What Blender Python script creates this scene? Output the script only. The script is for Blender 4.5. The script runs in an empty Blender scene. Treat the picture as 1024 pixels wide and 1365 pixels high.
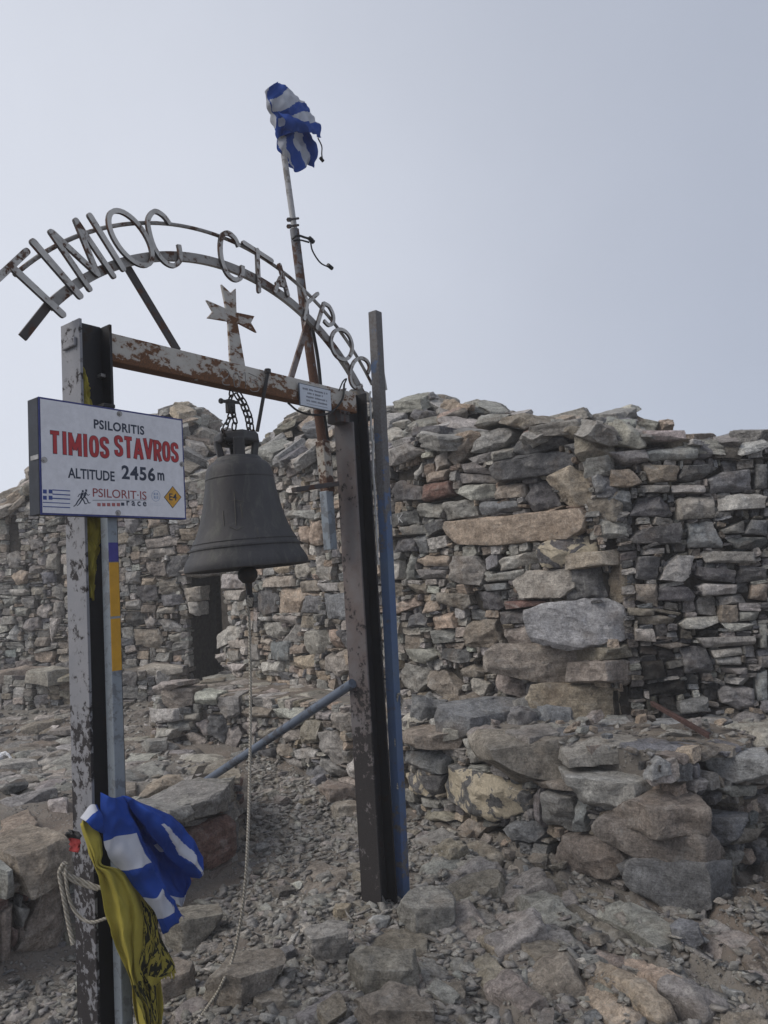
import bpy, bmesh, math, random
import numpy as np
from mathutils import Vector, Matrix

random.seed(7)
RNG = np.random.default_rng(7)
scene = bpy.context.scene
COL = scene.collection

# ------------------------------------------------------------------ camera
FPX, CX, CY = 1025.0, 512.0, 682.5
PITCH, ROLL = math.radians(5.3), math.radians(-3.6)
EYE = np.array([0.0, 0.0, 1.6])
cam_d = bpy.data.cameras.new('camera')
cam = bpy.data.objects.new('camera', cam_d)
COL.objects.link(cam)
cam_d.sensor_fit = 'VERTICAL'
cam_d.angle = 2 * math.atan(682.5 / FPX)
cam_d.clip_start = 0.05
cam_d.clip_end = 500
cam.matrix_world = (Matrix.Translation((0, 0, 1.6)) @ Matrix.Rotation(math.pi / 2 + PITCH, 4, 'X')
                    @ Matrix.Rotation(ROLL, 4, 'Z'))
scene.camera = cam
ROT = np.array(cam.matrix_world.to_3x3())

# ------------------------------------------------------------------ light, sky, exposure
SUN_AZ, SUN_EL = math.radians(-112), math.radians(44)        # azimuth from +Y (ahead), negative = to the left
sun_dir = Vector((math.sin(SUN_AZ) * math.cos(SUN_EL), math.cos(SUN_AZ) * math.cos(SUN_EL), math.sin(SUN_EL)))
sun_d = bpy.data.lights.new('sun', 'SUN')
sun_d.energy = 1.5
sun_d.angle = math.radians(40)
sun_d.color = (1.0, 0.93, 0.84)
sun = bpy.data.objects.new('sun', sun_d)
COL.objects.link(sun)
sun.rotation_euler = sun_dir.to_track_quat('Z', 'Y').to_euler()

world = bpy.data.worlds.new('World')
scene.world = world
world.use_nodes = True
wn, wl = world.node_tree.nodes, world.node_tree.links
wn.clear()
wout = wn.new('ShaderNodeOutputWorld')
wbg = wn.new('ShaderNodeBackground')
wbg.inputs['Strength'].default_value = 0.1
sky = wn.new('ShaderNodeTexSky')
sky.sky_type = 'NISHITA'
sky.sun_disc = False
sky.sun_elevation = SUN_EL
sky.sun_rotation = SUN_AZ
sky.altitude = 2400
# fog cloud in front of the clear sky: a pale grey, a little brighter towards the veiled sun
tc = wn.new('ShaderNodeTexCoord')
dot = wn.new('ShaderNodeVectorMath'); dot.operation = 'DOT_PRODUCT'
wl.new(tc.outputs['Generated'], dot.inputs[0])
_gl = Vector((-0.75, 0.62, 0.05)).normalized()
dot.inputs[1].default_value = _gl
ramp = wn.new('ShaderNodeMapRange')
ramp.inputs['From Min'].default_value = 0.1
ramp.inputs['From Max'].default_value = 1.0
ramp.interpolation_type = 'SMOOTHSTEP'
wl.new(dot.outputs['Value'], ramp.inputs['Value'])
fogc = wn.new('ShaderNodeMix'); fogc.data_type = 'RGBA'
fogc.inputs['A'].default_value = (3.1, 3.36, 4.0, 1)
fogc.inputs['B'].default_value = (5.35, 5.56, 6.1, 1)
wl.new(ramp.outputs['Result'], fogc.inputs['Factor'])
mist = wn.new('ShaderNodeTexNoise'); mist.inputs['Scale'].default_value = 1.7; mist.inputs['Detail'].default_value = 5; mist.inputs['Roughness'].default_value = 0.55
wl.new(tc.outputs['Generated'], mist.inputs['Vector'])
mr = wn.new('ShaderNodeMapRange'); mr.inputs['From Min'].default_value = 0.3; mr.inputs['From Max'].default_value = 0.7; mr.inputs['To Min'].default_value = 0.955; mr.inputs['To Max'].default_value = 1.045
wl.new(mist.outputs['Fac'], mr.inputs['Value'])
mm = wn.new('ShaderNodeVectorMath'); mm.operation = 'SCALE'
wl.new(fogc.outputs['Result'], mm.inputs[0]); wl.new(mr.outputs['Result'], mm.inputs['Scale'])
wmix = wn.new('ShaderNodeMix'); wmix.data_type = 'RGBA'
wmix.inputs['Factor'].default_value = 0.92
wl.new(sky.outputs['Color'], wmix.inputs['A'])
wl.new(mm.outputs['Vector'], wmix.inputs['B'])
wl.new(wmix.outputs['Result'], wbg.inputs['Color'])
wl.new(wbg.outputs['Background'], wout.inputs['Surface'])

scene.view_settings.view_transform = 'Standard'
scene.view_settings.look = 'None'
scene.view_settings.exposure = 0.52
scene.view_settings.gamma = 1.0
scene.view_settings.use_curve_mapping = False
scene.render.engine = 'CYCLES'
scene.cycles.use_denoising = True
scene.cycles.max_bounces = 6
scene.cycles.volume_bounces = 2

# ------------------------------------------------------------------ picture <-> place
def ray(px, py):
    return ROT @ np.array([(px - CX) / FPX, -(py - CY) / FPX, -1.0])

def on_plane(px, py, P, n):
    d = ray(px, py)
    return EYE + d * (np.dot(np.asarray(P, float) - EYE, n) / np.dot(d, n))

def at_z(px, py, z):
    return on_plane(px, py, (0, 0, z), np.array([0, 0, 1.0]))

def sstep(a, b, x):
    t = np.clip((np.asarray(x, float) - a) / (b - a), 0, 1)
    return t * t * (3 - 2 * t)

class SNoise:
    """smooth pseudo noise: a sum of random sinusoids, vectorised"""
    def __init__(self, seed, octs=4, dim=3, k=7):
        r = np.random.default_rng(seed)
        self.t = []
        for o in range(octs):
            f = 2.0 ** o
            K = r.normal(size=(k, dim)) * f * 2.2
            self.t.append((K, r.uniform(0, 6.28, k), 0.55 ** o / math.sqrt(k) * 1.4))
    def __call__(self, p):
        v = 0
        for K, ph, a in self.t:
            v = v + a * np.sin(p @ K.T + ph).sum(-1)
        return v

# gate plane frame: u along the gate (left to right), n towards the camera
GA = math.radians(52.5)
GU = np.array([math.cos(GA), math.sin(GA), 0.0])
GN = np.array([math.sin(GA), -math.cos(GA), 0.0])
GO = at_z(503, 1215, 0.0)
UP = np.array([0, 0, 1.0])

def gw(u, w, z):
    return GO + GU * u + GN * w + UP * z

def guz(px, py, w=0.0):
    q = on_plane(px, py, GO + GN * w, GN)
    return float(np.dot(q - GO, GU)), float(q[2])

def gp(px, py, w=0.0):
    return on_plane(px, py, GO + GN * w, GN)

# ------------------------------------------------------------------ object helpers
def thing(name, label, cat, loc, group=None):
    o = bpy.data.objects.new(name, None)
    o.empty_display_size = 0.1
    COL.objects.link(o)
    o.location = Vector([float(v) for v in loc])
    o['label'] = label
    o['category'] = cat
    if group:
        o['group'] = group
    return o

def tag(o, label, cat, group=None):
    o['label'] = label
    o['category'] = cat
    if group:
        o['group'] = group
    return o

def wloc(o):
    v = Vector((0, 0, 0))
    while o is not None:
        v += o.location
        o = o.parent
    return v

class MB:
    def __init__(self):
        self.v, self.f, self.m = [], [], []
    def add(self, vs, fs, mi=0):
        b = len(self.v)
        self.v += [tuple(float(c) for c in p) for p in vs]
        self.f += [tuple(b + i for i in q) for q in fs]
        self.m += [mi] * len(fs)
    def box(self, c, ax, ay, az, mi=0):
        """c centre, ax ay az half vectors"""
        c, ax, ay, az = (np.asarray(q, float) for q in (c, ax, ay, az))
        vs = [c + sx * ax + sy * ay + sz * az for sz in (-1, 1) for sy in (-1, 1) for sx in (-1, 1)]
        fs = [(0, 2, 3, 1), (4, 5, 7, 6), (0, 1, 5, 4), (2, 6, 7, 3), (0, 4, 6, 2), (1, 3, 7, 5)]
        if np.dot(np.cross(ax, ay), az) < 0:
            fs = [q[::-1] for q in fs]
        self.add(vs, fs, mi)
    def gbox(self, u0, u1, w0, w1, z0, z1, mi=0):
        self.box(gw((u0 + u1) / 2, (w0 + w1) / 2, (z0 + z1) / 2), GU * (u1 - u0) / 2, GN * (w1 - w0) / 2, UP * (z1 - z0) / 2, mi)
    def bar(self, a, b, side, hw, hd, mi=0):
        """straight bar from a to b, half width hw along 'side', half depth hd across"""
        a, b = np.asarray(a, float), np.asarray(b, float)
        d = (b - a); L = np.linalg.norm(d); d = d / L
        s = np.asarray(side, float); s = s - d * np.dot(s, d); s /= np.linalg.norm(s)
        t = np.cross(d, s)
        self.box((a + b) / 2, s * hw, t * hd, d * L / 2, mi)
    def tube(self, pts, r, n=8, closed=False, mi=0, caps=True):
        P = [np.asarray(p, float) for p in pts]
        N = len(P)
        R = r if hasattr(r, '__len__') else [r] * N
        ref = None; rings = []
        for i in range(N):
            if closed:
                t = P[(i + 1) % N] - P[i - 1]
            else:
                t = P[min(i + 1, N - 1)] - P[max(i - 1, 0)]
            t = t / (np.linalg.norm(t) + 1e-12)
            if ref is None:
                ref = np.array([0, 0, 1.0]) if abs(t[2]) < 0.9 else np.array([1.0, 0, 0])
            ref = ref - t * np.dot(ref, t); ref /= np.linalg.norm(ref)
            bi = np.cross(t, ref)
            rings.append([P[i] + R[i] * (math.cos(a) * ref + math.sin(a) * bi) for a in [2 * math.pi * k / n for k in range(n)]])
        vs = [p for q in rings for p in q]
        fs = []
        for i in range(N if closed else N - 1):
            j = (i + 1) % N
            for k in range(n):
                l = (k + 1) % n
                fs.append((i * n + k, i * n + l, j * n + l, j * n + k))
        if not closed and caps:
            fs.append(tuple(range(n))[::-1]); fs.append(tuple((N - 1) * n + k for k in range(n)))
        self.add(vs, fs, mi)
    def prism(self, uz, w0, w1, mi=0, side=None):
        """polygon in the gate plane (u,z), extruded from w0 (back) to w1 (front)"""
        A = sum(uz[i][0] * uz[(i + 1) % len(uz)][1] - uz[(i + 1) % len(uz)][0] * uz[i][1] for i in range(len(uz)))
        if A < 0: uz = uz[::-1]
        n = len(uz)
        vs = [gw(u, w1, z) for u, z in uz] + [gw(u, w0, z) for u, z in uz]
        self.add(vs, [tuple(range(n)), tuple(range(2 * n - 1, n - 1, -1))], mi)
        self.add(vs, [(i, n + i, n + (i + 1) % n, (i + 1) % n) for i in range(n)], mi if side is None else side)
    def ribbon(self, uz, hw, w0, w1, closed=False, mi=0, side=None):
        """strip of half width hw along a polyline in the gate plane, extruded w0..w1"""
        P = np.array(uz, float); N = len(P)
        T = np.roll(P, -1, 0) - np.roll(P, 1, 0)
        if not closed:
            T[0] = P[1] - P[0]; T[-1] = P[-1] - P[-2]
        T /= np.linalg.norm(T, axis=1)[:, None] + 1e-12
        Nn = np.c_[-T[:, 1], T[:, 0]]
        Lf, Rt = P + Nn * hw, P - Nn * hw
        vs = []
        for i in range(N):
            vs += [gw(Rt[i][0], w1, Rt[i][1]), gw(Lf[i][0], w1, Lf[i][1]), gw(Lf[i][0], w0, Lf[i][1]), gw(Rt[i][0], w0, Rt[i][1])]
        front, sides = [], []
        for i in range(N if closed else N - 1):
            j = (i + 1) % N
            a, b = 4 * i, 4 * j
            front.append((a, b, b + 1, a + 1))
            sides += [(a + 1, b + 1, b + 2, a + 2), (a + 2, b + 2, b + 3, a + 3), (a + 3, b + 3, b, a)]
        if not closed:
            sides += [(0, 1, 2, 3), (4 * N - 1, 4 * N - 2, 4 * N - 3, 4 * N - 4)]
        self.add(vs, front, mi)
        b = len(self.v) - len(vs)
        for q in sides:
            self.f.append(tuple(b + i for i in q)); self.m.append(mi if side is None else side)
    def lathe(self, prof, c, n=64, mi=0):
        """prof list of (r,z) from bottom outside upwards; c axis point"""
        vs, fs = [], []
        for r, z in prof:
            for k in range(n):
                a = 2 * math.pi * k / n
                vs.append((c[0] + r * math.cos(a), c[1] + r * math.sin(a), c[2] + z))
        for i in range(len(prof) - 1):
            for k in range(n):
                l = (k + 1) % n
                fs.append((i * n + k, i * n + l, (i + 1) * n + l, (i + 1) * n + k))
        self.add(vs, fs, mi)
    def build(self, name, mats, parent=None, smooth=30, bevel=0.0, base=False):
        V = np.array(self.v)
        lo, hi = V.min(0), V.max(0)
        o = (lo + hi) / 2
        if base: o[2] = lo[2]
        me = bpy.data.meshes.new(name)
        me.from_pydata([tuple(p) for p in (V - o)], [], self.f)
        if not isinstance(mats, (list, tuple)): mats = [mats]
        for m in mats: me.materials.append(m)
        me.polygons.foreach_set('material_index', self.m)
        me.validate()
        if smooth is not None:
            me.polygons.foreach_set('use_smooth', [True] * len(me.polygons))
            me.set_sharp_from_angle(angle=math.radians(smooth))
        me.update()
        ob = bpy.data.objects.new(name, me)
        COL.objects.link(ob)
        if parent is not None:
            ob.parent = parent
            ob.location = Vector(o) - wloc(parent)
        else:
            ob.location = Vector(o)
        if bevel:
            b = ob.modifiers.new('bevel', 'BEVEL'); b.width = bevel; b.segments = 2; b.limit_method = 'ANGLE'
        return ob

def catmull(pts, k=6, closed=False):
    P = [np.asarray(p, float) for p in pts]; N = len(P); out = []
    for i in range(N if closed else N - 1):
        p0 = P[i - 1] if (closed or i > 0) else 2 * P[0] - P[1]
        p1, p2 = P[i], P[(i + 1) % N]
        p3 = P[(i + 2) % N] if (closed or i + 2 < N) else 2 * P[-1] - P[-2]
        for j in range(k):
            t = j / k
            out.append(0.5 * (2 * p1 + (p2 - p0) * t + (2 * p0 - 5 * p1 + 4 * p2 - p3) * t * t + (3 * p1 - p0 - 3 * p2 + p3) * t ** 3))
    if not closed: out.append(P[-1])
    return out

# ------------------------------------------------------------------ materials
class NT:
    def __init__(self, name):
        self.mat = bpy.data.materials.new(name)
        self.mat.use_nodes = True
        self.t = self.mat.node_tree
        self.t.nodes.clear()
        self.out = self.t.nodes.new('ShaderNodeOutputMaterial')
    def n(self, kind, attrs=None, **inp):
        nd = self.t.nodes.new(kind)
        for k, v in (attrs or {}).items(): setattr(nd, k, v)
        for k, v in inp.items():
            self.set(nd, k.replace('_', ' '), v)
        return nd
    def set(self, nd, key, v):
        s = nd.inputs[key]
        if isinstance(v, bpy.types.NodeSocket): self.t.links.new(v, s)
        else: s.default_value = v
    def noise(self, vec, scale, detail=6, rough=0.6, dist=0.0):
        return self.n('ShaderNodeTexNoise', None, Vector=vec, Scale=scale, Detail=detail, Roughness=rough, Distortion=dist).outputs['Fac']
    def rng(self, v, a, b, c=0.0, d=1.0):
        nd = self.n('ShaderNodeMapRange', {'clamp': True})
        self.set(nd, 'Value', v)
        for k, x in zip(('From Min', 'From Max', 'To Min', 'To Max'), (a, b, c, d)): nd.inputs[k].default_value = x
        return nd.outputs['Result']
    def mix(self, f, a, b, mode='MIX'):
        nd = self.n('ShaderNodeMix', {'data_type': 'RGBA', 'blend_type': mode})
        for k, v in (('Factor', f), ('A', a), ('B', b)):
            idx = {'Factor': 0, 'A': 6, 'B': 7}[k]
            if isinstance(v, bpy.types.NodeSocket): self.t.links.new(v, nd.inputs[idx])
            else: nd.inputs[idx].default_value = v
        return nd.outputs[2]
    def math(self, op, a, b=0.0):
        nd = self.n('ShaderNodeMath', {'operation': op})
        for i, v in enumerate((a, b)):
            if isinstance(v, bpy.types.NodeSocket): self.t.links.new(v, nd.inputs[i])
            else: nd.inputs[i].default_value = v
        return nd.outputs[0]
    def vmath(self, op, a, b):
        nd = self.n('ShaderNodeVectorMath', {'operation': op})
        for i, v in enumerate((a, b)):
            if isinstance(v, bpy.types.NodeSocket): self.t.links.new(v, nd.inputs[i])
            else: nd.inputs[i].default_value = v
        return nd.outputs[0]
    def bump(self, h, strength=0.5, dist=0.01, normal=None):
        nd = self.n('ShaderNodeBump', None, Height=h, Strength=strength, Distance=dist)
        if normal is not None: self.set(nd, 'Normal', normal)
        return nd.outputs['Normal']
    def done(self, color, rough=0.9, metal=0.0, normal=None, spec=0.25, **kw):
        b = self.n('ShaderNodeBsdfPrincipled')
        self.set(b, 'Base Color', color); self.set(b, 'Roughness', rough); self.set(b, 'Metallic', metal)
        b.inputs['Specular IOR Level'].default_value = spec
        if normal is not None: self.set(b, 'Normal', normal)
        for k, v in kw.items(): self.set(b, k.replace('_', ' '), v)
        self.t.links.new(b.outputs[0], self.out.inputs['Surface'])
        return self.mat

def c4(r, g, b): return (r, g, b, 1.0)

def stone_material(name, mode='object', lichen=0.0, soot=0.0):
    m = NT(name)
    pos = m.n('ShaderNodeNewGeometry').outputs['Position']
    if mode == 'object':
        oi = m.n('ShaderNodeObjectInfo')
        base, rnd = oi.outputs['Color'], oi.outputs['Random']
    else:
        at = m.n('ShaderNodeVertexColor', {'layer_name': 'tone'})
        base, rnd = at.outputs['Color'], at.outputs['Alpha']
    off = m.n('ShaderNodeCombineXYZ', None, X=m.math('MULTIPLY', rnd, 91.0), Y=m.math('MULTIPLY', rnd, 47.0), Z=m.math('MULTIPLY', rnd, 23.0)).outputs[0]
    p = m.vmath('ADD', pos, off)
    n_lo = m.noise(p, 5.0, 5, 0.6, 0.4)
    n_mid = m.noise(p, 22.0, 8, 0.68, 0.3)
    n_hi = m.noise(p, 110.0, 6, 0.7)
    ps = m.vmath('MULTIPLY', p, (5.0, 5.0, 60.0))
    n_st = m.noise(ps, 1.6, 5, 0.65, 1.2)
    v = m.math('MULTIPLY', m.rng(n_lo, 0.3, 0.7, 0.68, 1.32), m.rng(n_mid, 0.32, 0.68, 0.62, 1.38))
    v = m.math('MULTIPLY', v, m.rng(n_hi, 0.32, 0.68, 0.68, 1.32))
    v = m.math('MULTIPLY', v, m.rng(n_st, 0.35, 0.65, 0.84, 1.14))
    vv = m.n('ShaderNodeCombineXYZ', None, X=v, Y=v, Z=v).outputs[0]
    col = m.mix(1.0, base, vv, 'MULTIPLY')
    # brown iron staining, pale weathering crust and dark specks
    n_b = m.noise(p, 3.2, 4, 0.6)
    col = m.mix(m.rng(n_b, 0.54, 0.72, 0, 0.45), col, c4(0.205, 0.145, 0.095))
    n_p = m.noise(p, 11.0, 7, 0.72, 0.6)
    col = m.mix(m.rng(n_p, 0.56, 0.68, 0, 0.42), col, c4(0.42, 0.41, 0.385))
    n_k = m.noise(p, 36.0, 5, 0.7)
    col = m.mix(m.rng(n_k, 0.60, 0.68, 0, 0.5), col, c4(0.05, 0.05, 0.052))
    pt = m.n('ShaderNodeNewGeometry').outputs['Pointiness']
    ew = m.math('MULTIPLY', m.rng(pt, 0.51, 0.60, 0, 0.55), m.rng(n_mid, 0.4, 0.6, 0.3, 1.0))
    col = m.mix(ew, col, c4(0.42, 0.405, 0.375))
    vs = m.noise(m.vmath('MULTIPLY', p, (9.0, 9.0, 3.0)), 1.0, 6, 0.8, 2.5)
    vein = m.rng(m.math('ABSOLUTE', m.math('SUBTRACT', vs, 0.5)), 0.0, 0.012, 0.3, 0.0)
    col = m.mix(vein, col, c4(0.5, 0.49, 0.47))
    if lichen:
        n_l = m.noise(p, 6.5, 7, 0.62, 0.8)
        col = m.mix(m.rng(n_l, 0.480, 0.505, 0, 0.92), col, c4(0.56, 0.49, 0.37))
    if soot:
        n_s = m.noise(p, 4.0, 5, 0.6)
        col = m.mix(m.rng(n_s, 0.3, 0.7, soot, soot * 0.5), col, c4(0.014, 0.013, 0.013))
    n_f = m.noise(p, 48.0, 10, 0.75, 0.6)
    vv2 = m.rng(n_f, 0.34, 0.66, 0.72, 1.28)
    col = m.mix(1.0, col, m.n('ShaderNodeCombineXYZ', None, X=vv2, Y=vv2, Z=vv2).outputs[0], 'MULTIPLY')
    nb = m.bump(n_mid, 0.8, 0.03)
    nb = m.bump(n_f, 0.8, 0.014, nb)
    nb = m.bump(n_st, 0.45, 0.014, nb)
    nb = m.bump(n_hi, 0.7, 0.007, nb)
    return m.done(col, 0.92, 0, nb, 0.18)

M_STONE = stone_material('weathered_stone')
M_LICHEN = stone_material('lichen_stone', lichen=1)
M_SOOT = stone_material('sooty_stone', soot=0.85)
M_STONE_V = stone_material('weathered_stone_many', mode='vertex')

def soil_material():
    m = NT('stony_soil')
    pos = m.n('ShaderNodeNewGeometry').outputs['Position']
    n1 = m.noise(pos, 1.1, 6, 0.6)
    n2 = m.noise(pos, 9.0, 8, 0.7)
    n3 = m.noise(pos, 70.0, 6, 0.7)
    dp = m.vmath('ADD', pos, m.n('ShaderNodeTexNoise', None, Vector=pos, Scale=14.0).outputs['Color'])
    vo = m.n('ShaderNodeTexVoronoi', None, Vector=pos, Scale=42.0, Randomness=1.0)
    vo2 = m.n('ShaderNodeTexVoronoi', None, Vector=pos, Scale=95.0, Randomness=1.0)
    soil = m.mix(m.rng(n1, 0.35, 0.65), c4(0.150, 0.138, 0.124), c4(0.196, 0.178, 0.155))
    soil = m.mix(m.rng(n2, 0.35, 0.7), soil, c4(0.24, 0.222, 0.198))
    n0 = m.noise(pos, 0.9, 6, 0.65, 0.5)
    soil = m.mix(m.rng(n0, 0.46, 0.62, 0, 0.55), soil, c4(0.165, 0.125, 0.098))
    hsv = m.n('ShaderNodeSeparateColor', None, Color=vo.outputs['Color']).outputs[0]
    chip = m.mix(m.rng(hsv, 0.1, 0.9), c4(0.17, 0.163, 0.155), c4(0.36, 0.345, 0.32))
    mask = m.math('MULTIPLY', m.rng(vo.outputs['Distance'], 0.18, 0.42, 1, 0), m.rng(m.noise(pos, 5.0, 4, 0.6), 0.42, 0.56))
    col = m.mix(mask, soil, chip)
    hs2 = m.n('ShaderNodeSeparateColor', None, Color=vo2.outputs['Color']).outputs[1]
    mask2 = m.math('MULTIPLY', m.rng(vo2.outputs['Distance'], 0.2, 0.4, 1, 0), m.rng(hs2, 0.3, 0.6))
    col = m.mix(m.math('MULTIPLY', mask2, 0.7), col, c4(0.31, 0.295, 0.27))
    h = m.math('ADD', m.math('MULTIPLY', mask, 1.0), m.math('MULTIPLY', mask2, 0.45))
    nb = m.bump(h, 0.8, 0.012)
    nb = m.bump(n3, 0.6, 0.006, nb)
    nb = m.bump(n2, 0.5, 0.03, nb)
    return m.done(col, 0.95, 0, nb, 0.12)
M_SOIL = soil_material()

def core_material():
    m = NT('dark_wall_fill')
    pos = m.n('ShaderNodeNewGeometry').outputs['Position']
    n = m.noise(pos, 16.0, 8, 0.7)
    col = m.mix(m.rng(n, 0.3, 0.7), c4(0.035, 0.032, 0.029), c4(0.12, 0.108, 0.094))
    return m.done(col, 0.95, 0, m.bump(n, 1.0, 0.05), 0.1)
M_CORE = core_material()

def paint_material(name, paint, under, amount, scale=14.0, paint2=None, rough=0.55, under2=None, zfade=None, metal=0.0, streak=1.0, edge=None):
    """old paint: 'amount' of it flaked off to what lies beneath; zfade=(z0,z1): more flaked towards z0"""
    m = NT(name)
    pos = m.n('ShaderNodeNewGeometry').outputs['Position']
    p = m.vmath('MULTIPLY', pos, (1.0, 1.0, streak))
    n1 = m.noise(p, scale, 9, 0.68, 0.3)
    n2 = m.noise(p, scale * 0.22, 4, 0.6)
    n3 = m.noise(pos, scale * 7, 5, 0.7)
    f = m.math('ADD', m.math('MULTIPLY', n1, 0.62), m.math('MULTIPLY', n2, 0.38))
    if zfade:
        z = m.n('ShaderNodeSeparateXYZ', None, Vector=pos).outputs['Z']
        f = m.math('ADD', f, m.rng(z, zfade[0], zfade[1], zfade[2], zfade[3]))
    if edge:                                                  # rust creeping in from the upper and lower arris
        ze = m.n('ShaderNodeSeparateXYZ', None, Vector=pos).outputs['Z']
        q = m.math('POWER', m.math('ABSOLUTE', m.rng(ze, edge[0], edge[1], -1.0, 1.0)), 3.0)
        f = m.math('ADD', f, m.math('MULTIPLY', q, edge[2]))
    mask = m.rng(f, 0.5 + (0.5 - amount) * 0.35 - 0.012, 0.5 + (0.5 - amount) * 0.35 + 0.012)
    pc = m.mix(m.rng(n2, 0.35, 0.65), c4(*paint), c4(*(paint2 or paint)))
    pc = m.mix(m.rng(n3, 0.3, 0.75, 0.0, 0.25), pc, c4(*(x * 0.55 for x in paint)))
    uc = m.mix(m.rng(n3, 0.3, 0.7), c4(*under), c4(*(under2 or under)))
    col = m.mix(mask, pc, uc)
    # thin run-off of rust round the flakes
    halo = m.math('SUBTRACT', m.rng(f, 0.5 + (0.5 - amount) * 0.35 - 0.05, 0.5 + (0.5 - amount) * 0.35), mask)
    col = m.mix(m.math('MULTIPLY', m.math('MAXIMUM', halo, 0.0), 0.35), col, c4(*(under2 or under)))
    nb = m.bump(mask, -0.4, 0.002)
    nb = m.bump(n3, 0.25, 0.002, nb)
    return m.done(col, m.mix(mask, c4(rough, rough, rough), c4(0.9, 0.9, 0.9)), metal, nb, 0.3)

RUST, RUST_D, RUST_O = (0.11, 0.052, 0.03), (0.05, 0.03, 0.024), (0.22, 0.085, 0.03)
M_BEAM = paint_material('rusty_white_paint', (0.46, 0.445, 0.415), (0.065, 0.036, 0.026), 0.50, 19, (0.36, 0.34, 0.30), under2=(0.19, 0.088, 0.038), streak=1.6)
M_BEAM2 = paint_material('rusty_white_beam_paint', (0.48, 0.46, 0.42), (0.06, 0.034, 0.025), 0.40, 24, (0.37, 0.35, 0.31), under2=(0.20, 0.09, 0.036), streak=1.5, edge=(2.487, 2.64, 0.15))
M_LETTER = paint_material('letter_white_paint', (0.58, 0.57, 0.545), RUST_D, 0.34, 30, (0.36, 0.355, 0.34), under2=RUST)
M_RAIL = paint_material('rail_grey_paint', (0.36, 0.35, 0.335), RUST_D, 0.34, 26, (0.15, 0.145, 0.14), under2=RUST)
M_DARKRUST = paint_material('dark_rusty_steel', (0.06, 0.052, 0.05), RUST, 0.4, 22, (0.045, 0.04, 0.042), under2=RUST_D)
M_BARE = paint_material('brown_steel', (0.17, 0.135, 0.125), RUST, 0.38, 9, (0.21, 0.185, 0.175), under2=RUST_D)
M_GREYPOST = paint_material('flaking_grey_post_paint', (0.21, 0.215, 0.235), (0.016, 0.015, 0.018), 0.50, 30, (0.25, 0.25, 0.265), under2=(0.04, 0.035, 0.035), zfade=(0.2, 1.4, 0.035, -0.055))
M_RPOST = paint_material('weathered_post_paint', (0.145, 0.135, 0.138), (0.014, 0.013, 0.014), 0.50, 34, (0.12, 0.092, 0.085), under2=(0.045, 0.04, 0.04), zfade=(0.55, 1.35, 0.078, -0.085))
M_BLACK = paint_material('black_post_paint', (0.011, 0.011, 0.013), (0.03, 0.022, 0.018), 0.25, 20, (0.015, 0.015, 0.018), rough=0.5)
M_BLUE = paint_material('blue_pole_paint', (0.10, 0.15, 0.235), (0.17, 0.175, 0.185), 0.42, 13, (0.065, 0.115, 0.25), under2=(0.10, 0.085, 0.075), zfade=(1.6, 2.5, -0.05, 0.08))
M_GALV = paint_material('galvanised_tube', (0.25, 0.285, 0.32), (0.17, 0.185, 0.205), 0.45, 20, (0.215, 0.25, 0.285), rough=0.45, metal=0.25)
M_BRACE = paint_material('blue_grey_pipe', (0.115, 0.14, 0.185), (0.07, 0.075, 0.09), 0.4, 18, (0.09, 0.115, 0.155), rough=0.4)
M_POLEW = paint_material('white_pole_paint', (0.42, 0.42, 0.42), (0.2, 0.19, 0.18), 0.3, 25, (0.36, 0.36, 0.37))
M_POLEG = paint_material('pole_grey_rust', (0.17, 0.175, 0.19), RUST, 0.48, 20, (0.11, 0.11, 0.12), under2=RUST_D, zfade=(2.5, 3.1, 0.10, -0.005))
M_WOODPEEL = paint_material('peeling_white_tube', (0.36, 0.345, 0.31), (0.05, 0.035, 0.03), 0.52, 26, (0.28, 0.22, 0.16), under2=RUST)
M_CHAIN = paint_material('chain_steel', (0.03, 0.028, 0.028), (0.06, 0.04, 0.03), 0.35, 60, (0.022, 0.022, 0.024), rough=0.5)
M_ROPE = None

def bell_material():
    m = NT('dark_bronze')
    pos = m.n('ShaderNodeNewGeometry').outputs['Position']
    p = m.vmath('MULTIPLY', pos, (1, 1, 0.35))
    n1, n2, n3 = m.noise(p, 5, 6, 0.62), m.noise(p, 28, 8, 0.7, 0.5), m.noise(pos, 130, 4, 0.6)
    col = m.mix(m.rng(n1, 0.35, 0.65), c4(0.036, 0.035, 0.039), c4(0.064, 0.063, 0.066))
    col = m.mix(m.rng(n2, 0.5, 0.75, 0, 0.7), col, c4(0.135, 0.14, 0.122))
    col = m.mix(m.rng(n2, 0.42, 0.3, 0, 0.5), col, c4(0.022, 0.021, 0.024))
    nb = m.bump(n2, 0.25, 0.006); nb = m.bump(n3, 0.25, 0.002, nb)
    return m.done(col, m.rng(n2, 0.3, 0.7, 0.5, 0.72), 0.35, nb, 0.35)
M_BELL = bell_material()

def plain(name, col, rough=0.6, bump=0.15, scale=60, var=0.2, metal=0.0, spec=0.3):
    m = NT(name)
    pos = m.n('ShaderNodeNewGeometry').outputs['Position']
    n = m.noise(pos, scale, 6, 0.65)
    n2 = m.noise(pos, scale * 0.15, 4, 0.6)
    v = m.math('MULTIPLY', m.rng(n, 0.3, 0.7, 1 - var, 1 + var), m.rng(n2, 0.3, 0.7, 1 - var * 0.7, 1 + var * 0.5))
    vv = m.n('ShaderNodeCombineXYZ', None, X=v, Y=v, Z=v).outputs[0]
    return m.done(m.mix(1.0, c4(*col), vv, 'MULTIPLY'), rough, metal, m.bump(n, bump, 0.002), spec)

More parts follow.
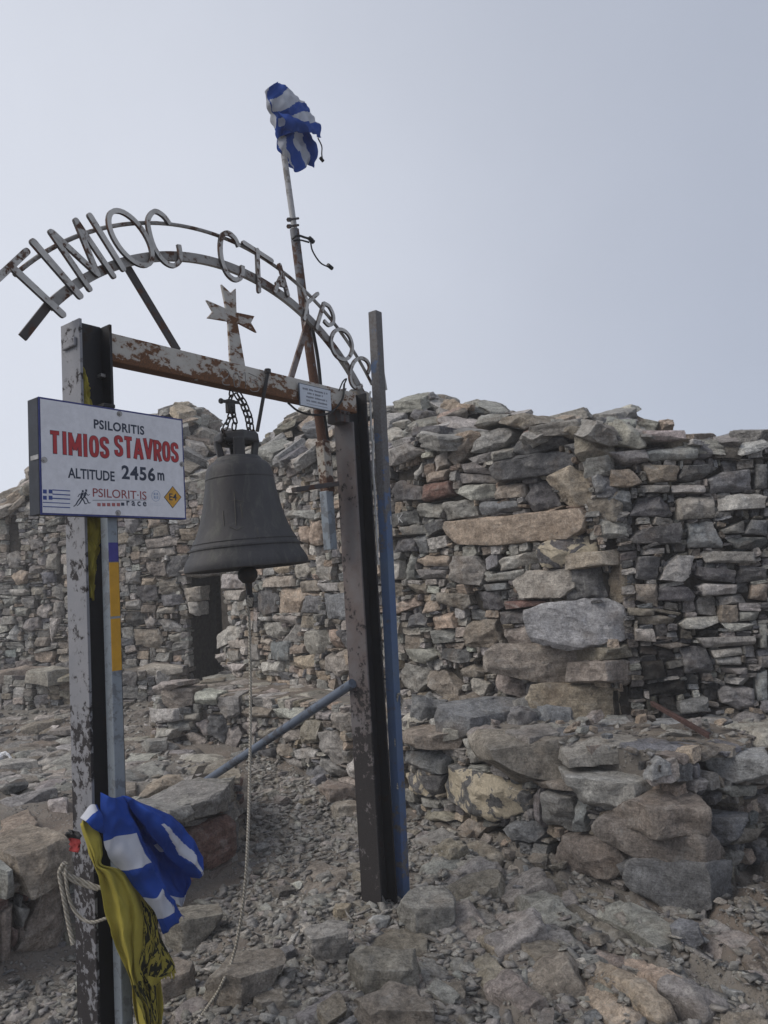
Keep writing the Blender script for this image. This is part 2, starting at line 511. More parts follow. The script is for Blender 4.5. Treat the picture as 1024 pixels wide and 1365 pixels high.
M_SIGNW = plain('sign_white', (0.66, 0.665, 0.70), 0.4, 0.05, 45, 0.08)
M_SIGNEDGE = plain('sign_blue_edge', (0.035, 0.045, 0.17), 0.5)
M_SIGNBACK = plain('sign_box_back', (0.022, 0.026, 0.036), 0.55, 0.2, 40, 0.3)
M_INK = plain('sign_dark_ink', (0.028, 0.038, 0.065), 0.5, 0.05, 60, 0.12)
M_RED = plain('sign_red_ink', (0.40, 0.035, 0.04), 0.5, 0.05, 60, 0.15)
M_INKBLUE = plain('sign_blue_ink', (0.04, 0.07, 0.24), 0.5, 0.05)
M_PALEBLUE = plain('sign_pale_blue', (0.32, 0.38, 0.5), 0.5, 0.05)
M_MAROON = plain('sign_maroon', (0.28, 0.06, 0.065), 0.5, 0.05)
M_PINKRED = plain('sign_pale_red', (0.36, 0.12, 0.12), 0.5, 0.05)
M_ORANGE = plain('sign_orange', (0.55, 0.29, 0.035), 0.5, 0.05)
M_STICKER = plain('yellow_sticker', (0.50, 0.265, 0.02), 0.5, 0.1, 30, 0.12)
M_STICKBLUE = plain('blue_sticker', (0.05, 0.045, 0.22), 0.5, 0.1, 30, 0.12)
M_SCREW = plain('screw_steel', (0.3, 0.29, 0.28), 0.45, 0.2, 60, 0.3, 0.6)
M_PLAQUE = plain('plaque_white', (0.50, 0.54, 0.60), 0.35, 0.05, 25, 0.06)
M_PLAQUEEDGE = plain('plaque_edge', (0.07, 0.085, 0.11), 0.5)
M_GREYINK = plain('plaque_grey_print', (0.2, 0.215, 0.25), 0.5, 0.02)
M_BAG = plain('white_plastic', (0.72, 0.73, 0.75), 0.35, 0.1, 30, 0.08)
M_REDCORD = plain('red_cloth', (0.25, 0.03, 0.03), 0.85)
M_CHALK = plain('white_chalk', (0.45, 0.45, 0.44), 0.9, 0.2)
M_CABLE = plain('black_cable', (0.015, 0.015, 0.016), 0.5)
M_RUSTBAR = plain('red_rusty_steel', (0.075, 0.042, 0.036), 0.85, 0.5, 40, 0.4)

def rope_material():
    m = NT('old_rope')
    pos = m.n('ShaderNodeNewGeometry').outputs['Position']
    z = m.vmath('MULTIPLY', pos, (1.0, 1.0, 1.0))
    w = m.n('ShaderNodeTexWave', {'bands_direction': 'DIAGONAL'}, Vector=z, Scale=42.0, Distortion=0.6).outputs['Fac']
    n = m.noise(pos, 60, 5, 0.7)
    col = m.mix(w, c4(0.30, 0.275, 0.23), c4(0.5, 0.47, 0.41))
    col = m.mix(m.rng(n, 0.35, 0.7, 0, 0.35), col, c4(0.14, 0.125, 0.10))
    return m.done(col, 0.95, 0, m.bump(w, 0.8, 0.004), 0.1)
M_ROPE = rope_material()

def cloth_material(name, col, col2=None, pattern=False, back=0.35):
    m = NT(name)
    pos = m.n('ShaderNodeNewGeometry').outputs['Position']
    n = m.noise(pos, 500, 3, 0.6); n2 = m.noise(pos, 9, 5, 0.65)
    c = m.mix(m.rng(n2, 0.35, 0.7), c4(*col), c4(*(col2 or tuple(x * 0.8 for x in col))))
    if pattern:
        uv = m.n('ShaderNodeUVMap').outputs[0]
        a = m.noise(uv, 9.0, 4, 0.55, 1.6)
        c = m.mix(m.rng(a, 0.47, 0.50), c, c4(0.022, 0.022, 0.014))
    b = m.n('ShaderNodeBsdfPrincipled')
    m.set(b, 'Base Color', c); m.set(b, 'Roughness', 0.85); b.inputs['Specular IOR Level'].default_value = 0.15
    m.set(b, 'Normal', m.bump(n, 0.12, 0.001))
    tr = m.n('ShaderNodeBsdfTranslucent'); m.set(tr, 'Color', c)
    mx = m.n('ShaderNodeMixShader'); mx.inputs[0].default_value = back * 0.6
    m.t.links.new(b.outputs[0], mx.inputs[1]); m.t.links.new(tr.outputs[0], mx.inputs[2])
    m.t.links.new(mx.outputs[0], m.out.inputs['Surface'])
    return m.mat
M_CBLUE = cloth_material('blue_cloth', (0.026, 0.078, 0.37), (0.02, 0.06, 0.30))
M_CWHITE = cloth_material('white_cloth', (0.60, 0.62, 0.68), (0.5, 0.52, 0.58))
M_CYEL = cloth_material('yellow_cloth', (0.45, 0.385, 0.075), (0.35, 0.30, 0.06))
M_CYELP = cloth_material('yellow_cloth_black_print', (0.40, 0.34, 0.06), (0.33, 0.28, 0.06), pattern=True)
M_CFADE = cloth_material('faded_blue_cloth', (0.035, 0.085, 0.34), (0.028, 0.07, 0.27))
M_CGREY = cloth_material('greyed_white_cloth', (0.50, 0.52, 0.57), (0.42, 0.44, 0.49))

PAL = {'g': (0.308, 0.296, 0.278), 'b': (0.205, 0.207, 0.214), 'd': (0.120, 0.118, 0.121), 't': (0.40, 0.325, 0.258),
       'n': (0.280, 0.246, 0.205), 'r': (0.20, 0.122, 0.103), 'l': (0.475, 0.455, 0.42), 'c': (0.145, 0.147, 0.15),
       'p': (0.335, 0.294, 0.254), 'k': (0.03, 0.029, 0.029), 'w': (0.385, 0.385, 0.39), 'm': (0.385, 0.352, 0.318)}

def tone(code, j=0.12):
    c = np.array(PAL[code]) * (1 + RNG.normal() * j)
    return tuple(np.clip(c * (1 + RNG.normal(size=3) * 0.02), 0.01, 0.6)) + (1.0,)

# ------------------------------------------------------------------ rocks
_lat = {}
def lattice(nx, ny, nz):
    key = (nx, ny, nz)
    if key in _lat: return _lat[key]
    idx, V = {}, []
    def vid(i, j, k):
        q = (i, j, k)
        if q not in idx:
            idx[q] = len(V); V.append((2 * i / nx - 1, 2 * j / ny - 1, 2 * k / nz - 1))
        return idx[q]
    F = []
    for i in range(nx):
        for j in range(ny):
            F.append((vid(i, j, 0), vid(i, j + 1, 0), vid(i + 1, j + 1, 0), vid(i + 1, j, 0)))
            F.append((vid(i, j, nz), vid(i + 1, j, nz), vid(i + 1, j + 1, nz), vid(i, j + 1, nz)))
    for i in range(nx):
        for k in range(nz):
            F.append((vid(i, 0, k), vid(i + 1, 0, k), vid(i + 1, 0, k + 1), vid(i, 0, k + 1)))
            F.append((vid(i, ny, k), vid(i, ny, k + 1), vid(i + 1, ny, k + 1), vid(i + 1, ny, k)))
    for j in range(ny):
        for k in range(nz):
            F.append((vid(0, j, k), vid(0, j, k + 1), vid(0, j + 1, k + 1), vid(0, j + 1, k)))
            F.append((vid(nx, j, k), vid(nx, j + 1, k), vid(nx, j + 1, k + 1), vid(nx, j, k + 1)))
    _lat[key] = (np.array(V), F)
    return _lat[key]

def star(planes, half, n=None, p=26.0, bevel=0.02, maxe=None):
    """the convex body {x : n_i.x <= c_i}: exact facets, worn arrises, evenly split faces"""
    N = np.array([q[0] for q in planes], float); C = np.array([q[1] for q in planes], float)
    ln = np.linalg.norm(N, axis=1); N /= ln[:, None]
    h = np.asarray(half, float)
    N = np.concatenate([N, np.eye(3), -np.eye(3)]); C = np.concatenate([C, h * 1.25, h * 1.25])
    m = len(N)
    I = np.array([(i, j, k) for i in range(m) for j in range(i + 1, m) for k in range(j + 1, m)])
    A = N[I]; det = np.linalg.det(A); ok = np.abs(det) > 1e-3
    X = np.linalg.solve(A[ok], C[I][ok][:, :, None])[:, :, 0]
    X = X[(X @ N.T <= C + 1e-7).all(1)]
    bm = bmesh.new()
    for x in np.unique(np.round(X, 5), axis=0): bm.verts.new(x)
    bmesh.ops.remove_doubles(bm, verts=bm.verts, dist=float(h.min()) * 0.03)
    r = bmesh.ops.convex_hull(bm, input=bm.verts)
    bmesh.ops.delete(bm, geom=[v for v in bm.verts if not v.link_faces], context='VERTS')
    bmesh.ops.dissolve_limit(bm, angle_limit=math.radians(3), verts=bm.verts, edges=bm.edges)
    bw = float(h.min()) * 2 * bevel
    bmesh.ops.bevel(bm, geom=list(bm.edges), offset=bw, segments=1, affect='EDGES', clamp_overlap=True, profile=0.5)
    bmesh.ops.triangulate(bm, faces=bm.faces)
    L = maxe or float(h.max()) * 0.36
    for _ in range(4):
        es = [e for e in bm.edges if e.calc_length() > L]
        if not es: break
        bmesh.ops.subdivide_edges(bm, edges=es, cuts=1, use_grid_fill=True)
        bmesh.ops.triangulate(bm, faces=[f for f in bm.faces if len(f.verts) > 3])
    bmesh.ops.recalc_face_normals(bm, faces=bm.faces)
    bm.verts.index_update()
    V = np.array([v.co[:] for v in bm.verts]); F = [tuple(v.index for v in f.verts) for f in bm.faces]
    bm.free()
    return V, F

def roughen(V, amp, freq, seed, strata=0.0, sfreq=40.0):
    nz = SNoise(seed, 4)
    r = np.linalg.norm(V, axis=1)[:, None] + 1e-9
    d = V / r
    a = nz(V * freq)
    V = V + d * (amp * a)[:, None]
    if strata:
        s = np.sin(V[:, 2] * sfreq + 1.6 * nz(V * freq * 0.5 + 3.1)) 
        s = np.tanh(s * 3)
        dh = d.copy(); dh[:, 2] *= 0.15
        V = V + dh * (strata * s)[:, None]
    return V

def rock_mesh(name, V, F, mat, sharp=38):
    me = bpy.data.meshes.new(name)
    me.from_pydata([tuple(q) for q in V], [], F)
    me.materials.append(mat)
    me.polygons.foreach_set('use_smooth', [True] * len(F))
    me.set_sharp_from_angle(angle=math.radians(sharp))
    me.update()
    return me

def lib_rock(kind, seed):
    r = np.random.default_rng(seed)
    pl = []
    tilt = {'block': 0.10, 'slab': 0.2, 'boulder': 0.3, 'shard': 0.28}[kind]
    for ax in range(3):
        for s in (-1, 1):
            n = r.normal(size=3) * tilt; n[ax] = s
            if kind == 'slab' and ax == 2: n[:2] *= 0.4
            c = 0.5 * (1 - abs(r.normal()) * 0.05)
            if kind == 'shard' and ax != 2: c *= r.uniform(0.8, 1.0)
            pl.append((n, c / np.linalg.norm(n) * 1.0))
    if kind == 'block':                                       # knocked-off corners seen on the face
        for _ in range(int(r.integers(1, 4))):
            a = r.uniform(0, 6.28); n = np.array([math.cos(a), r.normal() * 0.1, math.sin(a)])
            pl.append((n, 0.5 * (abs(n[0]) + abs(n[2])) * r.uniform(0.72, 0.92)))
    k = {'block': 6, 'slab': 6, 'boulder': 9, 'shard': 5}[kind]
    for _ in range(k):
        if kind == 'slab':
            a = r.uniform(0, 6.28); n = np.array([math.cos(a), math.sin(a), r.normal() * 0.35]); c = r.uniform(0.44, 0.58)
        else:
            n = r.normal(size=3); n /= np.linalg.norm(n)
            ext = 0.5 * np.abs(n).sum()
            c = ext * (r.uniform(0.66, 0.9) if kind in ('boulder', 'shard') else r.uniform(0.80, 0.97))
        pl.append((n, c))
    V, F = star(pl, (0.5, 0.5, 0.5), bevel=r.uniform(0.012, 0.03), maxe=0.2)
    V = roughen(V, 0.017, 5.0, seed, 0.008 if kind in ('slab', 'block') else 0.0, 26)
    ext = np.abs(V).max(0)
    V = V / ext * 0.5
    return rock_mesh(kind + '_stone', V, F, M_STONE)

LIB = {'block': [lib_rock('block', 100 + i) for i in range(30)], 'slab': [lib_rock('slab', 200 + i) for i in range(22)],
       'boulder': [lib_rock('boulder', 300 + i) for i in range(14)], 'shard': [lib_rock('shard', 400 + i) for i in range(14)]}

def place(name, kind, loc, rot, scale, color, parent=None, mesh=None):
    me = mesh or LIB[kind][int(RNG.integers(len(LIB[kind])))]
    o = bpy.data.objects.new(name, me)
    COL.objects.link(o)
    L = Vector([float(x) for x in loc])
    if parent is not None:
        o.parent = parent
        L -= wloc(parent)
    o.location = L
    o.rotation_euler = rot if not isinstance(rot, Matrix) else rot.to_euler()
    o.scale = scale
    o.color = color
    return o

def with_mat(mesh, mat):
    m = mesh.copy(); m.materials.clear(); m.materials.append(mat); return m
LIB_SOOT = [with_mat(m, M_SOOT) for m in LIB['block'][:8]]

def hull2(P):
    P = sorted(map(tuple, P))
    def half(Q):
        h = []
        for p in Q:
            while len(h) >= 2 and (h[-1][0] - h[-2][0]) * (p[1] - h[-2][1]) - (h[-1][1] - h[-2][1]) * (p[0] - h[-2][0]) <= 0: h.pop()
            h.append(p)
        return h
    a, b = half(P), half(P[::-1])
    return np.array(a[:-1] + b[:-1])

def hero_mesh(poly, depth, prot, seed, mat, top_tilt=0.0, fine=1.0, face=0):
    """poly: convex outline in (x,z) about its centroid, real size; front at y=-prot, back at y=depth"""
    r = np.random.default_rng(seed)
    H = hull2(poly)
    c0 = H.mean(0)
    yc = (depth - prot) / 2
    hy = (depth + prot) / 2
    pl = [((r.normal() * 0.035, -1, r.normal() * 0.05 + top_tilt), hy), ((r.normal() * 0.1, 1, r.normal() * 0.1), hy)]
    n = len(H)
    size = min(np.ptp(H[:, 0]), np.ptp(H[:, 1]))
    for i in range(n):
        a, b = H[i], H[(i + 1) % n]
        e = b - a
        if np.linalg.norm(e) < 0.012: continue
        m = np.array([e[1], -e[0]]) / np.linalg.norm(e)
        ty = r.uniform(0.08, 0.3) if face else r.uniform(-0.10, 0.05)
        dd = float(np.dot(a - c0, m))
        if dd < 0.006: continue
        pl.append(((m[0], ty, m[1]), (dd + abs(min(ty, 0)) * hy * 0.55) / math.sqrt(1 + ty * ty)))
        if r.random() < 0.6:                                # chipped front arris
            ph = r.uniform(0.5, 1.0)
            nn = np.array([m[0] * math.cos(ph), -math.sin(ph), m[1] * math.cos(ph)])
            cut = r.uniform(0.004, 0.022) if r.random() < 0.75 else r.uniform(0.02, 0.05)
            cc = dd * math.cos(ph) + hy * math.sin(ph) - min(cut, size * 0.2)
            pl.append((nn, max(cc, 0.01)))
    if face:                                                 # the arris between the two faces of a corner block
        hx_ = np.ptp(H[:, 0]) / 2
        an = r.uniform(0.45, 0.62); nn = np.array([math.sin(an), -math.cos(an), r.normal() * 0.05])
        pl.append((nn, hx_ * face * math.sin(an) + hy * math.cos(an)))
    for _ in range(3):                                       # broken face facets
        hx_, hz_ = np.ptp(H[:, 0]) / 2, np.ptp(H[:, 1]) / 2
        nn = np.array([r.normal() * 0.035 / max(hx_, 0.05), -1, r.normal() * 0.03 / max(hz_, 0.04)]); nn /= np.linalg.norm(nn)
        pl.append((nn, hy * abs(nn[1]) + r.uniform(0.0, 0.012)))
    half = (np.ptp(H[:, 0]) / 2, hy, np.ptp(H[:, 1]) / 2)
    V, F = star(pl, half, bevel=min(0.03, 0.004 / (min(half) * 2) + 0.008), maxe=float(np.clip(max(half) * 0.2, 0.018, 0.05)) / fine)
    V = roughen(V, min(0.006, size * 0.04), 9.0, seed, min(0.0035, size * 0.025), 90)
    V = V + np.array([0, yc, 0])
    return rock_mesh('stone', V, F, mat), c0

# ------------------------------------------------------------------ wall paths
class Path:
    def __init__(self, pts, smooth=0):
        P = np.array(pts, float)
        self.P = P
        d = np.diff(P, axis=0)
        self.L = np.linalg.norm(d, axis=1)
        self.T = d / self.L[:, None]
        self.S = np.r_[0, np.cumsum(self.L)]
    def at(self, s):
        i = int(np.clip(np.searchsorted(self.S, s, side='right') - 1, 0, len(self.L) - 1))
        p = self.P[i] + self.T[i] * (s - self.S[i])
        t = self.T[i].copy()
        # blend the heading near a bend
        for j, sg in ((i + 1, 1), (i - 1, -1)):
            if 0 <= j < len(self.L):
                ds = (self.S[i + 1] - s) if sg > 0 else (s - self.S[i])
                if ds < 0.14:
                    t = t * (0.5 + ds / 0.28) + self.T[j] * (0.5 - ds / 0.28)
        t /= np.linalg.norm(t)
        return p, t
    def hit(self, px, py):
        d = ray(px, py)
        best = None
        for i in range(len(self.L)):
            T = self.T[i]; A = self.P[i]
            det = d[0] * (-T[1]) - d[1] * (-T[0])
            if abs(det) < 1e-9: continue
            b0, b1 = A[0] - EYE[0], A[1] - EYE[1]
            t = (b0 * (-T[1]) - b1 * (-T[0])) / det
            a = (d[0] * b1 - d[1] * b0) / det
            lo = -5.0 if i == 0 else -1e-6
            hi = self.L[i] + (5.0 if i == len(self.L) - 1 else 1e-6)
            if t > 0.1 and lo <= a <= hi and (best is None or t < best[0]):
                best = (t, self.S[i] + a, EYE[2] + d[2] * t)
        return (best[1], best[2], best[0]) if best else None

def build_wall(root, path, zb, zt, heroes, s0, s1, w_rng, h_rng, tones, depth=0.28, cell=0.01, limit=300, stone_name='stone', core=True, holes=(), soot=None, seed=1, core_back=0.8, core_drop=0.05):
    """dry stone face along a path: traced stones first, smaller stones packed into what they leave free"""
    rg = np.random.default_rng(seed)
    sN = int((s1 - s0) / cell)
    S = s0 + (np.arange(sN) + 0.5) * cell
    zlo = min(zb(s) for s in S[::10]); zhi = max(zt(s) for s in S[::10])
    zN = int((zhi - zlo) / cell) + 1
    Z = zlo + (np.arange(zN) + 0.5) * cell
    occ = np.zeros((zN, sN), bool)
    for i, s in enumerate(S):
        occ[:, i] = (Z < zb(s)) | (Z > zt(s))
    def stamp(poly, grow=0.0):
        P = np.array(poly)
        if grow:
            c = P.mean(0); d = P - c
            P = c + d * (1 + grow / (np.linalg.norm(d, axis=1)[:, None] + 1e-6))
        i0 = max(int((P[:, 0].min() - s0) / cell) - 1, 0); i1 = min(int((P[:, 0].max() - s0) / cell) + 2, sN)
        j0 = max(int((P[:, 1].min() - zlo) / cell) - 1, 0); j1 = min(int((P[:, 1].max() - zlo) / cell) + 2, zN)
        if i1 <= i0 or j1 <= j0: return
        X, Y = np.meshgrid(S[i0:i1], Z[j0:j1])
        ins = np.zeros(X.shape, bool)
        n = len(P)
        for a in range(n):
            x1, y1 = P[a]; x2, y2 = P[(a + 1) % n]
            if y1 == y2: continue
            c = ((y1 > Y) != (y2 > Y)) & (X < (x2 - x1) * (Y - y1) / (y2 - y1) + x1)
            ins ^= c
        occ[j0:j1, i0:i1] |= ins
    for h in holes: stamp(h)
    placed = []
    for k, (poly_px, code, opt) in enumerate(heroes):
        hs = [path.hit(x, y) for x, y in poly_px]
        if any(q is None for q in hs): continue
        sc = float(np.mean([q[0] for q in hs])); zc = float(np.mean([q[1] for q in hs]))
        p, t = path.at(sc)
        if opt.get('face'):
            v = np.array([p[0], p[1]]); v /= np.linalg.norm(v); t = np.array([v[1], -v[0]])
        nrm = np.array([t[1], -t[0], 0])
        P0 = np.array([p[0], p[1], zc])
        pts = []
        for x, y in poly_px:
            q = on_plane(x, y, P0, nrm) - P0
            pts.append((q[0] * t[0] + q[1] * t[1], q[2]))
        stamp([(sc + a, zc + b) for a, b in pts], -0.002)
        prot = opt.get('prot', rg.uniform(0.0, 0.035))
        mat = {'c': M_LICHEN, 'k': M_SOOT}.get(code, M_STONE)
        me, c0 = hero_mesh(pts, opt.get('depth', depth), prot, seed * 1000 + k, mat, opt.get('tilt', 0.0), 1.0, opt.get('face', 0))
        loc = (p[0] + t[0] * c0[0], p[1] + t[1] * c0[0], zc + c0[1])
        if opt.get('stamp'): continue
        placed.append((np.ptp([a for a, b in pts]) * np.ptp([b for a, b in pts]) / (hs[0][2] ** 2) * 4, me, loc, (0, 0, math.atan2(t[1], t[0])), (1, 1, 1), tone(code, 0.07)))
    order = np.argwhere(~occ)
    for j, i in order:
        if occ[j, i]: continue
        w = int(np.clip(rg.lognormal(math.log(w_rng[1]), 0.5), w_rng[0], w_rng[2]) / cell)
        h = int(np.clip(rg.lognormal(math.log(h_rng[1]), 0.5), h_rng[0], h_rng[2]) / cell)
        run = 1
        while i + run < sN and not occ[j, i + run] and run < w + 5: run += 1
        if run <= w + 4: w = run if run < w else w
        w = min(w, run)
        if run - w <= 3: w = run
        h = min(h, max(2, int(w * rg.uniform(0.42, 0.95))))
        col = occ[j:j + h + 4, i:i + w].any(1)
        free = int(np.argmax(col)) if col.any() else len(col)
        if free <= h + 3 and free > 0: hh = free if free <= h or free - h <= 3 else h
        else: hh = h
        hh = max(1, min(hh, free)); 
        occ[j:j + hh, i:i + w] = True
        ww, wh = w * cell, hh * cell
        if ww * wh < 0.0007 or min(ww, wh) < 0.012: continue
        s = s0 + (i + w / 2) * cell; z = zlo + (j + hh / 2) * cell
        p, t = path.at(s)
        th = math.atan2(t[1], t[0])
        prot = rg.uniform(-0.03, 0.03)
        dep = max(0.16, min(0.3, ww * 1.1))
        nrm = np.array([t[1], -t[0]])
        loc = (p[0] + nrm[0] * (prot - dep / 2), p[1] + nrm[1] * (prot - dep / 2), z)
        code = tones[int(rg.integers(len(tones)))]
        kind = 'slab' if wh < 0.05 and ww > 0.1 and rg.random() < 0.4 else 'block'
        me = None
        if soot and soot(p, z) > rg.random(): me = LIB_SOOT[int(rg.integers(8))]
        dd = np.linalg.norm(np.array(loc) - EYE)
        rr = (rg.normal() * 0.06, rg.normal() * 0.09, th + (math.pi if rg.random() < 0.5 else 0) + rg.normal() * 0.06)
        fx = 1.12 if kind == 'block' else 1.12
        placed.append((ww * wh / dd ** 2, me if me is not None else kind, loc, rr, (ww * fx - 0.003, dep, wh * 1.16 - 0.001), tone(code, 0.16)))
    placed.sort(key=lambda q: -q[0])
    for q in placed[:limit]:
        if isinstance(q[1], str): place(stone_name, q[1], q[2], q[3], q[4], q[5], root)
        else: place(stone_name, None, q[2], q[3], q[4], q[5], root, q[1])
    rest = placed[limit:]
    if rest:
        join_rocks('chock_stones', [(q[1] if not isinstance(q[1], str) else LIB[q[1]][int(rg.integers(len(LIB[q[1]])))], q[2], q[3], q[4], q[5]) for q in rest], root)
    if core:
        mb = MB()
        ss = np.linspace(s0, s1, max(4, int((s1 - s0) / 0.15)))
        A = []
        for s in ss:
            p, t = path.at(s); n = np.array([t[1], -t[0]])
            f = p - n * 0.075; b = p - n * core_back
            A.append((f, b, zb(s) - 0.15, zt(s) - core_drop))
        vs, fs = [], []
        for f, b, z0, z1 in A:
            vs += [(f[0], f[1], z0), (f[0], f[1], z1), (b[0], b[1], z1), (b[0], b[1], z0)]
        for i in range(len(A) - 1):
            a, c = 4 * i, 4 * (i + 1)
            for q in ((0, 1), (1, 2), (2, 3), (3, 0)):
                fs.append((a + q[0], c + q[0], c + q[1], a + q[1]))
        e = 4 * (len(A) - 1)
        fs += [(0, 1, 2, 3), (e + 3, e + 2, e + 1, e)]
        mb.add(vs, fs)
        mb.build('wall_core', M_CORE, root, smooth=None)
    return placed

def join_rocks(name, items, parent=None, kind='stuff', lod=False):
    Vs, Fs, C = [], [], []
    b = 0
    cache = {}
    for me, loc, rot, sc, col in items:
        if me.name not in cache:
            v = np.empty(len(me.vertices) * 3); me.vertices.foreach_get('co', v)
            cache[me.name] = (v.reshape(-1, 3), [tuple(p.vertices) for p in me.polygons])
        v, f = cache[me.name]
        R = np.array(Matrix.Rotation(rot[2], 3, 'Z') @ Matrix.Rotation(rot[1], 3, 'Y') @ Matrix.Rotation(rot[0], 3, 'X'))
        w = (v * np.array(sc)) @ R.T + np.array(loc)
        Vs.append(w); Fs += [tuple(b + i for i in q) for q in f]
        a = random.random()
        C.append(np.tile(np.array([col[0], col[1], col[2], a]), (len(v), 1)))
        b += len(v)
    V = np.concatenate(Vs); C = np.concatenate(C)
    o = V.mean(0)
    me = bpy.data.meshes.new(name)
    me.from_pydata((V - o).tolist(), [], Fs)
    at = me.color_attributes.new('tone', 'FLOAT_COLOR', 'POINT')
    at.data.foreach_set('color', C.ravel())
    me.materials.append(M_STONE_V)
    me.polygons.foreach_set('use_smooth', [True] * len(Fs))
    me.set_sharp_from_angle(angle=math.radians(38))
    ob = bpy.data.objects.new(name, me)
    COL.objects.link(ob)
    if parent is not None:
        ob.parent = parent; ob.location = Vector(o) - wloc(parent)
    else:
        ob.location = Vector(o)
    ob['kind'] = kind
    return ob

# ================================================================== THE PLACE
# ------------------------------------------------------------------ ground
BX = np.array([-2.6, -1.77, -0.98, -1.15, -1.6, -2.2, -2.2]); BY = np.array([2.5, 3.46, 4.52, 5.6, 6.8, 7.3, 9.0])
_gn, _gn2 = SNoise(11, 4, 2), SNoise(12, 3, 2)
def ground_h(x, y):
    x = np.asarray(x, float); y = np.asarray(y, float)
    base = np.interp(y, [-20, 3.4, 5, 6.3, 7.1, 8, 10], [0, 0, 0.05, 0.1, 0.18, 0.45, 0.5])
    xe = np.where(y < 2.5, -2.6 + (y - 2.5) * 0.87, np.interp(y, BY, BX))
    m = sstep(0.02, -0.17, x - xe)
    pl = np.interp(y, [4.6, 6.0, 7.4, 8.5], [0.43, 0.30, 0.27, 0.46])
    h = base * (1 - m) + pl * m
    p = np.stack([x, y], -1)
    h = h + 0.022 * _gn(p * 0.9) + 0.008 * _gn2(p * 5.0)
    # bedding of the bedrock that crops out in front of the terrace
    bm = sstep(0.05, 0.4, x) * sstep(5.3, 4.5, y) * sstep(1.6, 2.4, y)
    q = p @ np.array([0.93, 0.366]) * 4.6 + 0.35 * _gn(p * 0.8)
    fr = q - np.floor(q)
    h = h + bm * (0.085 * (1 - fr) * sstep(0.0, 0.10, fr) - 0.03)
    r = np.hypot(x, y - 6)
    return h - 0.10 * np.maximum(r - 13, 0) ** 1.3

def gpt(px, py, dz=0.0):
    d = ray(px, py); t0, t1 = 0.5, 25.0
    t = t0
    while t < t1:
        p = EYE + d * t
        if p[2] < ground_h(p[0], p[1]) + dz: break
        t += 0.03
    lo, hi = t - 0.03, t
    for _ in range(12):
        mid = (lo + hi) / 2; p = EYE + d * mid
        if p[2] < ground_h(p[0], p[1]) + dz: hi = mid
        else: lo = mid
    return EYE + d * hi

def axis(lo, hi, step, far):
    a = list(np.arange(lo, hi, step)); s = step
    b = [lo]; 
    while b[-1] > -far: s *= 1.25; b.append(b[-1] - s)
    c = [a[-1]]; s = step
    while c[-1] < far: s *= 1.25; c.append(c[-1] + s)
    return np.array(b[:0:-1] + a + c[1:])

gx, gy = axis(-3.6, 3.4, 0.03, 70), axis(1.6, 8.4, 0.03, 76)
X, Y = np.meshgrid(gx, gy)
Zg = ground_h(X, Y)
gv = np.stack([X, Y, Zg], -1).reshape(-1, 3)
nxg = len(gx)
ii, jj = np.meshgrid(np.arange(nxg - 1), np.arange(len(gy) - 1))
a0 = (jj * nxg + ii).ravel()
gf = np.stack([a0, a0 + 1, a0 + 1 + nxg, a0 + nxg], -1)
gme = bpy.data.meshes.new('ground')
gme.vertices.add(len(gv)); gme.vertices.foreach_set('co', gv.ravel())
gme.loops.add(gf.size); gme.loops.foreach_set('vertex_index', gf.ravel().astype(np.int32))
gme.polygons.add(len(gf)); gme.polygons.foreach_set('loop_start', np.arange(0, gf.size, 4, dtype=np.int32))
gme.update(); gme.validate()
gme.polygons.foreach_set('use_smooth', [True] * len(gme.polygons))
gme.materials.append(M_SOIL)
ground = bpy.data.objects.new('ground', gme); COL.objects.link(ground)
ground['kind'] = 'structure'

